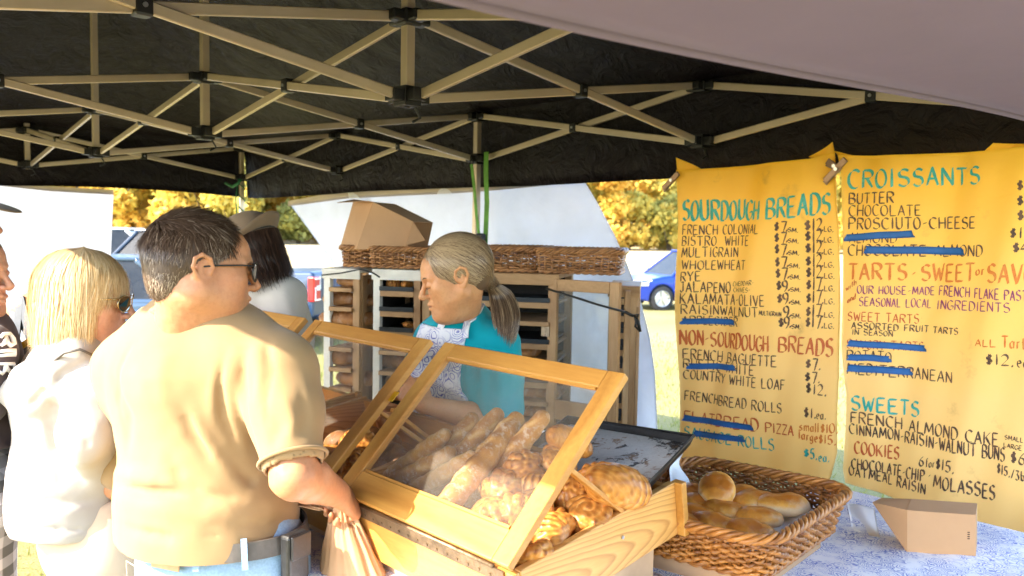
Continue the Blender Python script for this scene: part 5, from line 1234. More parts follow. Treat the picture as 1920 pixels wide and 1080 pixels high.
# ------------------------------------------------------------------ hand lettered banners
def arc(cx, cy, rx, ry, a0, a1, n=14):
    return [(cx+rx*math.cos(R(a0+(a1-a0)*i/n)), cy+ry*math.sin(R(a0+(a1-a0)*i/n))) for i in range(n+1)]
def GL():
    g = {}
    g['A'] = [[(0, 0), (.5, 1)], [(.5, 1), (1, 0)], [(.2, .36), (.8, .36)]]
    g['B'] = [[(.05, 0), (.05, 1)], [(.05, 1)]+arc(.45, .76, .45, .24, 90, -90)+[(.05, .52)], [(.05, .52)]+arc(.5, .26, .5, .26, 90, -90)+[(.05, 0)]]
    g['C'] = [arc(.58, .5, .58, .5, 48, 312, 20)]
    g['D'] = [[(.05, 0), (.05, 1)], [(.05, 1)]+arc(.35, .5, .65, .5, 90, -90, 18)+[(.05, 0)]]
    g['E'] = [[(.05, 0), (.05, 1)], [(.05, 1), (.95, 1)], [(.05, .52), (.8, .52)], [(.05, 0), (1, 0)]]
    g['F'] = [[(.05, 0), (.05, 1)], [(.05, 1), (1, 1)], [(.05, .52), (.8, .52)]]
    g['G'] = [arc(.56, .5, .56, .5, 45, 345, 20)+[(1.0, .42)], [(.6, .42), (1.02, .42)]]
    g['H'] = [[(.05, 0), (.05, 1)], [(.95, 0), (.95, 1)], [(.05, .5), (.95, .5)]]
    g['I'] = [[(.5, 0), (.5, 1)]]
    g['J'] = [[(.75, 1), (.75, .25)]+arc(.42, .22, .33, .22, 0, -170, 8), [(.3, 1), (1, 1)]]
    g['K'] = [[(.05, 0), (.05, 1)], [(.95, 1), (.08, .42)], [(.3, .58), (1, 0)]]
    g['L'] = [[(.08, 1), (.08, 0)], [(.08, 0), (1, 0.02)]]
    g['M'] = [[(0, 0), (.12, 1)], [(.12, 1), (.5, .2)], [(.5, .2), (.88, 1)], [(.88, 1), (1, 0)]]
    g['N'] = [[(.05, 0), (.05, 1)], [(.05, 1), (.95, 0)], [(.95, 0), (.95, 1)]]
    g['O'] = [arc(.5, .5, .5, .5, 100, 460, 24)]
    g['P'] = [[(.05, 0), (.05, 1)], [(.05, 1)]+arc(.5, .75, .5, .25, 90, -90)+[(.05, .5)]]
    g['Q'] = g['O']+[[(.6, .25), (1, -.05)]]
    g['R'] = [[(.05, 0), (.05, 1)], [(.05, 1)]+arc(.5, .76, .48, .24, 90, -90)+[(.05, .52)], [(.4, .52), (1, 0)]]
    g['S'] = [arc(.52, .75, .43, .25, 35, 225, 12)+arc(.48, .27, .47, .27, 65, -150, 14)]
    g['T'] = [[(.5, 0), (.5, 1)], [(0, 1), (1, 1)]]
    g['U'] = [[(.05, 1), (.05, .35)]+arc(.5, .33, .45, .33, 180, 360, 12)+[(.95, .35), (.95, 1)]]
    g['V'] = [[(0, 1), (.5, 0)], [(.5, 0), (1, 1)]]
    g['W'] = [[(0, 1), (.26, 0)], [(.26, 0), (.5, .75)], [(.5, .75), (.74, 0)], [(.74, 0), (1, 1)]]
    g['X'] = [[(0, 1), (1, 0)], [(1, 1), (0, 0)]]
    g['Y'] = [[(0, 1), (.5, .48)], [(1, 1), (.5, .48)], [(.5, .48), (.5, 0)]]
    g['Z'] = [[(0, 1), (1, 1)], [(1, 1), (0, 0)], [(0, 0), (1, 0)]]
    g['0'] = g['O']; g['1'] = [[(.5, 0), (.5, 1)]]
    g['2'] = [arc(.48, .72, .42, .28, 160, -30, 12)+[(.05, .02)], [(.05, .02), (1, .04)]]
    g['3'] = [[(.1, 1), (.85, 1), (.4, .6)], [(.4, .6)]+arc(.42, .3, .48, .3, 80, -140, 12)]
    g['5'] = [[(.2, 1), (.12, .55)], [(.2, 1), (.95, 1.02)], [(.12, .55)]+arc(.42, .31, .48, .3, 110, -140, 12)]
    g['6'] = [[(.8, 1), (.3, .65), (.08, .3)], arc(.5, .28, .42, .28, 170, 530, 16)]
    g['7'] = [[(.02, .97), (.98, .97)], [(.98, .97), (.4, -.12)]]
    g['9'] = [arc(.45, .68, .4, .3, 10, 370, 16), [(.86, .7), (.7, .2), (.35, -.1)]]
    g['$'] = [arc(.52, .67, .36, .2, 30, 225, 10)+arc(.48, .3, .4, .21, 65, -150, 10), [(.38, -.02), (.42, 1.02)], [(.6, -.02), (.64, 1.02)]]
    g['.'] = [[(.2, .01), (.8, .01)], [(.2, .08), (.8, .08)]]; g[':'] = [[(.42, .1), (.58, .12)], [(.42, .6), (.58, .62)]]; g['-'] = [[(.1, .42), (.9, .52)]]; g['*'] = [[(.35, .42), (.65, .5)]]; g["'"] = [[(.4, .8), (.6, 1)]]
    g['/'] = [[(.1, 0), (.9, 1)]]; g['~'] = [[(0, .3), (1, .7)]]
    g['a'] = [arc(.42, .28, .38, .28, 60, 400, 14), [(.82, .58), (.82, 0)]]; g['c'] = [arc(.5, .28, .45, .28, 50, 310, 12)]
    g['e'] = [[(.08, .3), (.88, .34)]+arc(.48, .29, .4, .29, 10, 310, 14)]; g['m'] = [[(.08, 0), (.08, .58)], [(.08, .4)]+arc(.28, .4, .19, .17, 150, 0, 6)+[(.47, 0)], [(.5, .4)]+arc(.7, .4, .2, .17, 150, 0, 6)+[(.92, 0)]]
    g['n'] = [[(.1, 0), (.1, .58)], [(.1, .4)]+arc(.5, .35, .38, .22, 150, 0, 6)+[(.88, 0)]]; g['h'] = [[(.1, 0), (.1, 1)], [(.1, .4)]+arc(.5, .35, .38, .22, 150, 0, 6)+[(.88, 0)]]
    g['l'] = [[(.45, 0), (.45, 1)]]; g['r'] = [[(.25, 0), (.25, .58)], [(.25, .38), (.5, .56), (.85, .54)]]; g['g'] = [arc(.42, .3, .36, .26, 60, 400, 14), [(.8, .58), (.8, -.1)]+arc(.45, -.12, .35, .17, 0, -160, 8)]
    g['s'] = [arc(.5, .42, .32, .15, 40, 225, 8)+arc(.5, .15, .34, .15, 60, -150, 8)]; g['f'] = [[(.4, 0), (.4, .8), (.6, 1), (.85, .95)], [(.1, .55), (.8, .6)]]
    g['o'] = [arc(.5, .29, .42, .29, 90, 450, 14)]; g['w'] = [[(0, .58), (.25, 0)], [(.25, 0), (.5, .45)], [(.5, .45), (.75, 0)], [(.75, 0), (1, .58)]]
    g['i'] = [[(.5, 0), (.5, .55)], [(.47, .75), (.55, .8)]]; g['t'] = [[(.45, .9), (.45, .1), (.7, 0)], [(.1, .58), (.85, .62)]]; g['d'] = [arc(.42, .28, .38, .28, 60, 400, 14), [(.82, 1), (.82, 0)]]; g['b'] = [[(.12, 1), (.12, 0)], arc(.5, .28, .38, .28, 140, 480, 14)]
    g['K'] = g['K']; g['?'] = [arc(.45, .75, .35, .25, 160, -60, 10)+[(.4, .35)]]
    return g
GLY = GL(); WID = {'I': .35, '1': .35, '.': .28, ':': .35, '-': .6, '*': .5, 'i': .3, 'l': .3, 'M': 1.15, 'W': 1.15, 'm': 1.2, 'w': 1.1, ' ': .55, "'": .3, 'L': .8, 'E': .82, 'F': .8, 'J': .7, 't': .6, 'f': .6, 'r': .6, 's': .7, 'T': .95}
EN, EP = Vv, P1-Vv*0.075       # the two banners hang just inside the back eave
def bsurf(px, py):
    return WP(px, py, EP, EN)
class Banner:
    def __init__(s, wob, seed): s.wob = wob; s.seed = seed
    def off(s, p):
        a = (p-EP).dot(U); z = p.z; return s.wob*(0.018*math.sin(a*9+s.seed)*math.cos(z*2.2)+0.010*math.sin(a*17+z*3.1+s.seed)+0.006*math.sin(z*9+a*5)+0.004*math.sin(a*41+z*7))
    def at(s, px, py, lift=0.0):
        p = bsurf(px, py); return p+EN*(s.off(p)-lift)
def text_mesh(bn, txt, x0, y0, x1, y1, h0, h1, wt, seed, slant=0.03, gapk=0.30):
    """letters brushed along a baseline between two bearings; returns verts, faces"""
    r = random.Random(seed); ws = [WID.get(c, .9 if c.isupper() or c.isdigit() else .8)*(1+r.uniform(-.06, .06)) for c in txt]; tot = sum(ws)+gapk*(len(txt)-1)
    V, F = [], []; pos = 0; nib = R(38+r.uniform(-4, 4))
    for c, w_ in zip(txt, ws):
        if c != ' ':
            jy = r.uniform(-.03, .03); js = 1+r.uniform(-.05, .04); jsl = slant+r.uniform(-.03, .03)
            for st in GLY.get(c, []):
                pts = []
                for (ax, ay), (bx, by) in zip(st, st[1:]):
                    L = math.hypot(bx-ax, by-ay); n = max(1, int(L/0.14))
                    pts += [(ax+(bx-ax)*i/n, ay+(by-ay)*i/n) for i in range(n)]
                pts.append(st[-1]); base = len(V); n = len(pts); bow = r.uniform(-.02, .02)
                P2 = []
                for i, (gx, gy) in enumerate(pts):
                    t = i/max(1, n-1); gx2 = gx+bow*math.sin(math.pi*t); gy2 = gy*js+jy
                    f = (pos+(gx2*w_)+jsl*gy2)/tot; h = h0+(h1-h0)*f; P2.append((x0+(x1-x0)*f, y0+(y1-y0)*f-gy2*h, h, t))
                for i, (X, Y, h, t) in enumerate(P2):
                    a = P2[max(0, i-1)]; b = P2[min(n-1, i+1)]; dx, dy = b[0]-a[0], b[1]-a[1]; dl = math.hypot(dx, dy)+1e-6; dx /= dl; dy /= dl
                    ww = wt*(0.66 if h > 14 else 0.8)*h*(0.8+0.35*math.sin(math.pi*min(1, t*1.1+0.1)))*(1+r.uniform(-.08, .08))
                    nx, ny = math.cos(nib)*ww*0.5, -math.sin(nib)*ww*0.5; px_, py_ = -dy*ww*0.16, dx*ww*0.16
                    if nx*(-dy)+ny*dx < 0: px_, py_ = -px_, -py_
                    ox, oy = nx+px_, ny+py_
                    V.append(bn.at(X+ox, Y+oy, 0.0022)); V.append(bn.at(X-ox, Y-oy, 0.0022))
                for i in range(n-1): F.append((base+2*i, base+2*i+1, base+2*i+3, base+2*i+2))
        pos += w_+gapk
    return V, F
def inkm(name, col, light):
    m, nt, p = newmat(name); vec = _coord(nt); n = _noise(nt, vec, 22, 5, 0.6); n2 = _noise(nt, vec, 90, 4, 0.7)
    c = _mixc(nt, _ramp(nt, n, [(0.4, (0,)*3), (0.75, (0.8,)*3)]), col, light); lk(nt, c, p.inputs['Base Color']); p.inputs['Roughness'].default_value = 0.55
    out = nt.nodes['Material Output']; tr = _n(nt, 'ShaderNodeBsdfTransparent'); mx = _n(nt, 'ShaderNodeMixShader')
    lk(nt, _ramp(nt, n2, [(0.28, (0.55,)*3), (0.46, (0.97,)*3)]), mx.inputs[0]); lk(nt, tr.outputs[0], mx.inputs[1]); lk(nt, p.outputs[0], mx.inputs[2]); lk(nt, mx.outputs[0], out.inputs[0]); return m
INK = {'k': inkm('paint_dark_brown', (0.05, 0.022, 0.014), (0.24, 0.11, 0.05)), 't': inkm('paint_teal', (0.0, 0.32, 0.28), (0.10, 0.52, 0.46)), 'r': inkm('paint_orange_red', (0.52, 0.085, 0.012), (0.68, 0.20, 0.04)),
       'o': inkm('paint_orange', (0.66, 0.16, 0.01), (0.75, 0.30, 0.05)), 'p': inkm('paint_purple', (0.20, 0.02, 0.12), (0.42, 0.08, 0.16))}
def banner_mat(name):
    # yellow oilcloth, deeper yellow towards its upper end, small stains
    m, nt, p = newmat(name); vec = _coord(nt); sx = _n(nt, 'ShaderNodeSeparateXYZ'); lk(nt, vec, sx.inputs[0]); n1 = _noise(nt, vec, 2.2, 4)
    ad = _n(nt, 'ShaderNodeMath', operation='MULTIPLY_ADD'); lk(nt, n1, ad.inputs[0]); ad.inputs[1].default_value = 0.35; lk(nt, sx.outputs[2], ad.inputs[2])
    c = _ramp(nt, ad.outputs[0], [(0.0, (0.66, 0.40, 0.12)), (1.0, (0.66, 0.40, 0.12))]); mr = _n(nt, 'ShaderNodeMapRange'); lk(nt, ad.outputs[0], mr.inputs[0]); mr.inputs[1].default_value = 1.25; mr.inputs[2].default_value = 2.2
    c = _mixc(nt, mr.outputs[0], (0.97, 0.655, 0.235), (1.0, 0.59, 0.004))
    n2 = _noise(nt, vec, 7, 6, 0.7); c = _mixc(nt, _ramp(nt, n2, [(0.62, (0,)*3), (0.74, (0.35,)*3)]), c, (0.40, 0.2, 0.05))
    lk(nt, c, p.inputs['Base Color']); p.inputs['Roughness'].default_value = 0.5; bump(nt, p, _noise(nt, vec, 11, 6, 0.6, 0.6), 0.35, 0.008)
    out = nt.nodes['Material Output']; t = _n(nt, 'ShaderNodeBsdfTranslucent'); lk(nt, c, t.inputs[0]); mx = _n(nt, 'ShaderNodeMixShader'); mx.inputs[0].default_value = 0.22
    lk(nt, p.outputs[0], mx.inputs[1]); lk(nt, t.outputs[0], mx.inputs[2]); lk(nt, mx.outputs[0], out.inputs[0]); return m
M['banner'] = banner_mat('banner_oilcloth'); M['tape'] = mat('blue_tape', (0.005, 0.10, 0.34), 0.55, 0.15, 60, 150, 0.2, 0.0005)
def pl(pts, t_):
    d = [0]
    for a, b in zip(pts, pts[1:]): d.append(d[-1]+math.hypot(b[0]-a[0], b[1]-a[1]))
    s = t_*d[-1]
    for i in range(len(pts)-1):
        if s <= d[i+1]+1e-9:
            q = (s-d[i])/(d[i+1]-d[i]+1e-9); return (pts[i][0]+(pts[i+1][0]-pts[i][0])*q, pts[i][1]+(pts[i+1][1]-pts[i][1])*q)
    return pts[-1]
def banner(label, top, left, right, bn, lines, tapes, corner):
    p = bn.at(*left[0]); t = thing('menu_banner', label, 'banner', (p.x, p.y, 2.0), 'yellow menu banners clipped to the tent edge')
    def fn(u, v):
        l, r_, tt = pl(left, v), pl(right, v), pl(top, u); x = l[0]+(r_[0]-l[0])*u; lin = top[0][1]+(top[-1][1]-top[0][1])*u
        y = l[1]+(r_[1]-l[1])*u+(tt[1]-lin)*(1-v)**2; return tuple(bn.at(x, y))
    sheet('cloth', fn, 60, 90, [M['banner']], t, 0.002)
    for cpts in corner:   # folded-back corners standing above the clip line
        def cf(u, v, cp=cpts):
            a = pl(cp[0], u); b = pl(cp[1], u); q = bn.at(a[0]+(b[0]-a[0])*v, a[1]+(b[1]-a[1])*v, -0.006-0.012*math.sin(v*3)); return tuple(q)
        sheet('folded_corner', cf, 14, 8, [M['banner']], t, 0.0016)
    for i, ln in enumerate(lines):
        txt, x0, y0, x1, y1, h0, h1, ink = ln[:8]; wt = ln[8] if len(ln) > 8 else 0.16
        V, F = text_mesh(bn, txt, x0, y0, x1, y1, h0, h1, wt, i*7+3)
        me = bpy.data.meshes.new('lettering'); me.from_pydata([tuple(q) for q in V], [], F); me.update(); me.materials.append(INK[ink]); link('lettering', me, t)
    for (x0, y0, x1, y1, w_) in tapes:
        def tf(u, v, a=(x0, y0, x1, y1, w_)):
            x0, y0, x1, y1, w_ = a; x = x0+(x1-x0)*u+(v-0.5)*6*(1 if u > 0.5 else -1)*(abs(u-0.5)*2)**6+(1.6*math.sin(v*11+x0)*(abs(u-0.5)*2)**12); y = y0+(y1-y0)*u+(v-0.5)*w_+0.5*math.sin(u*9); q = bn.at(x, y, 0.0045); return tuple(q)
        sheet('blue_tape', tf, 24, 3, [M['tape']], t, 0.0006)
    return t
bn1, bn2 = Banner(1.0, 0.5), Banner(1.0, 2.2)
rows = [(430, 'FRENCH COLONIAL', 1427, 438), (450, 'BISTRO WHITE', 1405, 458), (471, 'MULTIGRAIN', 1382, 481), (494, 'WHOLEWHEAT', 1399, 506), (514, 'RYE', 1311, 527)]
L1 = [('SOURDOUGH', 1279, 414, 1427, 411, 38, 36, 't', .17), ('BREADS', 1443, 410, 1557, 401, 37, 40, 't', .17),
      ('FRENCH COLONIAL', 1279, 440, 1427, 438, 18, 18, 'k'), ('BISTRO  WHITE', 1279, 461, 1405, 460, 18, 18, 'k'), ('MULTIGRAIN', 1280, 482, 1381, 482, 18, 18, 'k'), ('WHOLEWHEAT', 1281, 505, 1399, 506, 17, 18, 'k'), ('RYE', 1280, 527, 1311, 527, 18, 18, 'k'),
      ('JALAPENO', 1279, 547, 1365, 550, 19, 20, 'k'), ('CHEDDAR-', 1371, 537, 1418, 534, 8, 9, 'k'), ('CHIVES-', 1372, 548, 1411, 548, 8, 9, 'k'),
      ('KALAMATA-OLIVE', 1279, 569, 1436, 574, 19, 20, 'k'), ('RAISINWALNUT', 1280, 588, 1423, 595, 17, 18, 'k'), ('MULTIGRAIN', 1426, 590, 1467, 593, 8, 8, 'k', .2), ('APPLECIDER', 1281, 608, 1382, 613, 16, 17, 'k'),
      ('NON-SOURDOUGH', 1276, 645, 1443, 660, 27, 29, 'r', .17), ('BREADS', 1461, 659, 1563, 668, 28, 34, 'r', .17),
      ('FRENCH BAGUETTE', 1279, 673, 1457, 688, 18, 20, 'k'), ('RUSTIC WHITE', 1279, 690, 1415, 704, 17, 19, 'k'), ('COUNTRY WHITE LOAF', 1279, 710, 1472, 732, 17, 19, 'k'),
      ('FRENCHBREAD ROLLS', 1281, 750, 1466, 775, 17, 19, 'k'), ('FLATBREAD', 1281, 790, 1423, 809, 20, 24, 'r'), ('PIZZA', 1435, 810, 1490, 817, 18, 19, 'r', .2), ('SAUSAGE ROLLS', 1283, 818, 1449, 846, 19, 22, 't')]
for i, (y, d1, d2) in enumerate([(433, '7', '12'), (453, '7', '12'), (475, '7', '12'), (499, '7', '12'), (520, '7', '12'), (543, '9', '17'), (567, '9', '17'), (592, '9', '17'), (612, '9', '17')]):
    dy = 0.0+i*0.3
    if i != 7: L1.append(('$', 1458+i*0.5, y, 1467+i*0.5, y, 16, 16, 'k', .22))
    L1 += [(d1, 1471, y+2, 1481, y+2, 20, 20, 'k', .2), ('.', 1480, y+1, 1484, y+1, 20, 20, 'k', .22), ('SM.', 1484, y+2+dy, 1501, y+3+dy, 8, 8, 'k', .26), ('$', 1511, y-2+dy, 1521, y-2+dy, 17, 17, 'k', .22), (d2, 1524, y-1+dy, 1541, y-1+dy, 23, 23, 'k', .17), ('.', 1541, y+dy, 1545, y+dy, 18, 18, 'k', .22), ('LG.', 1546, y+1+dy, 1564, y+2+dy, 10, 10, 'k', .2)]
L1 += [('$', 1514, 688, 1524, 689, 16, 16, 'k', .22), ('7.', 1527, 692, 1541, 693, 20, 20, 'k', .2), ('$', 1513, 713, 1523, 714, 16, 16, 'k', .22), ('7.', 1526, 716, 1540, 717, 19, 19, 'k', .2), ('$12.', 1515, 735, 1553, 742, 18, 20, 'k', .18), ('$1.', 1511, 780, 1533, 784, 18, 19, 'k', .18), ('ea.', 1534, 784, 1552, 786, 18, 18, 'k', .14),
       ('small', 1502, 806, 1538, 810, 17, 18, 'o', .2), ('$10.', 1542, 809, 1571, 813, 16, 18, 'o', .2), ('large', 1500, 821, 1536, 829, 17, 18, 'o', .2), ('$15.', 1538, 829, 1567, 835, 16, 18, 'o', .2), ('$', 1508, 855, 1518, 857, 15, 15, 't', .24), ('5.', 1521, 860, 1534, 862, 20, 20, 't', .2), ('ea.', 1537, 864, 1555, 866, 18, 18, 't', .16)]
T1 = [(1280, 602, 1374, 604, 11), (1286, 687, 1380, 689, 11), (1281, 783, 1414, 801, 11), (1301, 812, 1398, 823, 11)]
banner('yellow menu banner headed SOURDOUGH BREADS, clipped left of the croissant banner', [(1268, 318), (1300, 318), (1400, 310), (1520, 298), (1562, 284)],
       [(1268, 318), (1270, 420), (1269, 560), (1272, 700), (1275, 850), (1276, 876)], [(1562, 284), (1566, 330), (1573, 420), (1574, 560), (1576, 700), (1571, 780), (1568, 850), (1556, 896), (1553, 902)], bn1, L1, T1,
       [([(1266, 295), (1268, 318)], [(1316, 318), (1290, 320)]), ([(1556, 265), (1562, 296)], [(1516, 294), (1530, 300)])])
L2 = [('CROISSANTS', 1593, 354, 1836, 344, 34, 32, 't', .19), ('BUTTER', 1594, 382, 1677, 381, 20, 20, 'k', .19), ('CHOCOLATE', 1594, 406, 1724, 404, 21, 20, 'k'), ('PROSCIUTO-CHEESE', 1593, 430, 1826, 428, 21, 22, 'k', .18), ('ALMOND', 1594, 455, 1680, 455, 19, 18, 'k'), ('CHOCOLATE ALMOND', 1592, 479, 1841, 481, 21, 21, 'k', .18),
      ('TARTS', 1593, 523, 1697, 526, 30, 30, 'o', .2), ('*', 1702, 524, 1716, 524, 24, 24, 'o', .3), ('SWEET', 1722, 527, 1826, 527, 31, 33, 'o', .19), ('or', 1829, 516, 1847, 515, 18, 18, 'o', .25), ('SAVORY', 1854, 528, 1990, 536, 35, 37, 'o', .2),
      ('with', 1588, 546, 1609, 533, 11, 11, 'r', .2), ('and', 1592, 568, 1608, 560, 11, 11, 'r', .2), ('OUR HOUSE-MADE', 1611, 550, 1746, 554, 15, 15, 'p', .19), ('FRENCH FLAKE PASTRY', 1756, 554, 1950, 566, 18, 20, 'p', .18),
      ('SEASONAL LOCAL', 1615, 573, 1740, 578, 16, 16, 'p', .17), ('INGREDIENTS', 1752, 580, 1897, 585, 17, 18, 'p', .18), ('SWEET TARTS:', 1594, 600, 1724, 608, 16, 17, 'r', .18), ('ASSORTED FRUIT TARTS', 1602, 615, 1796, 628, 12, 12, 'k', .2), ('IN SEASON', 1603, 626, 1674, 631, 10, 10, 'k', .2),
      ('SAVORY TARTS', 1594, 652, 1727, 660, 17, 17, 'r'), ('POTATO', 1594, 674, 1671, 679, 19, 19, 'k'), ('MEDITERRANEAN', 1595, 699, 1784, 718, 20, 21, 'k'), ('ALL', 1832, 648, 1870, 650, 13, 14, 'o', .22), ('Tarts', 1881, 651, 1935, 656, 22, 23, 'o', .2), ('$12.', 1851, 682, 1901, 687, 19, 22, 'k', .2), ('ea.', 1908, 688, 1935, 690, 22, 22, 'k', .16),
      ('SWEETS', 1600, 767, 1720, 783, 26, 28, 't', .2), ('FRENCH ALMOND CAKE', 1598, 791, 1870, 838, 20, 24, 'k', .18), ('SMALL $', 1883, 824, 1930, 832, 8, 9, 'k', .22), ('LARGE $', 1881, 838, 1928, 848, 8, 9, 'k', .22), ('CINNAMON-RAISIN-WALNUT BUNS', 1595, 812, 1883, 866, 19, 25, 'k', .17), ('$6.', 1895, 867, 1930, 873, 20, 22, 'k', .2),
      ('COOKIES', 1603, 850, 1682, 863, 23, 23, 'r', .19), ('6', 1722, 873, 1731, 875, 18, 18, 'k', .2), ('for', 1735, 876, 1752, 877, 16, 16, 'k', .18), ('$15.', 1755, 878, 1790, 887, 19, 21, 'k', .19), ('$15./3', 1869, 886, 1911, 902, 17, 18, 'k', .19), ('box', 1914, 901, 1945, 908, 18, 18, 'k', .2),
      ('CHOCOLATE-CHIP', 1597, 878, 1733, 903, 19, 21, 'k', .19), ('*', 1739, 900, 1747, 901, 20, 20, 'k', .3), ('MOLASSES', 1752, 912, 1865, 938, 22, 26, 'k', .19), ('OATMEAL RAISIN', 1592, 890, 1736, 926, 17, 19, 'k', .19)]
for y, x in ((357, 1910), (385, 1910), (413, 1911), (446, 1897), (473, 1903)): L2 += [('$', x, y, x+12, y, 18, 18, 'k', .24), ('1' if x < 1900 else '4', x+14, y+1, x+26, y+1, 20, 20, 'k', .2)]
GLY['4'] = [[(.7, 0), (.7, 1)], [(.7, 1), (.02, .35)], [(.02, .35), (1, .35)]]; GLY['x'] = [[(0, .58), (.9, 0)], [(.9, .58), (0, 0)]]
T2 = [(1586, 446, 1710, 438, 13), (1626, 468, 1804, 471, 14), (1597, 642, 1732, 654, 12), (1597, 668, 1670, 673, 12), (1597, 688, 1706, 698, 13)]
banner('yellow menu banner headed CROISSANTS, right of the sourdough banner and cut by the frame', [(1572, 291), (1640, 292), (1750, 288), (1860, 282), (1930, 274), (2040, 262)],
       [(1572, 291), (1580, 330), (1582, 420), (1581, 520), (1583, 640), (1592, 740), (1588, 800), (1580, 880), (1584, 905)], [(2040, 262), (2040, 500), (2040, 800), (2040, 1052)], bn2, L2, T2,
       [([(1563, 283), (1574, 294)], [(1596, 291), (1600, 294)]), ([(1862, 268), (1842, 285)], [(1925, 270), (1925, 276)])])
def clamps():
    M['clamp'] = mat('clamp_bronze', (0.26, 0.17, 0.11), 0.4, 0.2, 20, metal=0.6)
    for lab, pts in (('metal spring clip at the upper left corner of the sourdough banner', [((1248, 354), (1277, 325))]), ('pair of crossed metal spring clips between the two banners', [((1550, 340), (1590, 299)), ((1553, 302), (1580, 320))])):
        c = bn1.at(*pts[0][0], 0.02); t = thing('spring_clip', lab, 'clip', tuple(c), 'clips holding the banners')
        for a, b in pts:
            A, B = bn1.at(*a, 0.022), bn1.at(*b, 0.022); d = (B-A)
            m = MB(); m.bar(A, B, 0.024, 0.006, side=d.cross(EN)); m.build('jaw', M['clamp'], t, bevel=0.002)
            m = MB(); m.bar(A+EN*0.012-UP*0.008+U*0.006, B+EN*0.004, 0.022, 0.005, side=d.cross(EN)); m.build('jaw', M['clamp'], t, bevel=0.002)
            m = MB(); q = A.lerp(B, 0.55)-EN*0.004; m.tube([q-EN*0.004, q+EN*0.012], 0.007, 10); m.build('spring', M['rim'], t)
clamps()
# ------------------------------------------------------------------ people: tools
def skin(name, col, red, dark=None):
    m, nt, p = newmat(name); vec = _coord(nt); n = _noise(nt, vec, 16, 4); n2 = _noise(nt, vec, 120, 3)
    c = _ramp(nt, n, [(0.3, col), (0.72, red)]); c = _mixc(nt, _ramp(nt, n2, [(0.45, (0,)*3), (0.75, (0.4,)*3)]), c, tuple(x*0.72 for x in red))
    lk(nt, c, p.inputs['Base Color']); p.inputs['Roughness'].default_value = 0.48; p.inputs['Specular IOR Level'].default_value = 0.4
    p.inputs['Subsurface Weight'].default_value = 0.14; p.inputs['Subsurface Radius'].default_value = (1, 0.35, 0.2); p.inputs['Subsurface Scale'].default_value = 0.008
    bump(nt, p, _noise(nt, vec, 330, 3), 0.18, 0.0007); return m
M['skin_m'] = skin('skin_tanned', (0.50, 0.245, 0.125), (0.48, 0.20, 0.10)); M['skin_v'] = skin('skin_warm', (0.60, 0.30, 0.135), (0.57, 0.25, 0.11)); M['skin_b'] = skin('skin_fair', (0.62, 0.34, 0.22), (0.60, 0.27, 0.17))
def fabric(name, col, wv=700, var=0.12, rough=0.85, trans=0.0, heather=0.0):
    m, nt, p = newmat(name); vec = _coord(nt); n = _noise(nt, vec, 6, 5, 0.6); n2 = _noise(nt, vec, wv*0.4, 2)
    c = _ramp(nt, n, [(0.3, tuple(x*(1-var) for x in col)), (0.7, tuple(min(1, x*(1+var*0.5)) for x in col))])
    if heather: c = _mixc(nt, _ramp(nt, n2, [(0.4, (0,)*3), (0.6, (heather,)*3)]), c, tuple(x*0.6 for x in col))
    lk(nt, c, p.inputs['Base Color']); p.inputs['Roughness'].default_value = rough; p.inputs['Specular IOR Level'].default_value = 0.15; p.inputs['Sheen Weight'].default_value = 0.15
    bump(nt, p, n2, 0.25, 0.0006)
    if trans:
        out = nt.nodes['Material Output']; t = _n(nt, 'ShaderNodeBsdfTranslucent'); lk(nt, c, t.inputs[0]); mx = _n(nt, 'ShaderNodeMixShader'); mx.inputs[0].default_value = trans
        lk(nt, p.outputs[0], mx.inputs[1]); lk(nt, t.outputs[0], mx.inputs[2]); lk(nt, mx.outputs[0], out.inputs[0])
    return m
def hairmat(name, a, b, c):
    m, nt, p = newmat(name); at = _n(nt, 'ShaderNodeAttribute', attribute_name='rnd'); lk(nt, _ramp(nt, at.outputs['Fac'], [(0.0, a), (0.5, b), (1.0, c)]), p.inputs['Base Color'])
    p.inputs['Roughness'].default_value = 0.38; p.inputs['Specular IOR Level'].default_value = 0.5
    out = nt.nodes['Material Output']; t = _n(nt, 'ShaderNodeBsdfTranslucent'); lk(nt, p.inputs['Base Color'].links[0].from_socket, t.inputs[0]); mx = _n(nt, 'ShaderNodeMixShader'); mx.inputs[0].default_value = 0.2
    lk(nt, p.outputs[0], mx.inputs[1]); lk(nt, t.outputs[0], mx.inputs[2]); lk(nt, mx.outputs[0], out.inputs[0]); return m
def yawm(az, pitch=0, roll=0):     # az: 0 looks away from the viewer (+Y), positive to the right; columns = right, front, up
    return Matrix.Rotation(-R(az), 3, 'Z') @ Matrix.Rotation(R(pitch), 3, 'X') @ Matrix.Rotation(R(roll), 3, 'Y')
def tr(Mx, c, v): return (np.array(Mx) @ np.asarray(v).T).T+np.array(c)
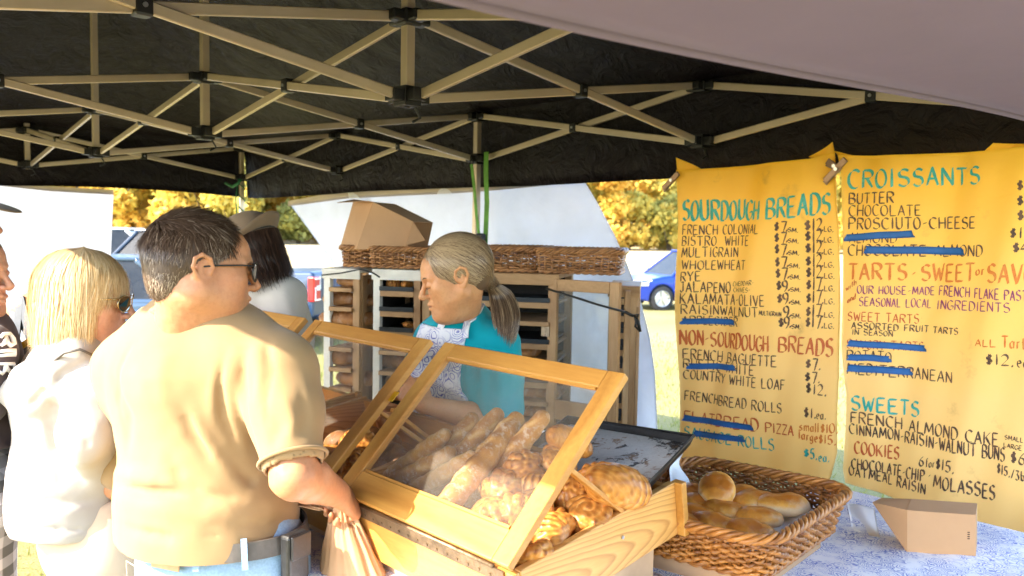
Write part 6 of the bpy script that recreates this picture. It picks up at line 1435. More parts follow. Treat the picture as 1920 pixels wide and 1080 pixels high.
def head_mesh(Mx, c, neck, sc=1.0, fat=0.0, nose=1.0, nr=0.058, closed=True, brow=1.0, fem=False, h=0.0028):
    """skin of head and neck, modelled in its own axes (x right, y face, z up), returned in world space"""
    inv = Mx.inverted(); nk = (inv @ (V3(neck)-V3(c)))/sc
    lo = (min(-0.10, nk.x-0.08), min(-0.14, nk.y-0.08), nk.z-0.05); hi = (max(0.10, nk.x+0.08), 0.145, 0.15); v = Vol(lo, hi, h)
    v.ell((0, -0.020, 0.036), (0.074, 0.096, 0.086)); v.ell((0, 0.028, -0.022), (0.060+fat*0.3, 0.062, 0.082), k=0.03)
    v.ell((0, 0.052, 0.035), (0.055, 0.046, 0.055), k=0.02)
    for s in (-1, 1):
        v.cone((s*0.058, -0.004, -0.045), (s*0.026, 0.068, -0.092), 0.020+fat*0.4, 0.018, 0.03); v.cone((s*0.045, 0.058, -0.020), (s*0.040, 0.050, -0.055), 0.022+fat*0.2, 0.020+fat*0.3, 0.03)
        v.cone((s*0.012, 0.094, 0.022), (s*0.045, 0.078, 0.020), 0.0085*brow, 0.008, 0.012)
    v.cone((-0.012, 0.082, -0.098), (0.012, 0.082, -0.098), 0.016, 0.016, 0.018); v.ell((0, 0.073, -0.058), (0.032, 0.026, 0.034), k=0.02)
    if fat: v.ell((0, 0.040, -0.108), (0.045, 0.045, 0.028), k=0.035)
    for s in (-1, 1):
        v.ell((s*0.032, 0.102, 0.004), (0.018, 0.015, 0.013), k=0.012, op='s'); v.ell((s*0.031, 0.0815, 0.003), (0.0155, 0.0145, 0.0125), k=0.003)
        # lids
        up = [(s*0.016, 0.089, 0.000), (s*0.024, 0.0955, 0.004 if not closed else -0.001), (s*0.032, 0.096, 0.005 if not closed else -0.0025), (s*0.040, 0.091, 0.003 if not closed else -0.001), (s*0.046, 0.083, -0.001)]
        v.crease(up, 0.0018, 0.0026); v.crease([(a, b, z_-0.0032) for a, b, z_ in up], -0.0022, 0.0016); v.crease([(a, b-0.001, z_+0.008) for a, b, z_ in up], -0.0016, 0.0022)
        v.crease([(s*0.022, 0.092, -0.012), (s*0.034, 0.089, -0.015), (s*0.044, 0.08, -0.012)], -0.0014, 0.003)
    n = nose
    v.cone((0, 0.090, 0.014), (0, 0.090+0.027*n, -0.028), 0.0065, 0.0088, 0.010); v.cone((0, 0.090+0.026*n, -0.029), (0, 0.090+0.022*n, -0.034), 0.0088, 0.008, 0.004)
    for s in (-1, 1): v.ell((s*0.0125, 0.097+0.006*n, -0.033), (0.0068, 0.011, 0.0075), k=0.005); v.crease([(s*0.017, 0.096, -0.030), (s*0.024, 0.090, -0.046), (s*0.028, 0.083, -0.060)], -0.0018, 0.0045)
    for s in (-1, 1): v.ell((s*0.0065, 0.106, -0.042), (0.003, 0.005, 0.003), op='s', k=0.003)
    v.chain([(-0.024, 0.088, -0.062), (-0.010, 0.0985, -0.0575), (0, 0.0985, -0.059), (0.010, 0.0985, -0.0575), (0.024, 0.088, -0.062)], [0.003, 0.0052, 0.005, 0.0052, 0.003], 0.006)
    v.chain([(-0.022, 0.087, -0.066), (0, 0.0975, -0.0705), (0.022, 0.087, -0.066)], [0.003, 0.0066, 0.003], 0.006)
    v.crease([(-0.027, 0.0875, -0.064), (-0.012, 0.1, -0.0645), (0, 0.103, -0.065), (0.012, 0.1, -0.0645), (0.027, 0.0875, -0.064)], -0.0045, 0.0022); v.crease([(-0.016, 0.092, -0.080), (0.016, 0.092, -0.080)], -0.003, 0.006)
    for s in (-1, 1):     # ears
        e = np.array((s*0.074, -0.008, -0.002)); v.ell(e+(s*0.004, 0, 0), (0.008, 0.016, 0.027), rot=((1, 0, 0), (0, 0.97, 0.24), (0, -0.24, 0.97)), k=0.006)
        hx = [(s*0.076, 0.008, -0.012), (s*0.080, 0.013, 0.006), (s*0.084, 0.006, 0.023), (s*0.088, -0.010, 0.030), (s*0.091, -0.024, 0.022), (s*0.090, -0.027, 0.004), (s*0.085, -0.018, -0.014), (s*0.080, -0.006, -0.027), (s*0.077, 0.004, -0.024)]
        v.chain(hx, [0.003, 0.0036, 0.004, 0.0044, 0.0044, 0.0042, 0.004, 0.0062, 0.004], 0.003)
        v.ell((s*0.086, 0.0, 0.001), (0.006, 0.008, 0.012), k=0.004, op='s'); v.crease([(s*0.088, -0.004, 0.022), (s*0.089, -0.017, 0.014), (s*0.087, -0.018, -0.004)], -0.003, 0.004); v.ell((s*0.080, 0.010, -0.004), (0.003, 0.004, 0.006), k=0.003)
    v.cone((0, -0.022, -0.055), tuple(nk), nr*0.96, nr*1.08, 0.035)
    if fat: v.crease([(-0.05, 0.03, -0.118), (0, 0.062, -0.126), (0.05, 0.03, -0.118)], -0.004, 0.008)
    v.noise(0.0006, 0.012, 3); vv, f = v.mesh(); vv = smooth_v(vv, f, 1, 0.35)
    return tr(Mx, c, vv*sc), f
def hand(v, wrist, d, n, side, curl=(60, 70, 50), spread=0.09, sc=1.0, thumb=0.6, k=0.006, tips=True):
    """palm, four fingers and a thumb added to a volume; d = towards the knuckles, n = back of the hand, side = towards the thumb"""
    w_ = V3(wrist); d = V3(d).normalized(); n = (V3(n)-d*V3(n).dot(d)).normalized(); s = d.cross(n).normalized()
    if s.dot(V3(side)) < 0: s = -s
    L = [0.044, 0.049, 0.046, 0.037]; off = [0.030, 0.010, -0.010, -0.029]; kn = [0.082, 0.086, 0.082, 0.074]; rr = [0.0092, 0.0095, 0.0090, 0.0080]
    for i in range(4):
        m = w_+(d*kn[i]+s*off[i]+n*(0.004 if i in (1, 2) else 0.001))*sc; v.cone(w_+s*off[i]*0.45*sc, m, 0.016*sc, 0.0118*sc, 0.012)
        a = 0; p = m; dd = d+s*(spread*(1.5-i)*0.35)
        for j, (f, ln) in enumerate(((1.0, L[i]), (0.62, L[i]*0.62), (0.5, L[i]*0.48))):
            a += R(curl[j])*(1+0.06*(i-1)); q = p+(dd*math.cos(a)-n*math.sin(a))*ln*sc; v.cone(p, q, rr[i]*(1-0.10*j)*sc, rr[i]*(1-0.10*(j+1))*sc, 0.0022); p = q
    b = w_+(d*0.022+s*0.024-n*0.006)*sc; m1 = b+(d*0.034+s*0.026*thumb*1.4-n*0.014)*sc; m2 = m1+(d*0.028-s*0.006*(1-thumb)-n*0.016)*sc; m3 = m2+(d*0.018-s*0.016*(1-thumb)-n*0.010)*sc
    v.chain([b, m1, m2, m3], [0.0165*sc, 0.0125*sc, 0.0105*sc, 0.0088*sc], 0.006)
def ribbons(name, P, side, width, rnd_, m, parent, taper=True):
    """P (N,K,3) strands to flat tapered ribbons"""
    N, K, _ = P.shape; T = np.gradient(P, axis=1); W_ = np.cross(T, side); W_ /= np.linalg.norm(W_, axis=2)[:, :, None]+1e-9
    t = np.linspace(0, 1, K)[None, :, None]; wd = np.asarray(width).reshape(-1, 1, 1)*(np.where(t < 0.7, 1, 1-(t-0.7)/0.3*0.85) if taper else 1)
    V = np.stack([P-W_*wd/2, P+W_*wd/2], 2).reshape(-1, 3); i = np.arange(N)[:, None]*K*2+np.arange(K-1)[None, :]*2; i = i.reshape(-1)
    F = np.stack([i, i+1, i+3, i+2], 1); return link(name, npmesh(name, V, F, [m], True, {'rnd': np.repeat(rnd_, 2*K)}), parent)
HC, HE = np.array((0, -0.020, 0.036)), np.array((0.078, 0.100, 0.090))
def slerp(a, b, t):
    d = np.clip((a*b).sum(1), -0.9999, 0.9999); o = np.arccos(d)[:, None]; return (np.sin((1-t)*o)*a+np.sin(t*o)*b)/np.sin(o)
def unit(v): return v/(np.linalg.norm(v, axis=-1, keepdims=True)+1e-9)
def rdirs(n, seed, keep):
    r = np.random.RandomState(seed); out = []
    while sum(map(len, out)) < n:
        d = unit(r.normal(size=(n*2, 3))); out.append(d[keep(d*HE+HC)])
    return np.concatenate(out)[:n], r
def cap_mesh(name, Mx, c, sc, cuts, m, parent, grow=0.002, rr=0.5, extra=None):
    v = Vol((-0.11, -0.15, -0.13), (0.11, 0.11, 0.15), 0.004); v.ell(HC, HE+grow)
    if extra: extra(v)
    for p, n_ in cuts: v.half(p, n_, 0.008)
    vv, f = v.mesh(); return link(name, npmesh(name, tr(Mx, c, smooth_v(vv, f, 2)*sc), f, [m], True, {'rnd': np.full(len(vv), rr)}), parent)
def glasses(t, Mx, c, sc, lens=(0.02, 0.02, 0.022), frame='joint', gold=False, z=0.004):
    gm = M['gold'] if gold else M['joint']; g = thing('sunglasses', None, None, tuple(c)); g.parent = t; g.matrix_parent_inverse = t.matrix_world.inverted()
    def X(p): return V3(tuple(tr(Mx, c, np.array([p])*sc)[0]))
    for s in (-1, 1):
        pts = []; rim = []
        for k in range(20):
            a = 2*math.pi*k/20; x = 0.034+0.027*math.cos(a)*(1.0); zz = z+0.0-0.002+0.021*math.sin(a); y = 0.111-0.5*(max(0, x-0.015))**1.35*2.0; rim.append(X((s*x, y, zz)))
        m = MB(); cc = X((s*0.034, 0.107, z)); vs = rim+[p+(X((0, -0.002, 0))-X((0, 0, 0))) for p in rim]; fs = [tuple(range(20)), tuple(range(39, 19, -1))]+[(i, i+20, (i+1) % 20+20, (i+1) % 20) for i in range(20)]
        if s < 0: fs = [f[::-1] for f in fs]
        m.add(vs, fs); m.build('lens', M['lens'], g); m = MB(); m.tube(rim, 0.0011 if gold else 0.0017, 6, closed=True); m.build('rim', gm, g, True)
        m = MB(); m.tube([X((s*0.060, 0.098, z+0.010)), X((s*0.074, 0.072, z+0.010)), X((s*0.0795, 0.02, z+0.006)), X((s*0.082, -0.006, z+0.002))], 0.0013 if gold else 0.0021, 6); m.build('temple', gm, g, True)
    m = MB(); m.tube([X((-0.010, 0.112, z+0.008)), X((0, 0.115, z+0.010)), X((0.010, 0.112, z+0.008))], 0.0015, 6); m.build('bridge', gm, g, True)
M['gold'] = mat('thin_gold_metal', (0.7, 0.5, 0.22), 0.25, 0.1, 9, metal=1.0); M['lens'] = mat('dark_lens', (0.015, 0.014, 0.014), 0.06, 0.1, 4, coat=1.0)
M['shoe'] = mat('shoe_leather', (0.06, 0.045, 0.035), 0.6, 0.3, 20)
def trousers(t, hipc, Mx, wid, dep, ztop, m, name='trousers', stance=0.1, shoe=True, foot=None, leg_r=(0.095, 0.062)):
    lo = np.array((hipc[0]-0.34, hipc[1]-0.34, 0.0)); hi = np.array((hipc[0]+0.34, hipc[1]+0.36, ztop+0.02)); v = Vol(lo, hi, 0.0085)
    Rt, Fr = V3(Mx.col[0]), V3(Mx.col[1]); rot = [[Mx[i][j] for j in range(3)] for i in range(3)]; hc = V3(hipc)
    v.ell(tuple(hc), (wid, dep, 0.20), rot=rot)
    for s in (-1, 1):
        a = hc+Rt*(s*wid*0.5)-UP*0.06; kn = V3((hc.x, hc.y, 0.48))+Rt*(s*(stance+0.01))+Fr*0.02; an = V3((hc.x, hc.y, 0.09))+Rt*(s*(stance+0.02))-Fr*0.02
        v.cone(a, kn, leg_r[0]*1.08, leg_r[0]*0.85, 0.05); v.cone(kn, an, leg_r[0]*0.85, leg_r[1]*1.15, 0.04)
        if shoe:
            q = Vol(np.array(an)-0.2, np.array(an)+0.3, 0.009); q.chain([an-UP*0.035-Fr*0.03, an-UP*0.045+Fr*0.07, an-UP*0.052+Fr*0.16], [0.045, 0.046, 0.036], 0.02); q.half((0, 0, 0.004), (0, 0, -1))
            vv, f = q.mesh(); link('shoe', npmesh('shoe', smooth_v(vv, f, 2), f, [M['shoe']]), t)
    v.half((0, 0, ztop), (0, 0, 1), 0.004); v.noise(0.008, 0.07, 5, stretch=(1, 1, 0.4)); vv, f = v.mesh(); vv = smooth_v(vv, f, 2)
    return link(name, npmesh(name, vv, f, [m]), t), v
def rotl(Mx): return [[Mx[i][j] for j in range(3)] for i in range(3)]
def cap_roots(o, Mx, c, sc, n, seed):
    """random points of a hair base, back in head axes, with normals"""
    me = o.data; nv = len(me.vertices); co = np.zeros(nv*3); me.vertices.foreach_get('co', co); co = co.reshape(-1, 3); no = np.zeros(nv*3); me.vertices.foreach_get('normal', no); no = no.reshape(-1, 3)
    r = np.random.RandomState(seed); nf = len(me.polygons); li = np.zeros(nf*4, np.int32); me.polygons.foreach_get('vertices', li); li = li.reshape(-1, 4); k = li[r.randint(0, nf, n)]
    a, b = r.rand(n, 1), r.rand(n, 1); P = (co[k[:, 0]]*(1-a)+co[k[:, 1]]*a)*(1-b)+(co[k[:, 3]]*(1-a)+co[k[:, 2]]*a)*b; Nn = unit(no[k].mean(1)); A = np.array(Mx)
    P = (A.T@(P-np.array(c)).T).T/sc; Nn = (A.T@Nn.T).T; m = P[:, 2] > -0.2; return P[m], Nn[m], r
# ------------------------------------------------------------------ the man in front
M['tshirt'] = fabric('khaki_tshirt', (0.31, 0.20, 0.10), 700, 0.10); M['denim'] = fabric('washed_denim', (0.26, 0.38, 0.52), 500, 0.25, heather=0.35); M['belt'] = mat('belt_leather', (0.10, 0.085, 0.075), 0.5, 0.3, 25, 90, 0.3); M['patch'] = mat('tan_patch', (0.50, 0.32, 0.16), 0.6, 0.2, 30)
M['hair_m'] = hairmat('hair_greying_sunlit_brown', (0.045, 0.026, 0.017), (0.13, 0.078, 0.05), (0.46, 0.36, 0.27)); M['thread'] = mat('gold_thread', (0.5, 0.42, 0.3), 0.7)
def man():
    B = yawm(21); Rt, F = V3(B.col[0]), V3(B.col[1]); rot = rotl(B)
    hp = W(378, 506, 1.80); base = V3((-0.665, 1.86, 0))
    t = thing('person', 'man in khaki t-shirt and jeans seen from behind, holding a brown paper bag', 'person', tuple(base))
    Hm = yawm(63, -4, -3); sc = 1.02; neck = W(352, 628, 1.84)
    hv, hf = head_mesh(Hm, hp, neck+V3((0, 0, -0.03)), sc, fat=0.028, nose=0.95, nr=0.068)
    # right arm and fist in one volume
    sh, el, wr = W(522, 700, 1.77), W(552, 893, 1.66), W(632, 925, 1.80); v = Vol(np.array(V3((-0.66, 1.5, 0.88))), np.array(V3((-0.20, 2.02, 1.42))), 0.0042)
    v.chain([sh, sh.lerp(el, 0.5), el], [0.062, 0.055, 0.048], 0.01); v.chain([el, el.lerp(wr, 0.35)+UP*0.004, wr], [0.048, 0.046, 0.030], 0.012)
    d = (W(668, 952, 1.90)-wr); hand(v, wr+d*0.05, d, V3((0.55, -0.5, 0.75)), V3((0.1, 0.9, 0.35)), curl=(62, 78, 55), sc=1.06, thumb=0.4)
    v.noise(0.0015, 0.02, 8); av, af = v.mesh(); av = smooth_v(av, af, 1)
    lsh, lel, lwr = W(238, 695, 1.95), W(232, 900, 2.06), W(330, 930, 2.22); q = Vol(np.array(V3((-1.15, 1.8, 0.82))), np.array(V3((-0.6, 2.45, 1.42))), 0.0055)
    q.chain([lsh, lel, lwr], [0.06, 0.052, 0.032], 0.01); hand(q, lwr, V3((0.7, 0.5, -0.2)), V3((0, 0.3, 1)), V3((0, 1, 0)), curl=(40, 50, 30)); lv, lf = q.mesh()
    # torso core links head and arms
    c = Vol(np.array(V3((-1.0, 1.6, 0.8))), np.array(V3((-0.35, 2.1, 1.5))), 0.012)
    c.ell(W(372, 760, 1.87), (0.18, 0.12, 0.22), rot); c.ell(W(385, 930, 1.88), (0.18, 0.14, 0.17), rot, 0.05); c.cone(sh, lsh, 0.06, 0.06, 0.05); c.cone(neck, neck-UP*0.1, 0.055, 0.07, 0.04); cv, cf = c.mesh()
    V, Fc = join_vf([(hv, hf), (av, af), (lv, lf), (cv, cf)]); link('body', npmesh('body', V, Fc, [M['skin_m']]), t)
    # t-shirt
    s = Vol(np.array(V3((-1.06, 1.50, 0.88))), np.array(V3((-0.30, 2.24, 1.50))), 0.0055)
    s.ell(W(366, 768, 1.88), (0.212, 0.142, 0.215), rot); s.ell(W(366, 712, 1.87), (0.196, 0.118, 0.12), rot, 0.06); s.ell(W(386, 930, 1.90), (0.224, 0.182, 0.150), rot, 0.08); s.ell(W(386, 1010, 1.88), (0.216, 0.172, 0.13), rot, 0.05)
    s.chain([lsh+UP*0.01, W(335, 632, 1.87), W(430, 638, 1.83), sh+UP*0.012], [0.070, 0.078, 0.078, 0.072], 0.07); s.cone(neck+UP*0.012, neck-UP*0.08, 0.078, 0.11, 0.05)
    se = W(548, 852, 1.68)
    s.chain([sh, sh.lerp(se, 0.5), se], [0.080, 0.075, 0.069], 0.035); s.chain([lsh, lsh.lerp(lel, 0.85)], [0.080, 0.070], 0.035)
    # folds: from the armpit across the back, round the waist
    def K(pts, amp, wd): s.fold(pts, amp, wd)
    K([(462, 660, 1.68), (455, 720, 1.66), (460, 790, 1.68), (478, 850, 1.70)], -0.012, 0.013); K([(440, 655, 1.68), (430, 710, 1.67), (438, 780, 1.69), (462, 850, 1.70)], 0.009, 0.012); K([(425, 668, 1.69), (412, 720, 1.68), (420, 780, 1.70), (450, 845, 1.71)], -0.008, 0.011)
    K([(480, 650, 1.68), (486, 700, 1.67), (480, 760, 1.67)], 0.008, 0.011); K([(500, 640, 1.68), (505, 690, 1.68)], -0.006, 0.010); K([(410, 690, 1.7), (398, 740, 1.7), (402, 790, 1.71)], 0.006, 0.011)
    K([(345, 775, 1.74), (362, 815, 1.74), (398, 865, 1.73)], -0.011, 0.014); K([(362, 770, 1.74), (382, 815, 1.73), (412, 860, 1.72), (450, 890, 1.71)], 0.009, 0.013)
    K([(322, 872, 1.74), (340, 905, 1.74), (382, 930, 1.73), (450, 940, 1.71)], -0.012, 0.014); K([(325, 900, 1.74), (360, 928, 1.73), (430, 950, 1.71), (520, 940, 1.70)], 0.009, 0.014)
    K([(210, 900, 1.84), (270, 922, 1.77), (340, 925, 1.74), (400, 948, 1.73)], -0.013, 0.014); K([(208, 885, 1.84), (250, 893, 1.78), (300, 905, 1.75)], 0.010, 0.015); K([(215, 940, 1.84), (300, 955, 1.76), (400, 968, 1.73), (480, 970, 1.71)], 0.007, 0.016)
    K([(230, 985, 1.83), (290, 1003, 1.77), (330, 1012, 1.75)], -0.008, 0.012); K([(420, 860, 1.72), (470, 900, 1.70), (540, 915, 1.70), (560, 900, 1.72)], -0.010, 0.013); K([(440, 980, 1.72), (500, 985, 1.70), (550, 960, 1.71)], -0.007, 0.014)
    K([(500, 760, 1.66), (520, 800, 1.64), (508, 845, 1.64)], -0.007, 0.012); K([(530, 740, 1.66), (550, 790, 1.65), (540, 830, 1.64)], 0.006, 0.012); K([(560, 720, 1.70), (575, 780, 1.68), (570, 825, 1.67)], -0.005, 0.012)
    K([(212, 700, 1.90), (240, 780, 1.82), (235, 850, 1.82)], -0.006, 0.014); K([(310, 650, 1.78), (300, 700, 1.76), (310, 770, 1.75)], 0.004, 0.02)
    s.noise(0.006, 0.10, 2, stretch=(1, 1, 0.6)); s.noise(0.0010, 0.03, 4)
    for sm in ([(505, 640), (512, 690), (503, 740), (500, 790), (515, 840)], [(250, 640), (225, 690), (222, 750), (235, 800)]): K(sm, -0.0035, 0.006)
    K([(215, 985), (300, 1000), (400, 1005), (500, 1000), (560, 985)], -0.0025, 0.005)
    s.cone(se+(se-sh).normalized()*0.136, se+(se-sh).normalized()*0.3, 0.12, 0.12, 0.002, 's')
    s.cone(se-(se-sh).normalized()*0.01, el, 0.055, 0.055, 0.003, 's')   # hollow of the sleeve mouth
    hem = W(386, 1012, 1.72).z
    s.half((0, 0, hem), (0, -0.05, -1), 0.004)
    s.cone(neck+UP*0.100, neck+UP*0.2, 0.066, 0.078, 0.004, 's')
    nb = neck+UP*0.01
    vv, f = s.mesh(); vv = smooth_v(vv, f, 1, 0.4); link('t_shirt', npmesh('t_shirt', vv, f, [M['tshirt']]), t)
    # sleeve hem band and collar rib
    ax = (el-sh).normalized(); e1 = ax.cross(UP).normalized(); e2 = ax.cross(e1); m = MB(); m.tube([se+ax*0.010+(e1*math.cos(a)+e2*math.sin(a))*0.0690 for a in [2*math.pi*k/40 for k in range(40)]], 0.0042, 8, closed=True); m.build('sleeve_hem', M['tshirt'], t, True)
    m = MB(); m.tube([neck+UP*(0.047-0.012*math.sin(a))+Rt*(0.073*math.cos(a))+F*(0.074*math.sin(a)) for a in [2*math.pi*k/40 for k in range(40)]], 0.0075, 6, closed=True); m.build('collar', M['tshirt'], t, True)
    # jeans, belt and what hangs on it
    hips = V3((base.x-0.0, base.y+0.025, 0.83)); trousers(t, hips, B, 0.205, 0.158, 0.945, M['denim'], 'jeans', 0.11)
    def ring(a, z, g=0.0): return hips*1.0+Rt*((0.2055+g)*math.cos(a)*(1-((z-0.83)/0.30)**2)**0.5)+F*((0.1605+g)*math.sin(a)*(1-((z-0.83)/0.30)**2)**0.5)+UP*(z-0.83)
    n = 72; zb = 0.905; vs = []
    for k in range(n):
        a = 2*math.pi*k/n; vs += [ring(a, zb-0.019, 0.010), ring(a, zb+0.019, 0.010), ring(a, zb+0.019, 0.004), ring(a, zb-0.019, 0.004)]
    fs = [(4*k+i, 4*k+(i+1) % 4, 4*((k+1) % n)+(i+1) % 4, 4*((k+1) % n)+i) for k in range(n) for i in range(4)]; m = MB(); m.add(vs, [f_[::-1] for f_ in fs]); m.build('belt', M['belt'], t, False)
    for a in (-2.55, -1.95, -1.25, -0.75):
        m = MB()
        for z0, z1 in ((zb-0.035, zb+0.03),):
            m.bar(ring(a, z0, 0.0145), ring(a, z1, 0.0145), 0.013, 0.003, side=(ring(a+0.05, zb)-ring(a-0.05, zb)))
        m.build('belt_loop', M['denim'], t)
    m = MB(); m.bar(ring(-1.62, zb-0.042, 0.009)-Rt*0.0, ring(-1.62, zb-0.024, 0.009), 0.075, 0.003, side=Rt); m.build('label_patch', M['patch'], t)
    for a in (-1.1, -2.05):
        m = MB(); cx = ring(a, 0.79, 0.012); sd = (ring(a+0.05, 0.79)-ring(a-0.05, 0.79)).normalized(); m.tube([cx-sd*0.07+UP*0.05, cx+sd*0.07+UP*0.055, cx+sd*0.065-UP*0.07, cx-UP*0.09, cx-sd*0.065-UP*0.07], 0.0014, 4, closed=True); m.build('pocket_stitching', M['thread'], t)
    m = MB(); q0 = ring(-0.16, zb, 0.026); sd = (ring(-0.11, zb)-ring(-0.21, zb)).normalized(); out = sd.cross(UP); m.frame(q0-UP*0.028, sd*0.062, out*0.030, UP*0.11); m.build('phone_pouch', M['belt_black'], t, bevel=0.008, seg=3)
    m = MB(); m.frame(q0-UP*0.0+out*(0.02 if out.dot(q0-hips) > 0 else -0.02), sd*0.056, out*0.006, UP*0.055); m.build('pouch_flap', M['belt_black'], t, bevel=0.003)
    # hair
    cuts = [((0, 0.062, 0.05), (0, 1, 0.15)), ((0, -0.05, -0.062), (0, 0.28, -1))]
    def ex(v):
        v.ell((0, -0.06, -0.02), (0.062, 0.052, 0.055), k=0.02)
        for s_ in (-1, 1): v.ell((s_*0.085, 0.010, -0.014), (0.022, 0.026, 0.034), op='s', k=0.006); v.ell((s_*0.075, 0.07, -0.002), (0.03, 0.045, 0.045), op='s', k=0.01)
    capo = cap_mesh('hair_base', Hm, hp, sc, cuts, M['hair_m'], t, 0.0035, 0.3, ex)
    P0, nrm, r = cap_roots(capo, Hm, hp, sc, 15000, 5); N = len(P0); K_ = 6
    ear = ((P0[:, 1]-0.004)**2/0.022**2+(P0[:, 2]-0.0)**2/0.030**2 < 1) & (np.abs(P0[:, 0]) > 0.05); P0, nrm = P0[~ear], nrm[~ear]; N = len(P0)
    comb = np.stack([np.sign(P0[:, 0])*0.25, np.where(P0[:, 2] > 0.085, 1.0, 0.25*np.sign(P0[:, 1]+0.03)), np.where(P0[:, 2] > 0.10, 0.0, -1.1)], 1)+r.normal(size=(N, 3))*0.28
    comb -= nrm*(comb*nrm).sum(1)[:, None]; comb = unit(comb); ln = (0.024+0.016*(P0[:, 2] > 0.06))*(0.7+0.5*r.rand(N)); t_ = np.linspace(0, 1, K_)[None, :, None]
    lf = (0.04+0.14*r.rand(N))[:, None, None]
    ql = P0[:, None]-nrm[:, None]*0.002+comb[:, None]*ln[:, None, None]*t_+nrm[:, None]*ln[:, None, None]*lf*(t_-0.35*t_*t_)
    P = tr(Hm, hp, ql.reshape(-1, 3)*sc).reshape(N, K_, 3); nw = (np.array(Hm)@nrm.T).T[:, None].repeat(K_, 1)
    tone = np.clip(0.32+0.22*r.normal(size=N)+0.30*(P0[:, 2] < 0.01)+0.25*((np.abs(P0[:, 0]) > 0.06) & (P0[:, 1] > 0)), 0, 1)  # lower hair lightened to paint in the sun on it, besides the greying
    ribbons('hair', P, nw, 0.0013+0.0008*r.rand(N), tone, M['hair_m'], t)
    glasses(t, Hm, hp, sc)
    return t
M['belt_black'] = mat('black_pouch_leather', (0.02, 0.02, 0.022), 0.35, 0.3, 20, 70, 0.3)
man()
def held_bag():
    t = thing('paper_bag', 'crumpled brown paper bag gripped in the fist of the man in khaki', 'bag', tuple(W(640, 965, 1.86)))
    top = W(642, 950, 1.87); n = 96; rows = []; r = random.Random(4); ph = [r.uniform(0, 6) for _ in range(6)]
    prof = [(0.0, 0.024, 0.018), (0.02, 0.030, 0.02), (0.05, 0.042, 0.028), (0.09, 0.060, 0.036), (0.14, 0.078, 0.044), (0.20, 0.092, 0.05), (0.27, 0.098, 0.054), (0.34, 0.10, 0.056), (0.36, 0.096, 0.052)]
    ex, ey = V3((0.93, -0.36, 0)), V3((0.36, 0.93, 0)); vs = []
    P2 = []
    for i in range(len(prof)-1):
        for q in range(4):
            f = q/4; P2.append([prof[i][j]+(prof[i+1][j]-prof[i][j])*f for j in range(3)])
    P2.append(prof[-1])
    for dz, a_, b_ in P2:
        for k in range(n):
            a = 2*math.pi*k/n; pl_ = 0.18*math.exp(-dz/0.10)+0.035; s = 1+pl_*(math.sin(7*a+ph[0]+dz*6)*0.6+math.sin(12*a+ph[1]-dz*9)*0.5+0.4*math.sin(19*a+ph[2]))+0.03*math.sin(dz*40+a*3+ph[3])
            sq = (abs(math.cos(a))**4+abs(math.sin(a))**4)**(-0.25) if dz > 0.15 else 1; sq = 1+(sq-1)*min(1, max(0, (dz-0.1)/0.15))*0.6
            vs.append(top+ex*(a_*s*sq*math.cos(a)+0.18*dz)+ey*(b_*s*sq*math.sin(a))-UP*(dz-0.012*math.sin(3*a)*(dz < 0.03)))
    m = len(P2); F = np.array([(i*n+k, i*n+(k+1) % n, (i+1)*n+(k+1) % n, (i+1)*n+k) for i in range(m-1) for k in range(n)]); me = npmesh('bag', [tuple(q) for q in vs], F[:, ::-1], [M['kraft']]); o = link('bag_body', me, t); so_ = o.modifiers.new('s', 'SOLIDIFY'); so_.thickness = 0.001
    b = MB(); b.frame(top+ex*(0.18*0.36)-UP*0.358, ex*0.18, ey*0.096, UP*0.003); b.build('bag_base', M['kraft'], t)
    # collar of paper above the grip
    vs = []
    for dz, g in ((0, 0.024), (0.015, 0.034), (0.035, 0.046)):
        for k in range(n):
            a = 2*math.pi*k/n; s = 1+0.25*math.sin(7*a+1); vs.append(top-ex*0.055+ex*(g*s*math.cos(a)-dz*1.0)+ey*(g*0.6*s*math.sin(a))+UP*(dz*0.3-0.012))
    F = np.array([(i*n+k, i*n+(k+1) % n, (i+1)*n+(k+1) % n, (i+1)*n+k) for i in range(2) for k in range(n)]); o = link('bag_mouth', npmesh('m', [tuple(q) for q in vs], F, [M['kraft']]), t); so_ = o.modifiers.new('s', 'SOLIDIFY'); so_.thickness = 0.001
held_bag()
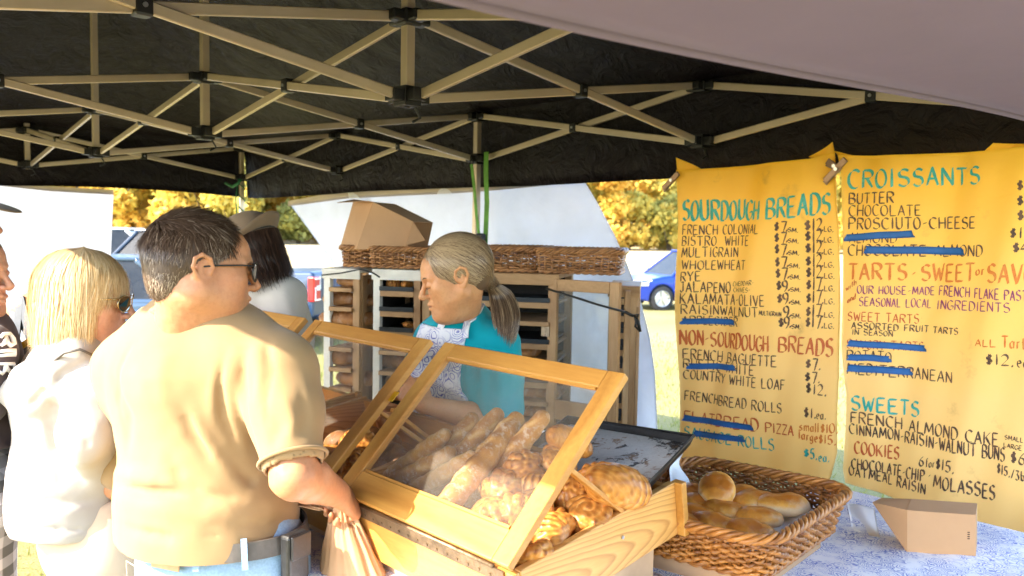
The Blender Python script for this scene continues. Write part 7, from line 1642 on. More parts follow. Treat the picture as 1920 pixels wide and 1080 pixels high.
# ------------------------------------------------------------------ the vendor in teal
M['teal'] = fabric('teal_tshirt', (0.0, 0.30, 0.36), 700, 0.12); M['hair_v'] = hairmat('hair_ash_brown', (0.09, 0.052, 0.03), (0.25, 0.155, 0.085), (0.55, 0.40, 0.24))
def vendor():
    B = yawm(-151); Rt, F = V3(B.col[0]), V3(B.col[1]); rot = rotl(B); Lf = -Rt
    hp = W(853, 520, 2.46); base = V3((-0.15, 2.68, 0)); neck = W(866, 590, 2.56)
    t = thing('person', 'woman vendor in a teal t-shirt and printed apron, grey brown ponytail, looking down left', 'person', tuple(base))
    Hm = yawm(-104, -17, 2); sc = 0.965
    hv, hf = head_mesh(Hm, hp, neck-UP*0.03, sc, fat=0.012, nose=1.0, nr=0.052, closed=True, brow=0.9, fem=True)
    sl, sr = W(928, 648, 2.50), W(818, 645, 2.68); el, wl = W(932, 792, 2.44), W(800, 760, 2.36)
    v = Vol(np.array(V3((-0.62, 2.20, 0.92))), np.array(V3((0.06, 2.80, 1.34))), 0.0048)
    v.chain([sl, sl.lerp(el, 0.5), el], [0.056, 0.050, 0.044], 0.01); v.chain([el, el.lerp(wl, 0.4), wl], [0.044, 0.040, 0.026], 0.012)
    hw = W(745, 733, 2.42); hand(v, wl+(hw-wl)*0.05, hw-wl+V3((0, 0, 0.03)), V3((-0.2, -0.9, 0.4)), V3((-0.2, 0, 1)), curl=(30, 45, 30), sc=0.98)
    er, wr = W(790, 800, 2.78), W(720, 790, 2.55); v.chain([sr, er], [0.052, 0.042], 0.01); v.chain([er, wr], [0.042, 0.026], 0.01); hand(v, wr, W(705, 752, 2.45)-wr, V3((-0.9, -0.3, 0.2)), V3((0, -0.3, 1)), curl=(35, 50, 35), sc=0.98)
    av, af = v.mesh(); c = Vol(np.array(V3((-0.5, 2.3, 0.9))), np.array(V3((0.2, 2.95, 1.45))), 0.012); c.ell(W(868, 700, 2.62), (0.14, 0.10, 0.2), rot); c.cone(sl, sr, 0.05, 0.05, 0.05); c.cone(neck, neck-UP*0.1, 0.05, 0.07, 0.04); cv, cf = c.mesh()
    V, Fc = join_vf([(hv, hf), (smooth_v(av, af, 1), af), (cv, cf)]); link('body', npmesh('body', V, Fc, [M['skin_v']]), t)
    s = Vol(np.array(V3((-0.52, 2.24, 0.78))), np.array(V3((0.20, 3.0, 1.46))), 0.0052)
    s.ell(W(866, 700, 2.62), (0.168, 0.122, 0.205), rot); s.ell(W(868, 810, 2.64), (0.180, 0.150, 0.18), rot, 0.07); s.ell(W(868, 900, 2.66), (0.185, 0.15, 0.14), rot, 0.05)
    for sg in (-1, 1): s.ell(V3(W(862, 690, 2.60))+F*0.085+Rt*sg*0.075, (0.07, 0.055, 0.075), rot, 0.06)
    s.chain([sr+UP*0.0, neck-UP*0.045, sl+UP*0.0], [0.066, 0.075, 0.066], 0.06); s.cone(neck-UP*0.01, neck-UP*0.07, 0.070, 0.09, 0.03)
    se = sl.lerp(el, 0.80); s.chain([sl, sl.lerp(el, 0.4), se], [0.076, 0.080, 0.086], 0.03); re_ = sr.lerp(er, 0.75); s.chain([sr, re_], [0.072, 0.078], 0.03)
    def K(pts, amp, wd): s.fold(pts, amp, wd)
    K([(895, 640, 2.44), (890, 700, 2.45), (893, 770, 2.46)], -0.010, 0.012); K([(880, 640, 2.47), (876, 700, 2.47), (880, 760, 2.47)], 0.006, 0.012); K([(930, 680, 2.38), (940, 730, 2.35), (935, 770, 2.34)], 0.006, 0.012); K([(915, 690, 2.40), (918, 740, 2.37)], -0.006, 0.012); K([(900, 590, 2.5), (925, 610, 2.46), (945, 640, 2.44)], -0.004, 0.01)
    K([(820, 600, 2.55), (835, 625, 2.52), (860, 630, 2.48)], 0.004, 0.010)
    s.noise(0.006, 0.07, 21, stretch=(1, 1, 0.6)); s.noise(0.002, 0.025, 22)
    for a, b in ((sl, el), (sr, er)):
        ax = (b-a).normalized(); e = a.lerp(b, 0.80 if a is sl else 0.75); s.cone(e+ax*0.13, e+ax*0.3, 0.12, 0.12, 0.002, 's'); s.cone(e-ax*0.02, b, 0.066, 0.056, 0.003, 's')
    apron_d = np.array(s.d)
    s.cone(neck+UP*0.072+F*0.012, neck+UP*0.2, 0.060, 0.07, 0.004, 's'); s.half((0, 0, 0.86), (0, 0, -1))
    vv, f = s.mesh(); link('t_shirt', npmesh('t_shirt', smooth_v(vv, f, 1, 0.4), f, [M['teal']]), t)
    m = MB(); m.tube([neck+UP*(0.022-0.020*math.sin(a))+Rt*(0.064*math.cos(a))+F*(0.012+0.064*math.sin(a)) for a in [2*math.pi*k/40 for k in range(40)]], 0.006, 6, closed=True); m.build('collar', M['teal'], t, True)
    # apron: a skin over the front of the shirt
    ctr = V3(W(868, 760, 2.63)); s.d = apron_d-0.009; s.half(ctr+F*0.045, -F)
    zt = W(845, 617, 2.45).z
    s.half((0, 0, zt), (0, 0, 1)); waist = W(868, 735, 2.6).z
    X, Y, Z = s._g((slice(None),)*3); lat = (X-ctr.x)*Rt.x+(Y-ctr.y)*Rt.y; wl_ = 0.098+np.clip((waist+0.03-Z)/0.10, 0, 1)*0.10
    s.d = np.maximum(s.d, (np.abs(lat)-wl_).astype(np.float32)); s.d = np.maximum(s.d, -(apron_d+0.004)); s.half((0, 0, 0.80), (0, 0, -1))
    vv, f = s.mesh(); link('apron', npmesh('apron', smooth_v(vv, f, 1, 0.3), f, [M['apron_print']]), t)
    def strap(pts):
        P = [V3(p) for p in pts]; m = MB()
        for a, b in zip(P, P[1:]): m.bar(a, b+(b-a)*0.06, 0.021, 0.004, side=(b-a).cross(F if abs((b-a).normalized().dot(F)) < 0.9 else UP).normalized()); 
        m.build('apron_strap', M['apron_print'], t)
    s.d = apron_d-0.008
    def sp(pts): return [s.hit(x, y)+(V3((0, 0, CAMZ))-s.hit(x, y)).normalized()*0.002 for x, y in pts]
    strap(sp([(872, 634), (873, 618), (876, 604)])+[neck+V3((0.045, -0.062, 0.0)), neck+V3((0.062, -0.03, 0.035))]); strap(sp([(822, 628), (826, 614), (832, 600)])+[neck+V3((-0.05, -0.03, 0.0))])
    legs = V3((base.x, base.y, 0.84)); trousers(t, legs, B, 0.175, 0.14, 0.90, mat('dark_trousers', (0.03, 0.035, 0.05), 0.8), 'trousers', 0.09, leg_r=(0.085, 0.055))
    # apron skirt
    def sk(u, v_): 
        a = R(-65+130*u); z = 0.86-0.42*v_; p = legs*1.0; q = V3((p.x, p.y, 0))+F*((0.165+0.02*v_)*math.cos(a)+0.006*math.sin(a*9)*v_)+Rt*((0.185+0.03*v_)*math.sin(a)); return (q.x, q.y, z)
    sheet('apron_skirt', sk, 30, 10, [M['apron_print']], t)
    # hair drawn back to a tie, then falling as a ponytail
    cuts = [((0, 0.060, 0.040), (0, 1, 0.1))]
    def ex(v):
        v.ell((0, -0.055, -0.012), (0.060, 0.055, 0.06), k=0.02)
        for s_ in (-1, 1): v.ell((s_*0.086, 0.006, -0.012), (0.024, 0.030, 0.040), op='s', k=0.006); v.ell((s_*0.075, 0.060, -0.010), (0.035, 0.050, 0.045), op='s', k=0.01)
        v.half((0, -0.05, -0.060), (0, 0.25, -1), 0.01)
    cap_mesh('hair_base', Hm, hp, sc, cuts, M['hair_v'], t, 0.004, 0.2, ex)
    inv = Hm.inverted(); tie = (inv@(W(925, 535, 2.50)-hp))/sc; tie = np.array(tie); td = unit((tie-HC)/HE)
    def keep(P):
        x, y, z = P.T; return (y < 0.080-0.2*np.maximum(0, np.abs(x)-0.03)) & (z > -0.035-0.2*y) & ~((y > 0.012) & (z < 0.028) & (np.abs(x) > 0.03)) & ~((y > -0.012) & (y < 0.03) & (z < 0.022) & (z > -0.03)) & ~((z < 0.04) & (y > 0.04))
    D, r = rdirs(15000, 8, keep); N = len(D); K_ = 12; tt = np.linspace(0, 1, K_); tdn = unit(td[None]+r.normal(size=(N, 3))*0.10)
    Pl = np.stack([slerp(D, tdn, x) for x in tt], 1); wob = r.normal(size=(N, 3))*0.06; Pl = unit(Pl+wob[:, None]*np.sin(np.pi*tt)[None, :, None])
    lift = 1.035+0.075*r.rand(N)[:, None]**1.5+0.05*np.sin(np.pi*tt)[None]*r.rand(N)[:, None]; ql = HC+Pl*HE*lift[:, :, None]; kk = np.clip((tt-0.8)/0.2, 0, 1)[None, :, None]; ql = ql*(1-kk)+(tie+r.normal(size=(N, 1, 3))*0.008)*kk
    P = tr(Hm, hp, ql.reshape(-1, 3)*sc).reshape(N, K_, 3); nw = (np.array(Hm)@(unit(Pl/HE)).reshape(-1, 3).T).T.reshape(N, K_, 3)
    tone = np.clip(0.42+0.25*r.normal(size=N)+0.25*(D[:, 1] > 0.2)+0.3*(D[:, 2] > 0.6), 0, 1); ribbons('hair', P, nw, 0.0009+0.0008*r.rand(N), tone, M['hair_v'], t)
    tw = W(925, 535, 2.50); path = [tw, W(938, 548, 2.52), W(946, 572, 2.50), W(950, 600, 2.47), W(946, 628, 2.45)]
    N = 2600; K_ = 10; tt = np.linspace(0, 1, K_); pp = np.array([[*V3(path[min(3, int(x*4))]).lerp(path[min(4, int(x*4)+1)], x*4-min(3, int(x*4)))] for x in tt]); a = r.rand(N)*6.28; rad = np.sqrt(r.rand(N)); g = 0.011+0.028*np.sin(np.pi*np.clip(tt*0.8+0.12, 0, 1))
    off = np.stack([np.cos(a), np.sin(a)*0.8, np.sin(a)*0.35], 1)*rad[:, None]; ends = 1+0.25*r.normal(size=(N, 1, 1))*tt[None, :, None]**2; P = pp[None]+off[:, None]*g[None, :, None]*ends+r.normal(size=(N, 1, 3))*0.004*tt[None, :, None]; P[:, :, 2] -= (r.rand(N)[:, None]*0.05)*tt[None]**3
    ribbons('ponytail', P, np.tile(np.array((0.1, -1, 0.1)), (N, K_, 1))+off[:, None]*0.8, 0.0012+0.0006*r.rand(N), np.clip(0.30+0.28*r.normal(size=N), 0, 1), M['hair_v'], t)
    m = MB(); dx = (path[1]-path[0]).normalized(); e1 = dx.cross(UP).normalized(); e2 = dx.cross(e1); m.tube([tw+dx*0.004+(e1*math.cos(q)+e2*math.sin(q))*0.0125 for q in [2*math.pi*k/20 for k in range(20)]], 0.005, 8, closed=True); m.build('hair_tie', M['joint'], t, True)
    # brow and lashes
    for s_ in (-1, 1):
        m = MB(); m.tube([V3(tuple(tr(Hm, hp, np.array([p])*sc)[0])) for p in ((s_*0.014, 0.1005, 0.022), (s_*0.030, 0.0965, 0.027), (s_*0.047, 0.081, 0.022))], [0.0016, 0.002, 0.0008], 6); m.build('eyebrow', M['brow'], t, True)
        m = MB(); m.tube([V3(tuple(tr(Hm, hp, np.array([p])*sc)[0])) for p in ((s_*0.017, 0.0915, -0.004), (s_*0.026, 0.0975, -0.0066), (s_*0.034, 0.0972, -0.0078), (s_*0.044, 0.088, -0.0055))], [0.0006, 0.0011, 0.0012, 0.0006], 6); m.build('eyelashes', M['brow'], t, True)
    m = MB(); pts = [V3(tuple(tr(Hm, hp, np.array([p])*sc)[0])) for p in ((-0.022, 0.0885, -0.0655), (-0.010, 0.101, -0.064), (0, 0.1035, -0.0645), (0.010, 0.101, -0.064), (0.022, 0.0885, -0.0655))]; m.tube(pts, [0.0008, 0.0016, 0.0016, 0.0016, 0.0008], 6); m.build('lip_line', M['lip'], t, True)
M['brow'] = mat('brow_brown', (0.10, 0.055, 0.03), 0.7); M['lip'] = mat('lip_shadow', (0.20, 0.05, 0.035), 0.6)
vendor()
# ------------------------------------------------------------------ the blonde woman
M['cream'] = fabric('cream_sweatshirt', (0.45, 0.40, 0.36), 600, 0.06); M['beige'] = fabric('beige_trousers', (0.56, 0.42, 0.30), 500, 0.08); M['hair_b'] = hairmat('hair_blonde', (0.50, 0.33, 0.16), (0.78, 0.57, 0.30), (0.92, 0.78, 0.52))
def blonde():
    B = yawm(52); Rt, F = V3(B.col[0]), V3(B.col[1]); rot = rotl(B); hp = W(160, 562, 2.05); neck = W(150, 662, 2.10); base = V3((-1.09, 2.16, 0))
    t = thing('person', 'blonde woman with a bob and sunglasses in a pale hooded sweatshirt beside the man', 'person', tuple(base))
    Hm = yawm(80, -5, 0); sc = 0.97; hv, hf = head_mesh(Hm, hp, neck-UP*0.04, sc, fat=0.004, nose=1.0, nr=0.048, closed=False, fem=True)
    sR, sL = W(190, 735, 1.98), W(75, 730, 2.27); eR, wR = W(185, 880, 2.05), W(250, 900, 2.25)
    v = Vol(np.array(V3((-1.5, 1.85, 0.8))), np.array(V3((-0.72, 2.5, 1.35))), 0.0055); v.chain([sR, eR, wR], [0.045, 0.038, 0.026], 0.01); hand(v, wR, V3((0.7, 0.6, -0.1)), V3((0, -0.3, 1)), V3((0, 1, 0)), sc=0.92); eL = W(60, 880, 2.35); wL = W(140, 900, 2.5)
    v.chain([sL, eL, wL], [0.045, 0.038, 0.026], 0.01); hand(v, wL, V3((0.7, 0.6, -0.1)), V3((0, -0.3, 1)), V3((0, 1, 0)), sc=0.92); v.ell(W(128, 760, 2.13), (0.13, 0.09, 0.2), rot, 0.03); v.cone(neck, neck-UP*0.1, 0.045, 0.07, 0.03); av, af = v.mesh()
    V, Fc = join_vf([(hv, hf), (av, af)]); link('body', npmesh('body', V, Fc, [M['skin_b']]), t)
    s = Vol(np.array(V3((-1.56, 1.76, 0.72))), np.array(V3((-0.72, 2.56, 1.42))), 0.0062)
    s.ell(W(128, 770, 2.14), (0.175, 0.130, 0.22), rot); s.ell(W(130, 900, 2.14), (0.185, 0.150, 0.16), rot, 0.06); s.ell(W(132, 960, 2.13), (0.175, 0.148, 0.12), rot, 0.04); s.chain([sL, neck-UP*0.07, sR], [0.066, 0.075, 0.066], 0.05)
    s.chain([sR, W(172, 810, 1.95), eR], [0.074, 0.070, 0.062], 0.03); s.chain([eR, eR.lerp(wR, 0.85)], [0.062, 0.048], 0.02); s.chain([sL, eL, eL.lerp(wL, 0.85)], [0.074, 0.064, 0.048], 0.03)
    # the wide hood lying open over the back and left shoulder
    hd = [W(178, 650, 2.02), W(140, 652, 1.99), W(95, 680, 1.98), W(55, 712, 2.02), W(18, 738, 2.06)]
    s.chain(hd, [0.030, 0.040, 0.046, 0.040, 0.022], 0.025); s.chain([W(150, 668, 1.98), W(112, 705, 1.96), W(70, 745, 1.99), W(40, 758, 2.03)], [0.03, 0.036, 0.032, 0.02], 0.03)
    def K(pts, amp, wd): s.fold(pts, amp, wd)
    K([(165, 680, 1.92), (120, 700, 1.90), (75, 740, 1.92), (45, 775, 1.96)], -0.010, 0.010); K([(95, 745, 1.98), (100, 800, 1.97), (130, 880, 1.98), (165, 910, 1.98)], -0.010, 0.013); K([(110, 740, 1.98), (125, 800, 1.97), (160, 860, 1.96)], 0.008, 0.014); K([(70, 770, 2.02), (85, 850, 2.0), (100, 930, 1.99)], 0.008, 0.016)
    K([(60, 930, 2.02), (110, 945, 1.99), (180, 940, 1.99)], -0.008, 0.013); K([(140, 770, 1.9), (165, 830, 1.9), (175, 870, 1.92)], -0.007, 0.010); K([(150, 760, 1.9), (180, 800, 1.9), (195, 840, 1.92)], 0.007, 0.010); K([(60, 985, 2.0), (120, 995, 1.98), (200, 990, 1.98)], -0.008, 0.007)
    s.noise(0.008, 0.09, 31, stretch=(1, 1, 0.7)); s.noise(0.0025, 0.03, 32); s.cone(neck+UP*0.055+F*0.02, neck+UP*0.2+F*0.06, 0.058, 0.08, 0.006, 's'); s.half((0, 0, W(130, 1016, 2.0).z), (0, 0, -1), 0.004)
    vv, f = s.mesh(); link('sweatshirt', npmesh('sweatshirt', smooth_v(vv, f, 1, 0.4), f, [M['cream']]), t)
    m = MB(); m.tube([W(178, 668, 1.955), W(150, 655, 1.935), W(120, 662, 1.93), W(85, 690, 1.935)], 0.0035, 6); m.build('dark_neck_seam', M['belt'], t, True)
    trousers(t, V3((base.x, base.y, 0.80)), B, 0.175, 0.145, 0.90, M['beige'], 'trousers', 0.09, leg_r=(0.10, 0.08))
    cuts = [((0, 0.050, 0.02), (0, 1, 0.0))]
    def ex(v):
        v.ell((0, -0.030, -0.035), (0.080, 0.078, 0.085), k=0.03); v.half((0, 0, -0.105), (0, 0, -1), 0.01); v.ell((0, 0.075, -0.03), (0.07, 0.045, 0.075), op='s', k=0.01)
    cap_mesh('hair_base', Hm, hp, sc, cuts, M['hair_b'], t, 0.004, 0.45, ex)
    r = np.random.RandomState(4); N = 15000; K_ = 14; tt = np.linspace(0, 1, K_); phi = r.rand(N)*2*np.pi-np.pi  # 0 = face
    face = np.abs(phi) < 0.95; keepm = r.rand(N) < np.where(np.abs(phi) < 0.95, 0.9, 1); end = np.where(face, -0.004+0.016*(np.abs(phi) > 0.6)*-1+r.normal(size=N)*0.006, -0.118+0.012*r.normal(size=N)+0.02*(np.abs(phi) < 1.3)); lay = r.rand(N)
    lc = np.where(~face & (r.rand(N) < 0.35), r.uniform(-0.09, 0.0, N), end); top = np.array((0.0, -0.01, 0.130)); P = np.zeros((N, K_, 3))
    for k, x in enumerate(tt):
        th = x*1.0; z = top[2]+(lc-top[2])*(x**1.15); zz = np.clip((z-0.036)/0.094, -1.0, 1); rr = np.sqrt(np.clip(1-np.maximum(zz, 0)**2, 0.0, 1)); below = np.clip(-(z-0.02)/0.14, 0, 1)
        rx = 0.086*rr*(1+0.10*below*(1-0.9*below))*(0.95+0.13*lay); ry = (0.106*rr)*(0.97+0.10*lay)*(1-0.12*below); sw = 0.10*np.sin(x*5+lay*20)*x+0.06*(r.rand(N)-0.5)*0; ph = phi+sw*0.35+np.where(face, 0.25*x*np.sign(phi+0.2), 0)
        P[:, k, 0] = rx*np.sin(ph); P[:, k, 1] = -0.018+ry*np.cos(ph)*np.where(np.cos(ph) > 0, 0.99, 1.0)+0.004; P[:, k, 2] = z
    P += r.normal(size=(N, 1, 3))*0.006*tt[None, :, None]**1.5+r.normal(size=(N, 1, 3))*0.0015+0.002*np.sin(tt*9)[None, :, None]*r.normal(size=(N, 1, 3)); Pw = tr(Hm, hp, P.reshape(-1, 3)*sc).reshape(N, K_, 3); cc = np.array(hp); nw = unit(Pw-cc)
    tone = np.clip(0.5+0.22*r.normal(size=N)-0.15*(lay < 0.3), 0, 1); ribbons('hair', Pw, nw, 0.0012+0.0009*r.rand(N), tone, M['hair_b'], t); glasses(t, Hm, hp, sc, gold=True)
blonde()
# ------------------------------------------------------------------ staff member in the hat
M['offwhite'] = fabric('grey_white_shirt', (0.52, 0.48, 0.43), 500, 0.06); M['felt'] = fabric('taupe_felt', (0.24, 0.17, 0.115), 400, 0.12); M['hair_s'] = hairmat('hair_dark_brown', (0.02, 0.012, 0.009), (0.06, 0.03, 0.02), (0.16, 0.09, 0.06))
def staff():
    B = yawm(-62); Rt, F = V3(B.col[0]), V3(B.col[1]); rot = rotl(B); hp = W(470, 478, 3.05); neck = W(492, 520, 3.10); base = V3((-0.93, 3.2, 0))
    t = thing('person', 'staff member in a taupe brimmed hat and pale shirt with long dark hair, partly hidden', 'person', tuple(base)); Hm = yawm(-80, -22, 4); sc = 0.98
    hv, hf = head_mesh(Hm, hp, neck-UP*0.05, sc, nr=0.052, closed=False); sL, sR = W(535, 560, 3.02), W(470, 560, 3.32)
    v = Vol(np.array(V3((-1.5, 2.6, 0.8))), np.array(V3((-0.55, 3.6, 1.45))), 0.008); eL, wL = W(545, 700, 2.98), W(470, 720, 2.95); v.chain([sL, eL, wL], [0.05, 0.042, 0.03], 0.01); hand(v, wL, V3((-0.9, 0, 0)), V3((0, -0.3, 1)), V3((0, 1, 0))); v.ell(W(508, 640, 3.17), (0.14, 0.1, 0.2), rot, 0.05); v.cone(neck, neck-UP*0.12, 0.05, 0.08, 0.03)
    eR, wR = W(455, 700, 3.35), W(400, 720, 3.25); v.chain([sR, eR, wR], [0.05, 0.042, 0.03], 0.01); hand(v, wR, V3((-0.9, 0, 0)), V3((0, -0.3, 1)), V3((0, 1, 0))); av, af = v.mesh(); V, Fc = join_vf([(hv, hf), (av, af)]); link('body', npmesh('body', V, Fc, [M['skin_m']]), t)
    s = Vol(np.array(V3((-1.5, 2.6, 0.8))), np.array(V3((-0.5, 3.65, 1.5))), 0.0075); s.ell(W(508, 625, 3.18), (0.19, 0.140, 0.23), rot); s.ell(W(508, 740, 3.2), (0.19, 0.15, 0.2), rot, 0.06); s.chain([sR, neck-UP*0.04, sL], [0.07, 0.08, 0.072], 0.06)
    s.chain([sL, sL.lerp(eL, 0.5), eL, wL], [0.078, 0.075, 0.07, 0.05], 0.03); s.chain([sR, eR, wR], [0.078, 0.07, 0.05], 0.03)
    for pts, a in (([(500, 560, 3.0), (515, 620, 2.98), (520, 680, 2.98)], -.008), ([(530, 540, 3.0), (545, 590, 2.98), (540, 650, 2.96)], .008), ([(480, 600, 3.02), (490, 660, 3.0)], -.008), ([(540, 620, 2.95), (555, 660, 2.93)], -.006)): s.fold(pts, a, 0.018)
    s.noise(0.009, 0.08, 41, stretch=(1, 1, 0.5)); s.cone(neck+UP*0.07, neck+UP*0.2, 0.058, 0.07, 0.005, 's'); s.half((0, 0, 0.86), (0, 0, -1)); vv, f = s.mesh(); link('shirt', npmesh('shirt', smooth_v(vv, f, 1), f, [M['offwhite']]), t)
    trousers(t, V3((base.x, base.y, 0.84)), B, 0.17, 0.14, 0.92, M['denim'], 'trousers')
    cap_mesh('hair_base', Hm, hp, sc, [((0, 0.055, 0.0), (0, 1, 0.1)), ((0, 0, -0.06), (0, 0.3, -1))], M['hair_s'], t, 0.004, 0.3)
    r = np.random.RandomState(6); N = 2600; K_ = 10; tt = np.linspace(0, 1, K_); phi = r.uniform(0.95, 2*np.pi-0.95, N); P = np.zeros((N, K_, 3)); end = -0.115+0.02*r.normal(size=N); lay = r.rand(N)
    for k, x in enumerate(tt):
        z = 0.06+(end-0.06)*x; bl = np.clip(-(z+0.0)/0.12, 0, 1); P[:, k, 0] = 0.085*(0.95+0.15*lay)*np.sin(phi)*(1+0.05*bl); P[:, k, 1] = -0.02+0.105*(0.95+0.12*lay)*np.cos(phi)*(1-0.05*bl); P[:, k, 2] = z
    P += r.normal(size=(N, 1, 3))*0.006*tt[None, :, None]; P[:, :, 0] += 0.006*np.sin(tt*8)[None]*r.normal(size=(N, 1)); Pw = tr(Hm, hp, P.reshape(-1, 3)*sc).reshape(N, K_, 3); ribbons('hair', Pw, unit(Pw-np.array(hp)), 0.0028+0.001*r.rand(N), np.clip(0.35+0.25*r.normal(size=N), 0, 1), M['hair_s'], t)
    # hat: lathed crown with a pinch, band, brim turned up at the back
    ht = thing('brimmed_hat', 'taupe felt trilby with black band worn by the staff member', 'hat', tuple(hp+UP*0.08)); Am = Hm @ Matrix.Rotation(R(-4), 3, 'X')
    def lat(name, prof, m, dy=0, warp=None):
        n = 40; vs = []
        for rx, ry, z in prof:
            for k in range(n):
                a = 2*math.pi*k/n; x, y, zz = rx*math.sin(a), ry*math.cos(a)-0.018, z
                if warp: x, y, zz = warp(x, y, zz, a)
                vs.append(tuple(tr(Am, hp, np.array([(x, y, zz)])*sc)[0]))
        m_ = len(prof); F_ = np.array([(i*n+k, i*n+(k+1) % n, (i+1)*n+(k+1) % n, (i+1)*n+k) for i in range(m_-1) for k in range(n)]); o = link(name, npmesh(name, vs, F_, [m]), ht); so_ = o.modifiers.new('s', 'SOLIDIFY'); so_.thickness = 0.003
    def pinch(x, y, z, a): return (x*(1-0.25*max(0, (z-0.12)/0.07)*max(0, y/0.1)), y, z-0.018*max(0, (z-0.12)/0.03)*math.exp(-(x/0.03)**2))
    lat('crown', [(0.088, 0.104, 0.055), (0.084, 0.101, 0.08), (0.078, 0.094, 0.11), (0.070, 0.084, 0.138), (0.056, 0.070, 0.147), (0.03, 0.04, 0.142), (0.001, 0.001, 0.136)], M['felt'], warp=pinch); lat('hat_band', [(0.0905, 0.1065, 0.057), (0.0865, 0.1035, 0.080)], M['joint'])
    lat('brim', [(0.086, 0.102, 0.057), (0.100, 0.117, 0.054), (0.112, 0.130, 0.057), (0.120, 0.139, 0.062)], M['felt'], warp=lambda x, y, z, a: (x, y, z-0.010*math.cos(a)*max(0, (abs(y)+abs(x)-0.12)/0.06)+(0.05*max(0, -math.cos(a))*max(0, (math.hypot(x, y+0.018)-0.10)/0.05))))
staff()
# ------------------------------------------------------------------ people cut by the left edge
M['darkshirt'] = fabric('plum_grey_tshirt', (0.085, 0.062, 0.068), 600, 0.15); M['hair_a'] = hairmat('hair_auburn', (0.16, 0.07, 0.03), (0.38, 0.18, 0.07), (0.6, 0.36, 0.16))
def gingham():
    m, nt, p = newmat('gingham'); sx = _n(nt, 'ShaderNodeSeparateXYZ'); lk(nt, _coord(nt, (1, 1, 1), (0, 0, 0.6)), sx.inputs[0]); outs = []
    for i in (0, 2):
        a = _n(nt, 'ShaderNodeMath', operation='MULTIPLY'); lk(nt, sx.outputs[i], a.inputs[0]); a.inputs[1].default_value = 17; b = _n(nt, 'ShaderNodeMath', operation='FRACT'); lk(nt, a.outputs[0], b.inputs[0]); outs.append(_ramp(nt, b.outputs[0], [(0.0, (0.10,)*3), (0.48, (0.10,)*3), (0.52, (0.5, 0.5, 0.55)), (0.98, (0.5, 0.5, 0.55))]))
    lk(nt, _mixc(nt, 0.5, outs[0], outs[1]), p.inputs['Base Color']); p.inputs['Roughness'].default_value = 0.85; return m
M['gingham'] = gingham(); M['print_white'] = mat('shirt_print', (0.75, 0.72, 0.70), 0.8)
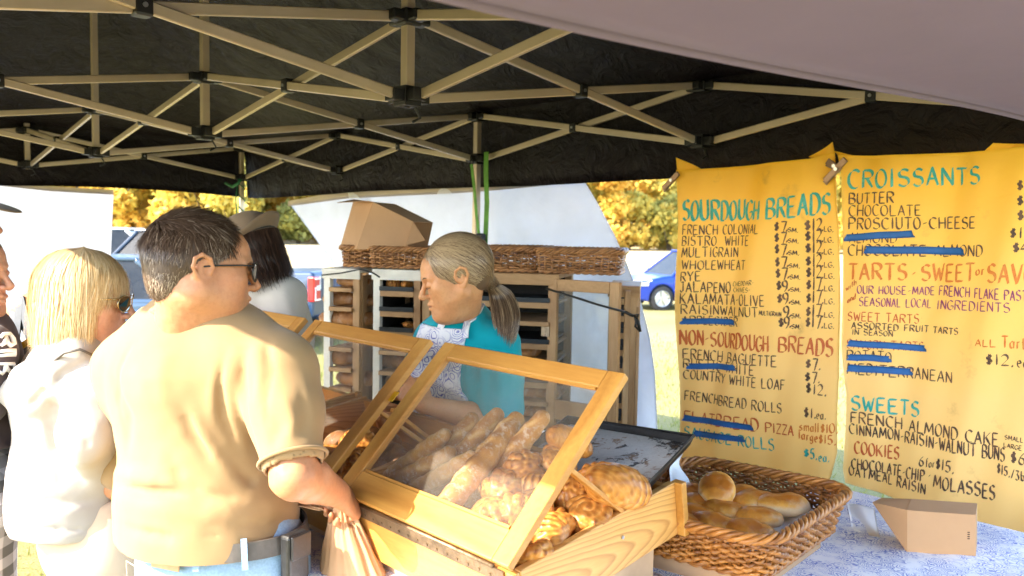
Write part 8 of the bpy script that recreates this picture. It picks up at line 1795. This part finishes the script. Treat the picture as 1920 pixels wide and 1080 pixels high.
def edge_person():
    B = yawm(60); Rt, F = V3(B.col[0]), V3(B.col[1]); rot = rotl(B); hp = W(-66, 512, 2.18); neck = W(-60, 605, 2.2); base = V3((-1.50, 2.25, 0))
    t = thing('person', 'person cut by the left edge in a dark printed t-shirt and gingham trousers', 'person', tuple(base)); Hm = yawm(86, -2, 0); sc = 1.0; hv, hf = head_mesh(Hm, hp, neck-UP*0.04, sc, nr=0.05, closed=False)
    sR, sL = W(-30, 660, 2.05), W(-95, 650, 2.42); v = Vol(np.array(V3((-2.0, 1.8, 0.8))), np.array(V3((-1.15, 2.8, 1.5))), 0.006)
    eL, wL = W(12, 590, 2.60), W(50, 570, 2.48); v.chain([sL, eL], [0.05, 0.044], 0.01); v.chain([eL, wL], [0.044, 0.032], 0.015); hand(v, wL-V3((0.01, 0, 0)), V3((0.9, -0.1, 0.05)), V3((-0.1, -0.8, 0.5)), V3((0, 0, 1)), curl=(65, 80, 60), sc=0.9)
    eR, wR = W(-60, 830, 2.08), W(-40, 900, 2.25); v.chain([sR, eR, wR], [0.05, 0.042, 0.028], 0.01); hand(v, wR, V3((0.4, 0.4, -0.8)), V3((1, -0.3, 0)), V3((0, 1, 0))); v.ell(W(-45, 740, 2.24), (0.13, 0.09, 0.2), rot, 0.05); v.cone(neck, neck-UP*0.1, 0.05, 0.07, 0.03); av, af = v.mesh(); V, Fc = join_vf([(hv, hf), (av, af)]); link('body', npmesh('body', V, Fc, [M['skin_b']]), t)
    s = Vol(np.array(V3((-2.0, 1.8, 0.75))), np.array(V3((-1.15, 2.8, 1.5))), 0.0065); s.ell(W(-42, 720, 2.24), (0.16, 0.125, 0.23), rot); s.ell(W(-42, 820, 2.24), (0.165, 0.135, 0.16), rot, 0.05); s.chain([sR, neck-UP*0.05, sL], [0.064, 0.074, 0.064], 0.05); s.chain([sR, sR.lerp(eR, 0.55)], [0.07, 0.072], 0.03); s.chain([sL, sL.lerp(eL, 0.6)], [0.07, 0.07], 0.03)
    for pts, a in (([(20, 620, 2.1), (28, 700, 2.1), (15, 790, 2.1)], -.007), ([(5, 640, 2.1), (10, 740, 2.1), (0, 800, 2.1)], .006), ([(-10, 800, 2.1), (20, 825, 2.1), (38, 820, 2.12)], -.007)): s.fold(pts, a, 0.014)
    s.noise(0.007, 0.08, 51, stretch=(1, 1, 0.6)); s.cone(neck+UP*0.07, neck+UP*0.2, 0.056, 0.07, 0.005, 's'); s.half((0, 0, W(0, 842, 2.15).z), (0, 0, -1), 0.004); vv, f = s.mesh(); vv = smooth_v(vv, f, 1); link('t_shirt', npmesh('t_shirt', vv, f, [M['darkshirt']]), t)
    # white lettering printed down the shirt front: cast onto its surface
    def cast(px, py):
        o = V3((0, 0, CAMZ)); rr = ray(px, py).normalized(); best = None; P_ = vv-np.array(o); tt = P_@np.array(rr); dd = np.linalg.norm(P_-tt[:, None]*np.array(rr), axis=1); k = np.argsort(dd)[:12]; tm = tt[k].min() if dd[k[0]] < 0.012 else None
        return None if tm is None else o+rr*(tm-0.0035)
    def stroke(cx, cy, pts, w_):
        m = MB(); q = []
        for x, y in pts:
            c = cast(cx+x, cy+y)
            if c is None: continue
            q.append(c)
        if len(q) > 2: m.tube(q, [w_*(0.5+0.5*math.sin(math.pi*(i+0.5)/len(q))) for i in range(len(q))], 5); m.build('printed_letter', M['print_white'], t, True)
    stroke(14, 640, [(-12, -8), (-6, -14), (4, -14), (10, -6), (12, 4), (6, 8), (0, 2), (-2, -8), (-6, 4), (-12, 8)], 0.007); stroke(14, 665, [(-14, -6), (0, -8), (14, -8), (14, 0), (0, 0), (-14, 2)], 0.006); stroke(14, 690, [(-14, -8), (12, -8), (14, 2), (6, 8), (0, 2), (-2, -6)], 0.006); stroke(10, 690, [(-14, 6), (-6, 10), (0, 4), (0, -4)], 0.006)
    trousers(t, V3((base.x, base.y, 0.86)), B, 0.18, 0.145, 1.0, M['gingham'], 'gingham_trousers', 0.09, leg_r=(0.105, 0.085))
    cap_mesh('hair_base', Hm, hp, sc, [((0, 0.05, 0.0), (0, 1, 0.0)), ((0, 0, -0.07), (0, 0.3, -1))], M['hair_a'], t, 0.004, 0.4)
    r = np.random.RandomState(9); N = 3500; K_ = 8; tt = np.linspace(0, 1, K_); D = unit(r.normal(size=(N*3, 3))); D = D[(D[:, 2] > -0.5) & ((D[:, 1] < 0.72) | (D[:, 2] > 0.2))][:N]; N = len(D); tgt = unit(np.stack([D[:, 0]*1.1, np.where(D[:, 2] > 0.3, 1.0, D[:, 1]), D[:, 2]-0.9], 1)+r.normal(size=(N, 3))*0.15); Pl = np.stack([slerp(D, tgt, x*0.45) for x in tt], 1); ql = HC+Pl*HE*(1.04+0.08*r.rand(N)[:, None, None]+0.03*tt[None, :, None])
    ql = ql[(ql[:, -1, 2] > 0.03) | (ql[:, -1, 1] < 0.03)]; N = len(ql); Pw = tr(Hm, hp, ql.reshape(-1, 3)*sc).reshape(N, K_, 3); ribbons('hair', Pw, unit(Pw-np.array(hp)), np.full(N, 0.002), np.clip(0.5+0.25*r.normal(size=N), 0, 1), M['hair_a'], t)
    tb = thing('shoulder_bag', 'black strapped bag hanging from the bent arm at the left edge', 'bag', tuple(W(45, 640, 2.4))); m = MB()
    for a, b in (((22, 562, 2.50), (58, 640, 2.40)), ((38, 556, 2.46), (30, 640, 2.42)), ((22, 562, 2.50), (30, 640, 2.42)), ((38, 556, 2.46), (58, 640, 2.40))): m.bar(W(*a), W(*b), 0.028, 0.004, side=(0.9, -0.3, 0.2))
    m.build('strap', M['belt_black'], tb); m = MB(); m.frame(W(46, 690, 2.42), V3((0.12, -0.03, 0)), V3((0.02, 0.06, 0)), UP*0.15); m.build('pouch', mat('grey_quilted_bag', (0.16, 0.16, 0.17), 0.7, 0.3, 60, 90, 0.5), tb, bevel=0.012, seg=3)
    m = MB(); m.bar(W(40, 650, 2.38), W(66, 632, 2.38), 0.016, 0.016); m.build('yellow_tag', M['yellow_tape'], tb)
edge_person()
def capped():
    B = yawm(70); rot = rotl(B); hp = W(-68, 412, 2.85); neck = W(-66, 490, 2.88); base = V3((-1.92, 2.93, 0)); t = thing('person', 'tall person in a brown cap whose face is cut by the left edge', 'person', tuple(base)); Hm = yawm(88, -3, 0); hv, hf = head_mesh(Hm, hp, neck-UP*0.05, 1.03, nr=0.056, closed=False, nose=1.05)
    v = Vol(np.array(V3((-2.35, 2.5, 0.85))), np.array(V3((-1.5, 3.4, 1.65))), 0.009); Rt = V3(B.col[0]); nk = V3(neck)
    sR, sL = nk-UP*0.13+Rt*0.19, nk-UP*0.13-Rt*0.19
    def arms(v, g):
        for s_ in (sR, sL): v.chain([s_, s_-UP*0.28+V3((0.02, 0, 0)), s_-UP*0.42+V3((0.16, 0.08, 0))], [0.052+g, 0.044+g, 0.030+g], 0.02)
    arms(v, 0); v.cone(nk, nk-UP*0.15, 0.055, 0.08, 0.03); v.ell(nk-UP*0.32, (0.15, 0.11, 0.24), rot, 0.05)
    for s_ in (sR, sL): hand(v, s_-UP*0.42+V3((0.17, 0.085, 0)), V3((0.8, 0.4, -0.3)), V3((0, -0.4, 1)), V3((0, 1, 0)))
    av, af = v.mesh(); V, Fc = join_vf([(hv, hf), (av, af)]); link('body', npmesh('body', V, Fc, [M['skin_m']]), t); s = Vol(np.array(V3((-2.4, 2.45, 0.85))), np.array(V3((-1.45, 3.45, 1.65))), 0.009); s.ell(nk-UP*0.30, (0.20, 0.14, 0.25), rot); s.ell(nk-UP*0.5, (0.19, 0.15, 0.2), rot, 0.06); s.chain([sR, nk-UP*0.09, sL], [0.07, 0.08, 0.07], 0.06); arms(s, 0.018); s.noise(0.009, 0.09, 61); s.cone(nk+UP*0.03, nk+UP*0.2, 0.062, 0.07, 0.005, 's'); s.half((0, 0, 0.88), (0, 0, -1)); vv, f = s.mesh(); link('shirt', npmesh('shirt', smooth_v(vv, f, 1), f, [M['offwhite']]), t)
    trousers(t, V3((base.x, base.y, 0.88)), B, 0.175, 0.14, 0.96, M['denim'], 'trousers'); cap_mesh('hair_base', Hm, hp, 1.03, [((0, 0.04, 0), (0, 1, 0)), ((0, 0, -0.05), (0, 0.3, -1))], M['hair_s'], t, 0.003, 0.3)
    h = thing('cap', 'brown peaked cap on the tall person at the left edge', 'cap', tuple(hp+UP*0.08)); v = Vol((-0.11, -0.14, 0.03), (0.11, 0.19, 0.15), 0.004); v.ell(HC+np.array((0, 0, 0.004)), HE+0.007); v.half((0, 0, 0.055), (0, -0.1, -1), 0.004); v.ell((0, 0.10, 0.055), (0.070, 0.085, 0.008), rot=((1, 0, 0), (0, 0.97, 0.22), (0, -0.22, 0.97)), k=0.004); vv, f = v.mesh(); link('cap_shell', npmesh('c', tr(Hm, hp, smooth_v(vv, f, 1)*1.03), f, [M['felt']]), h)
capped()
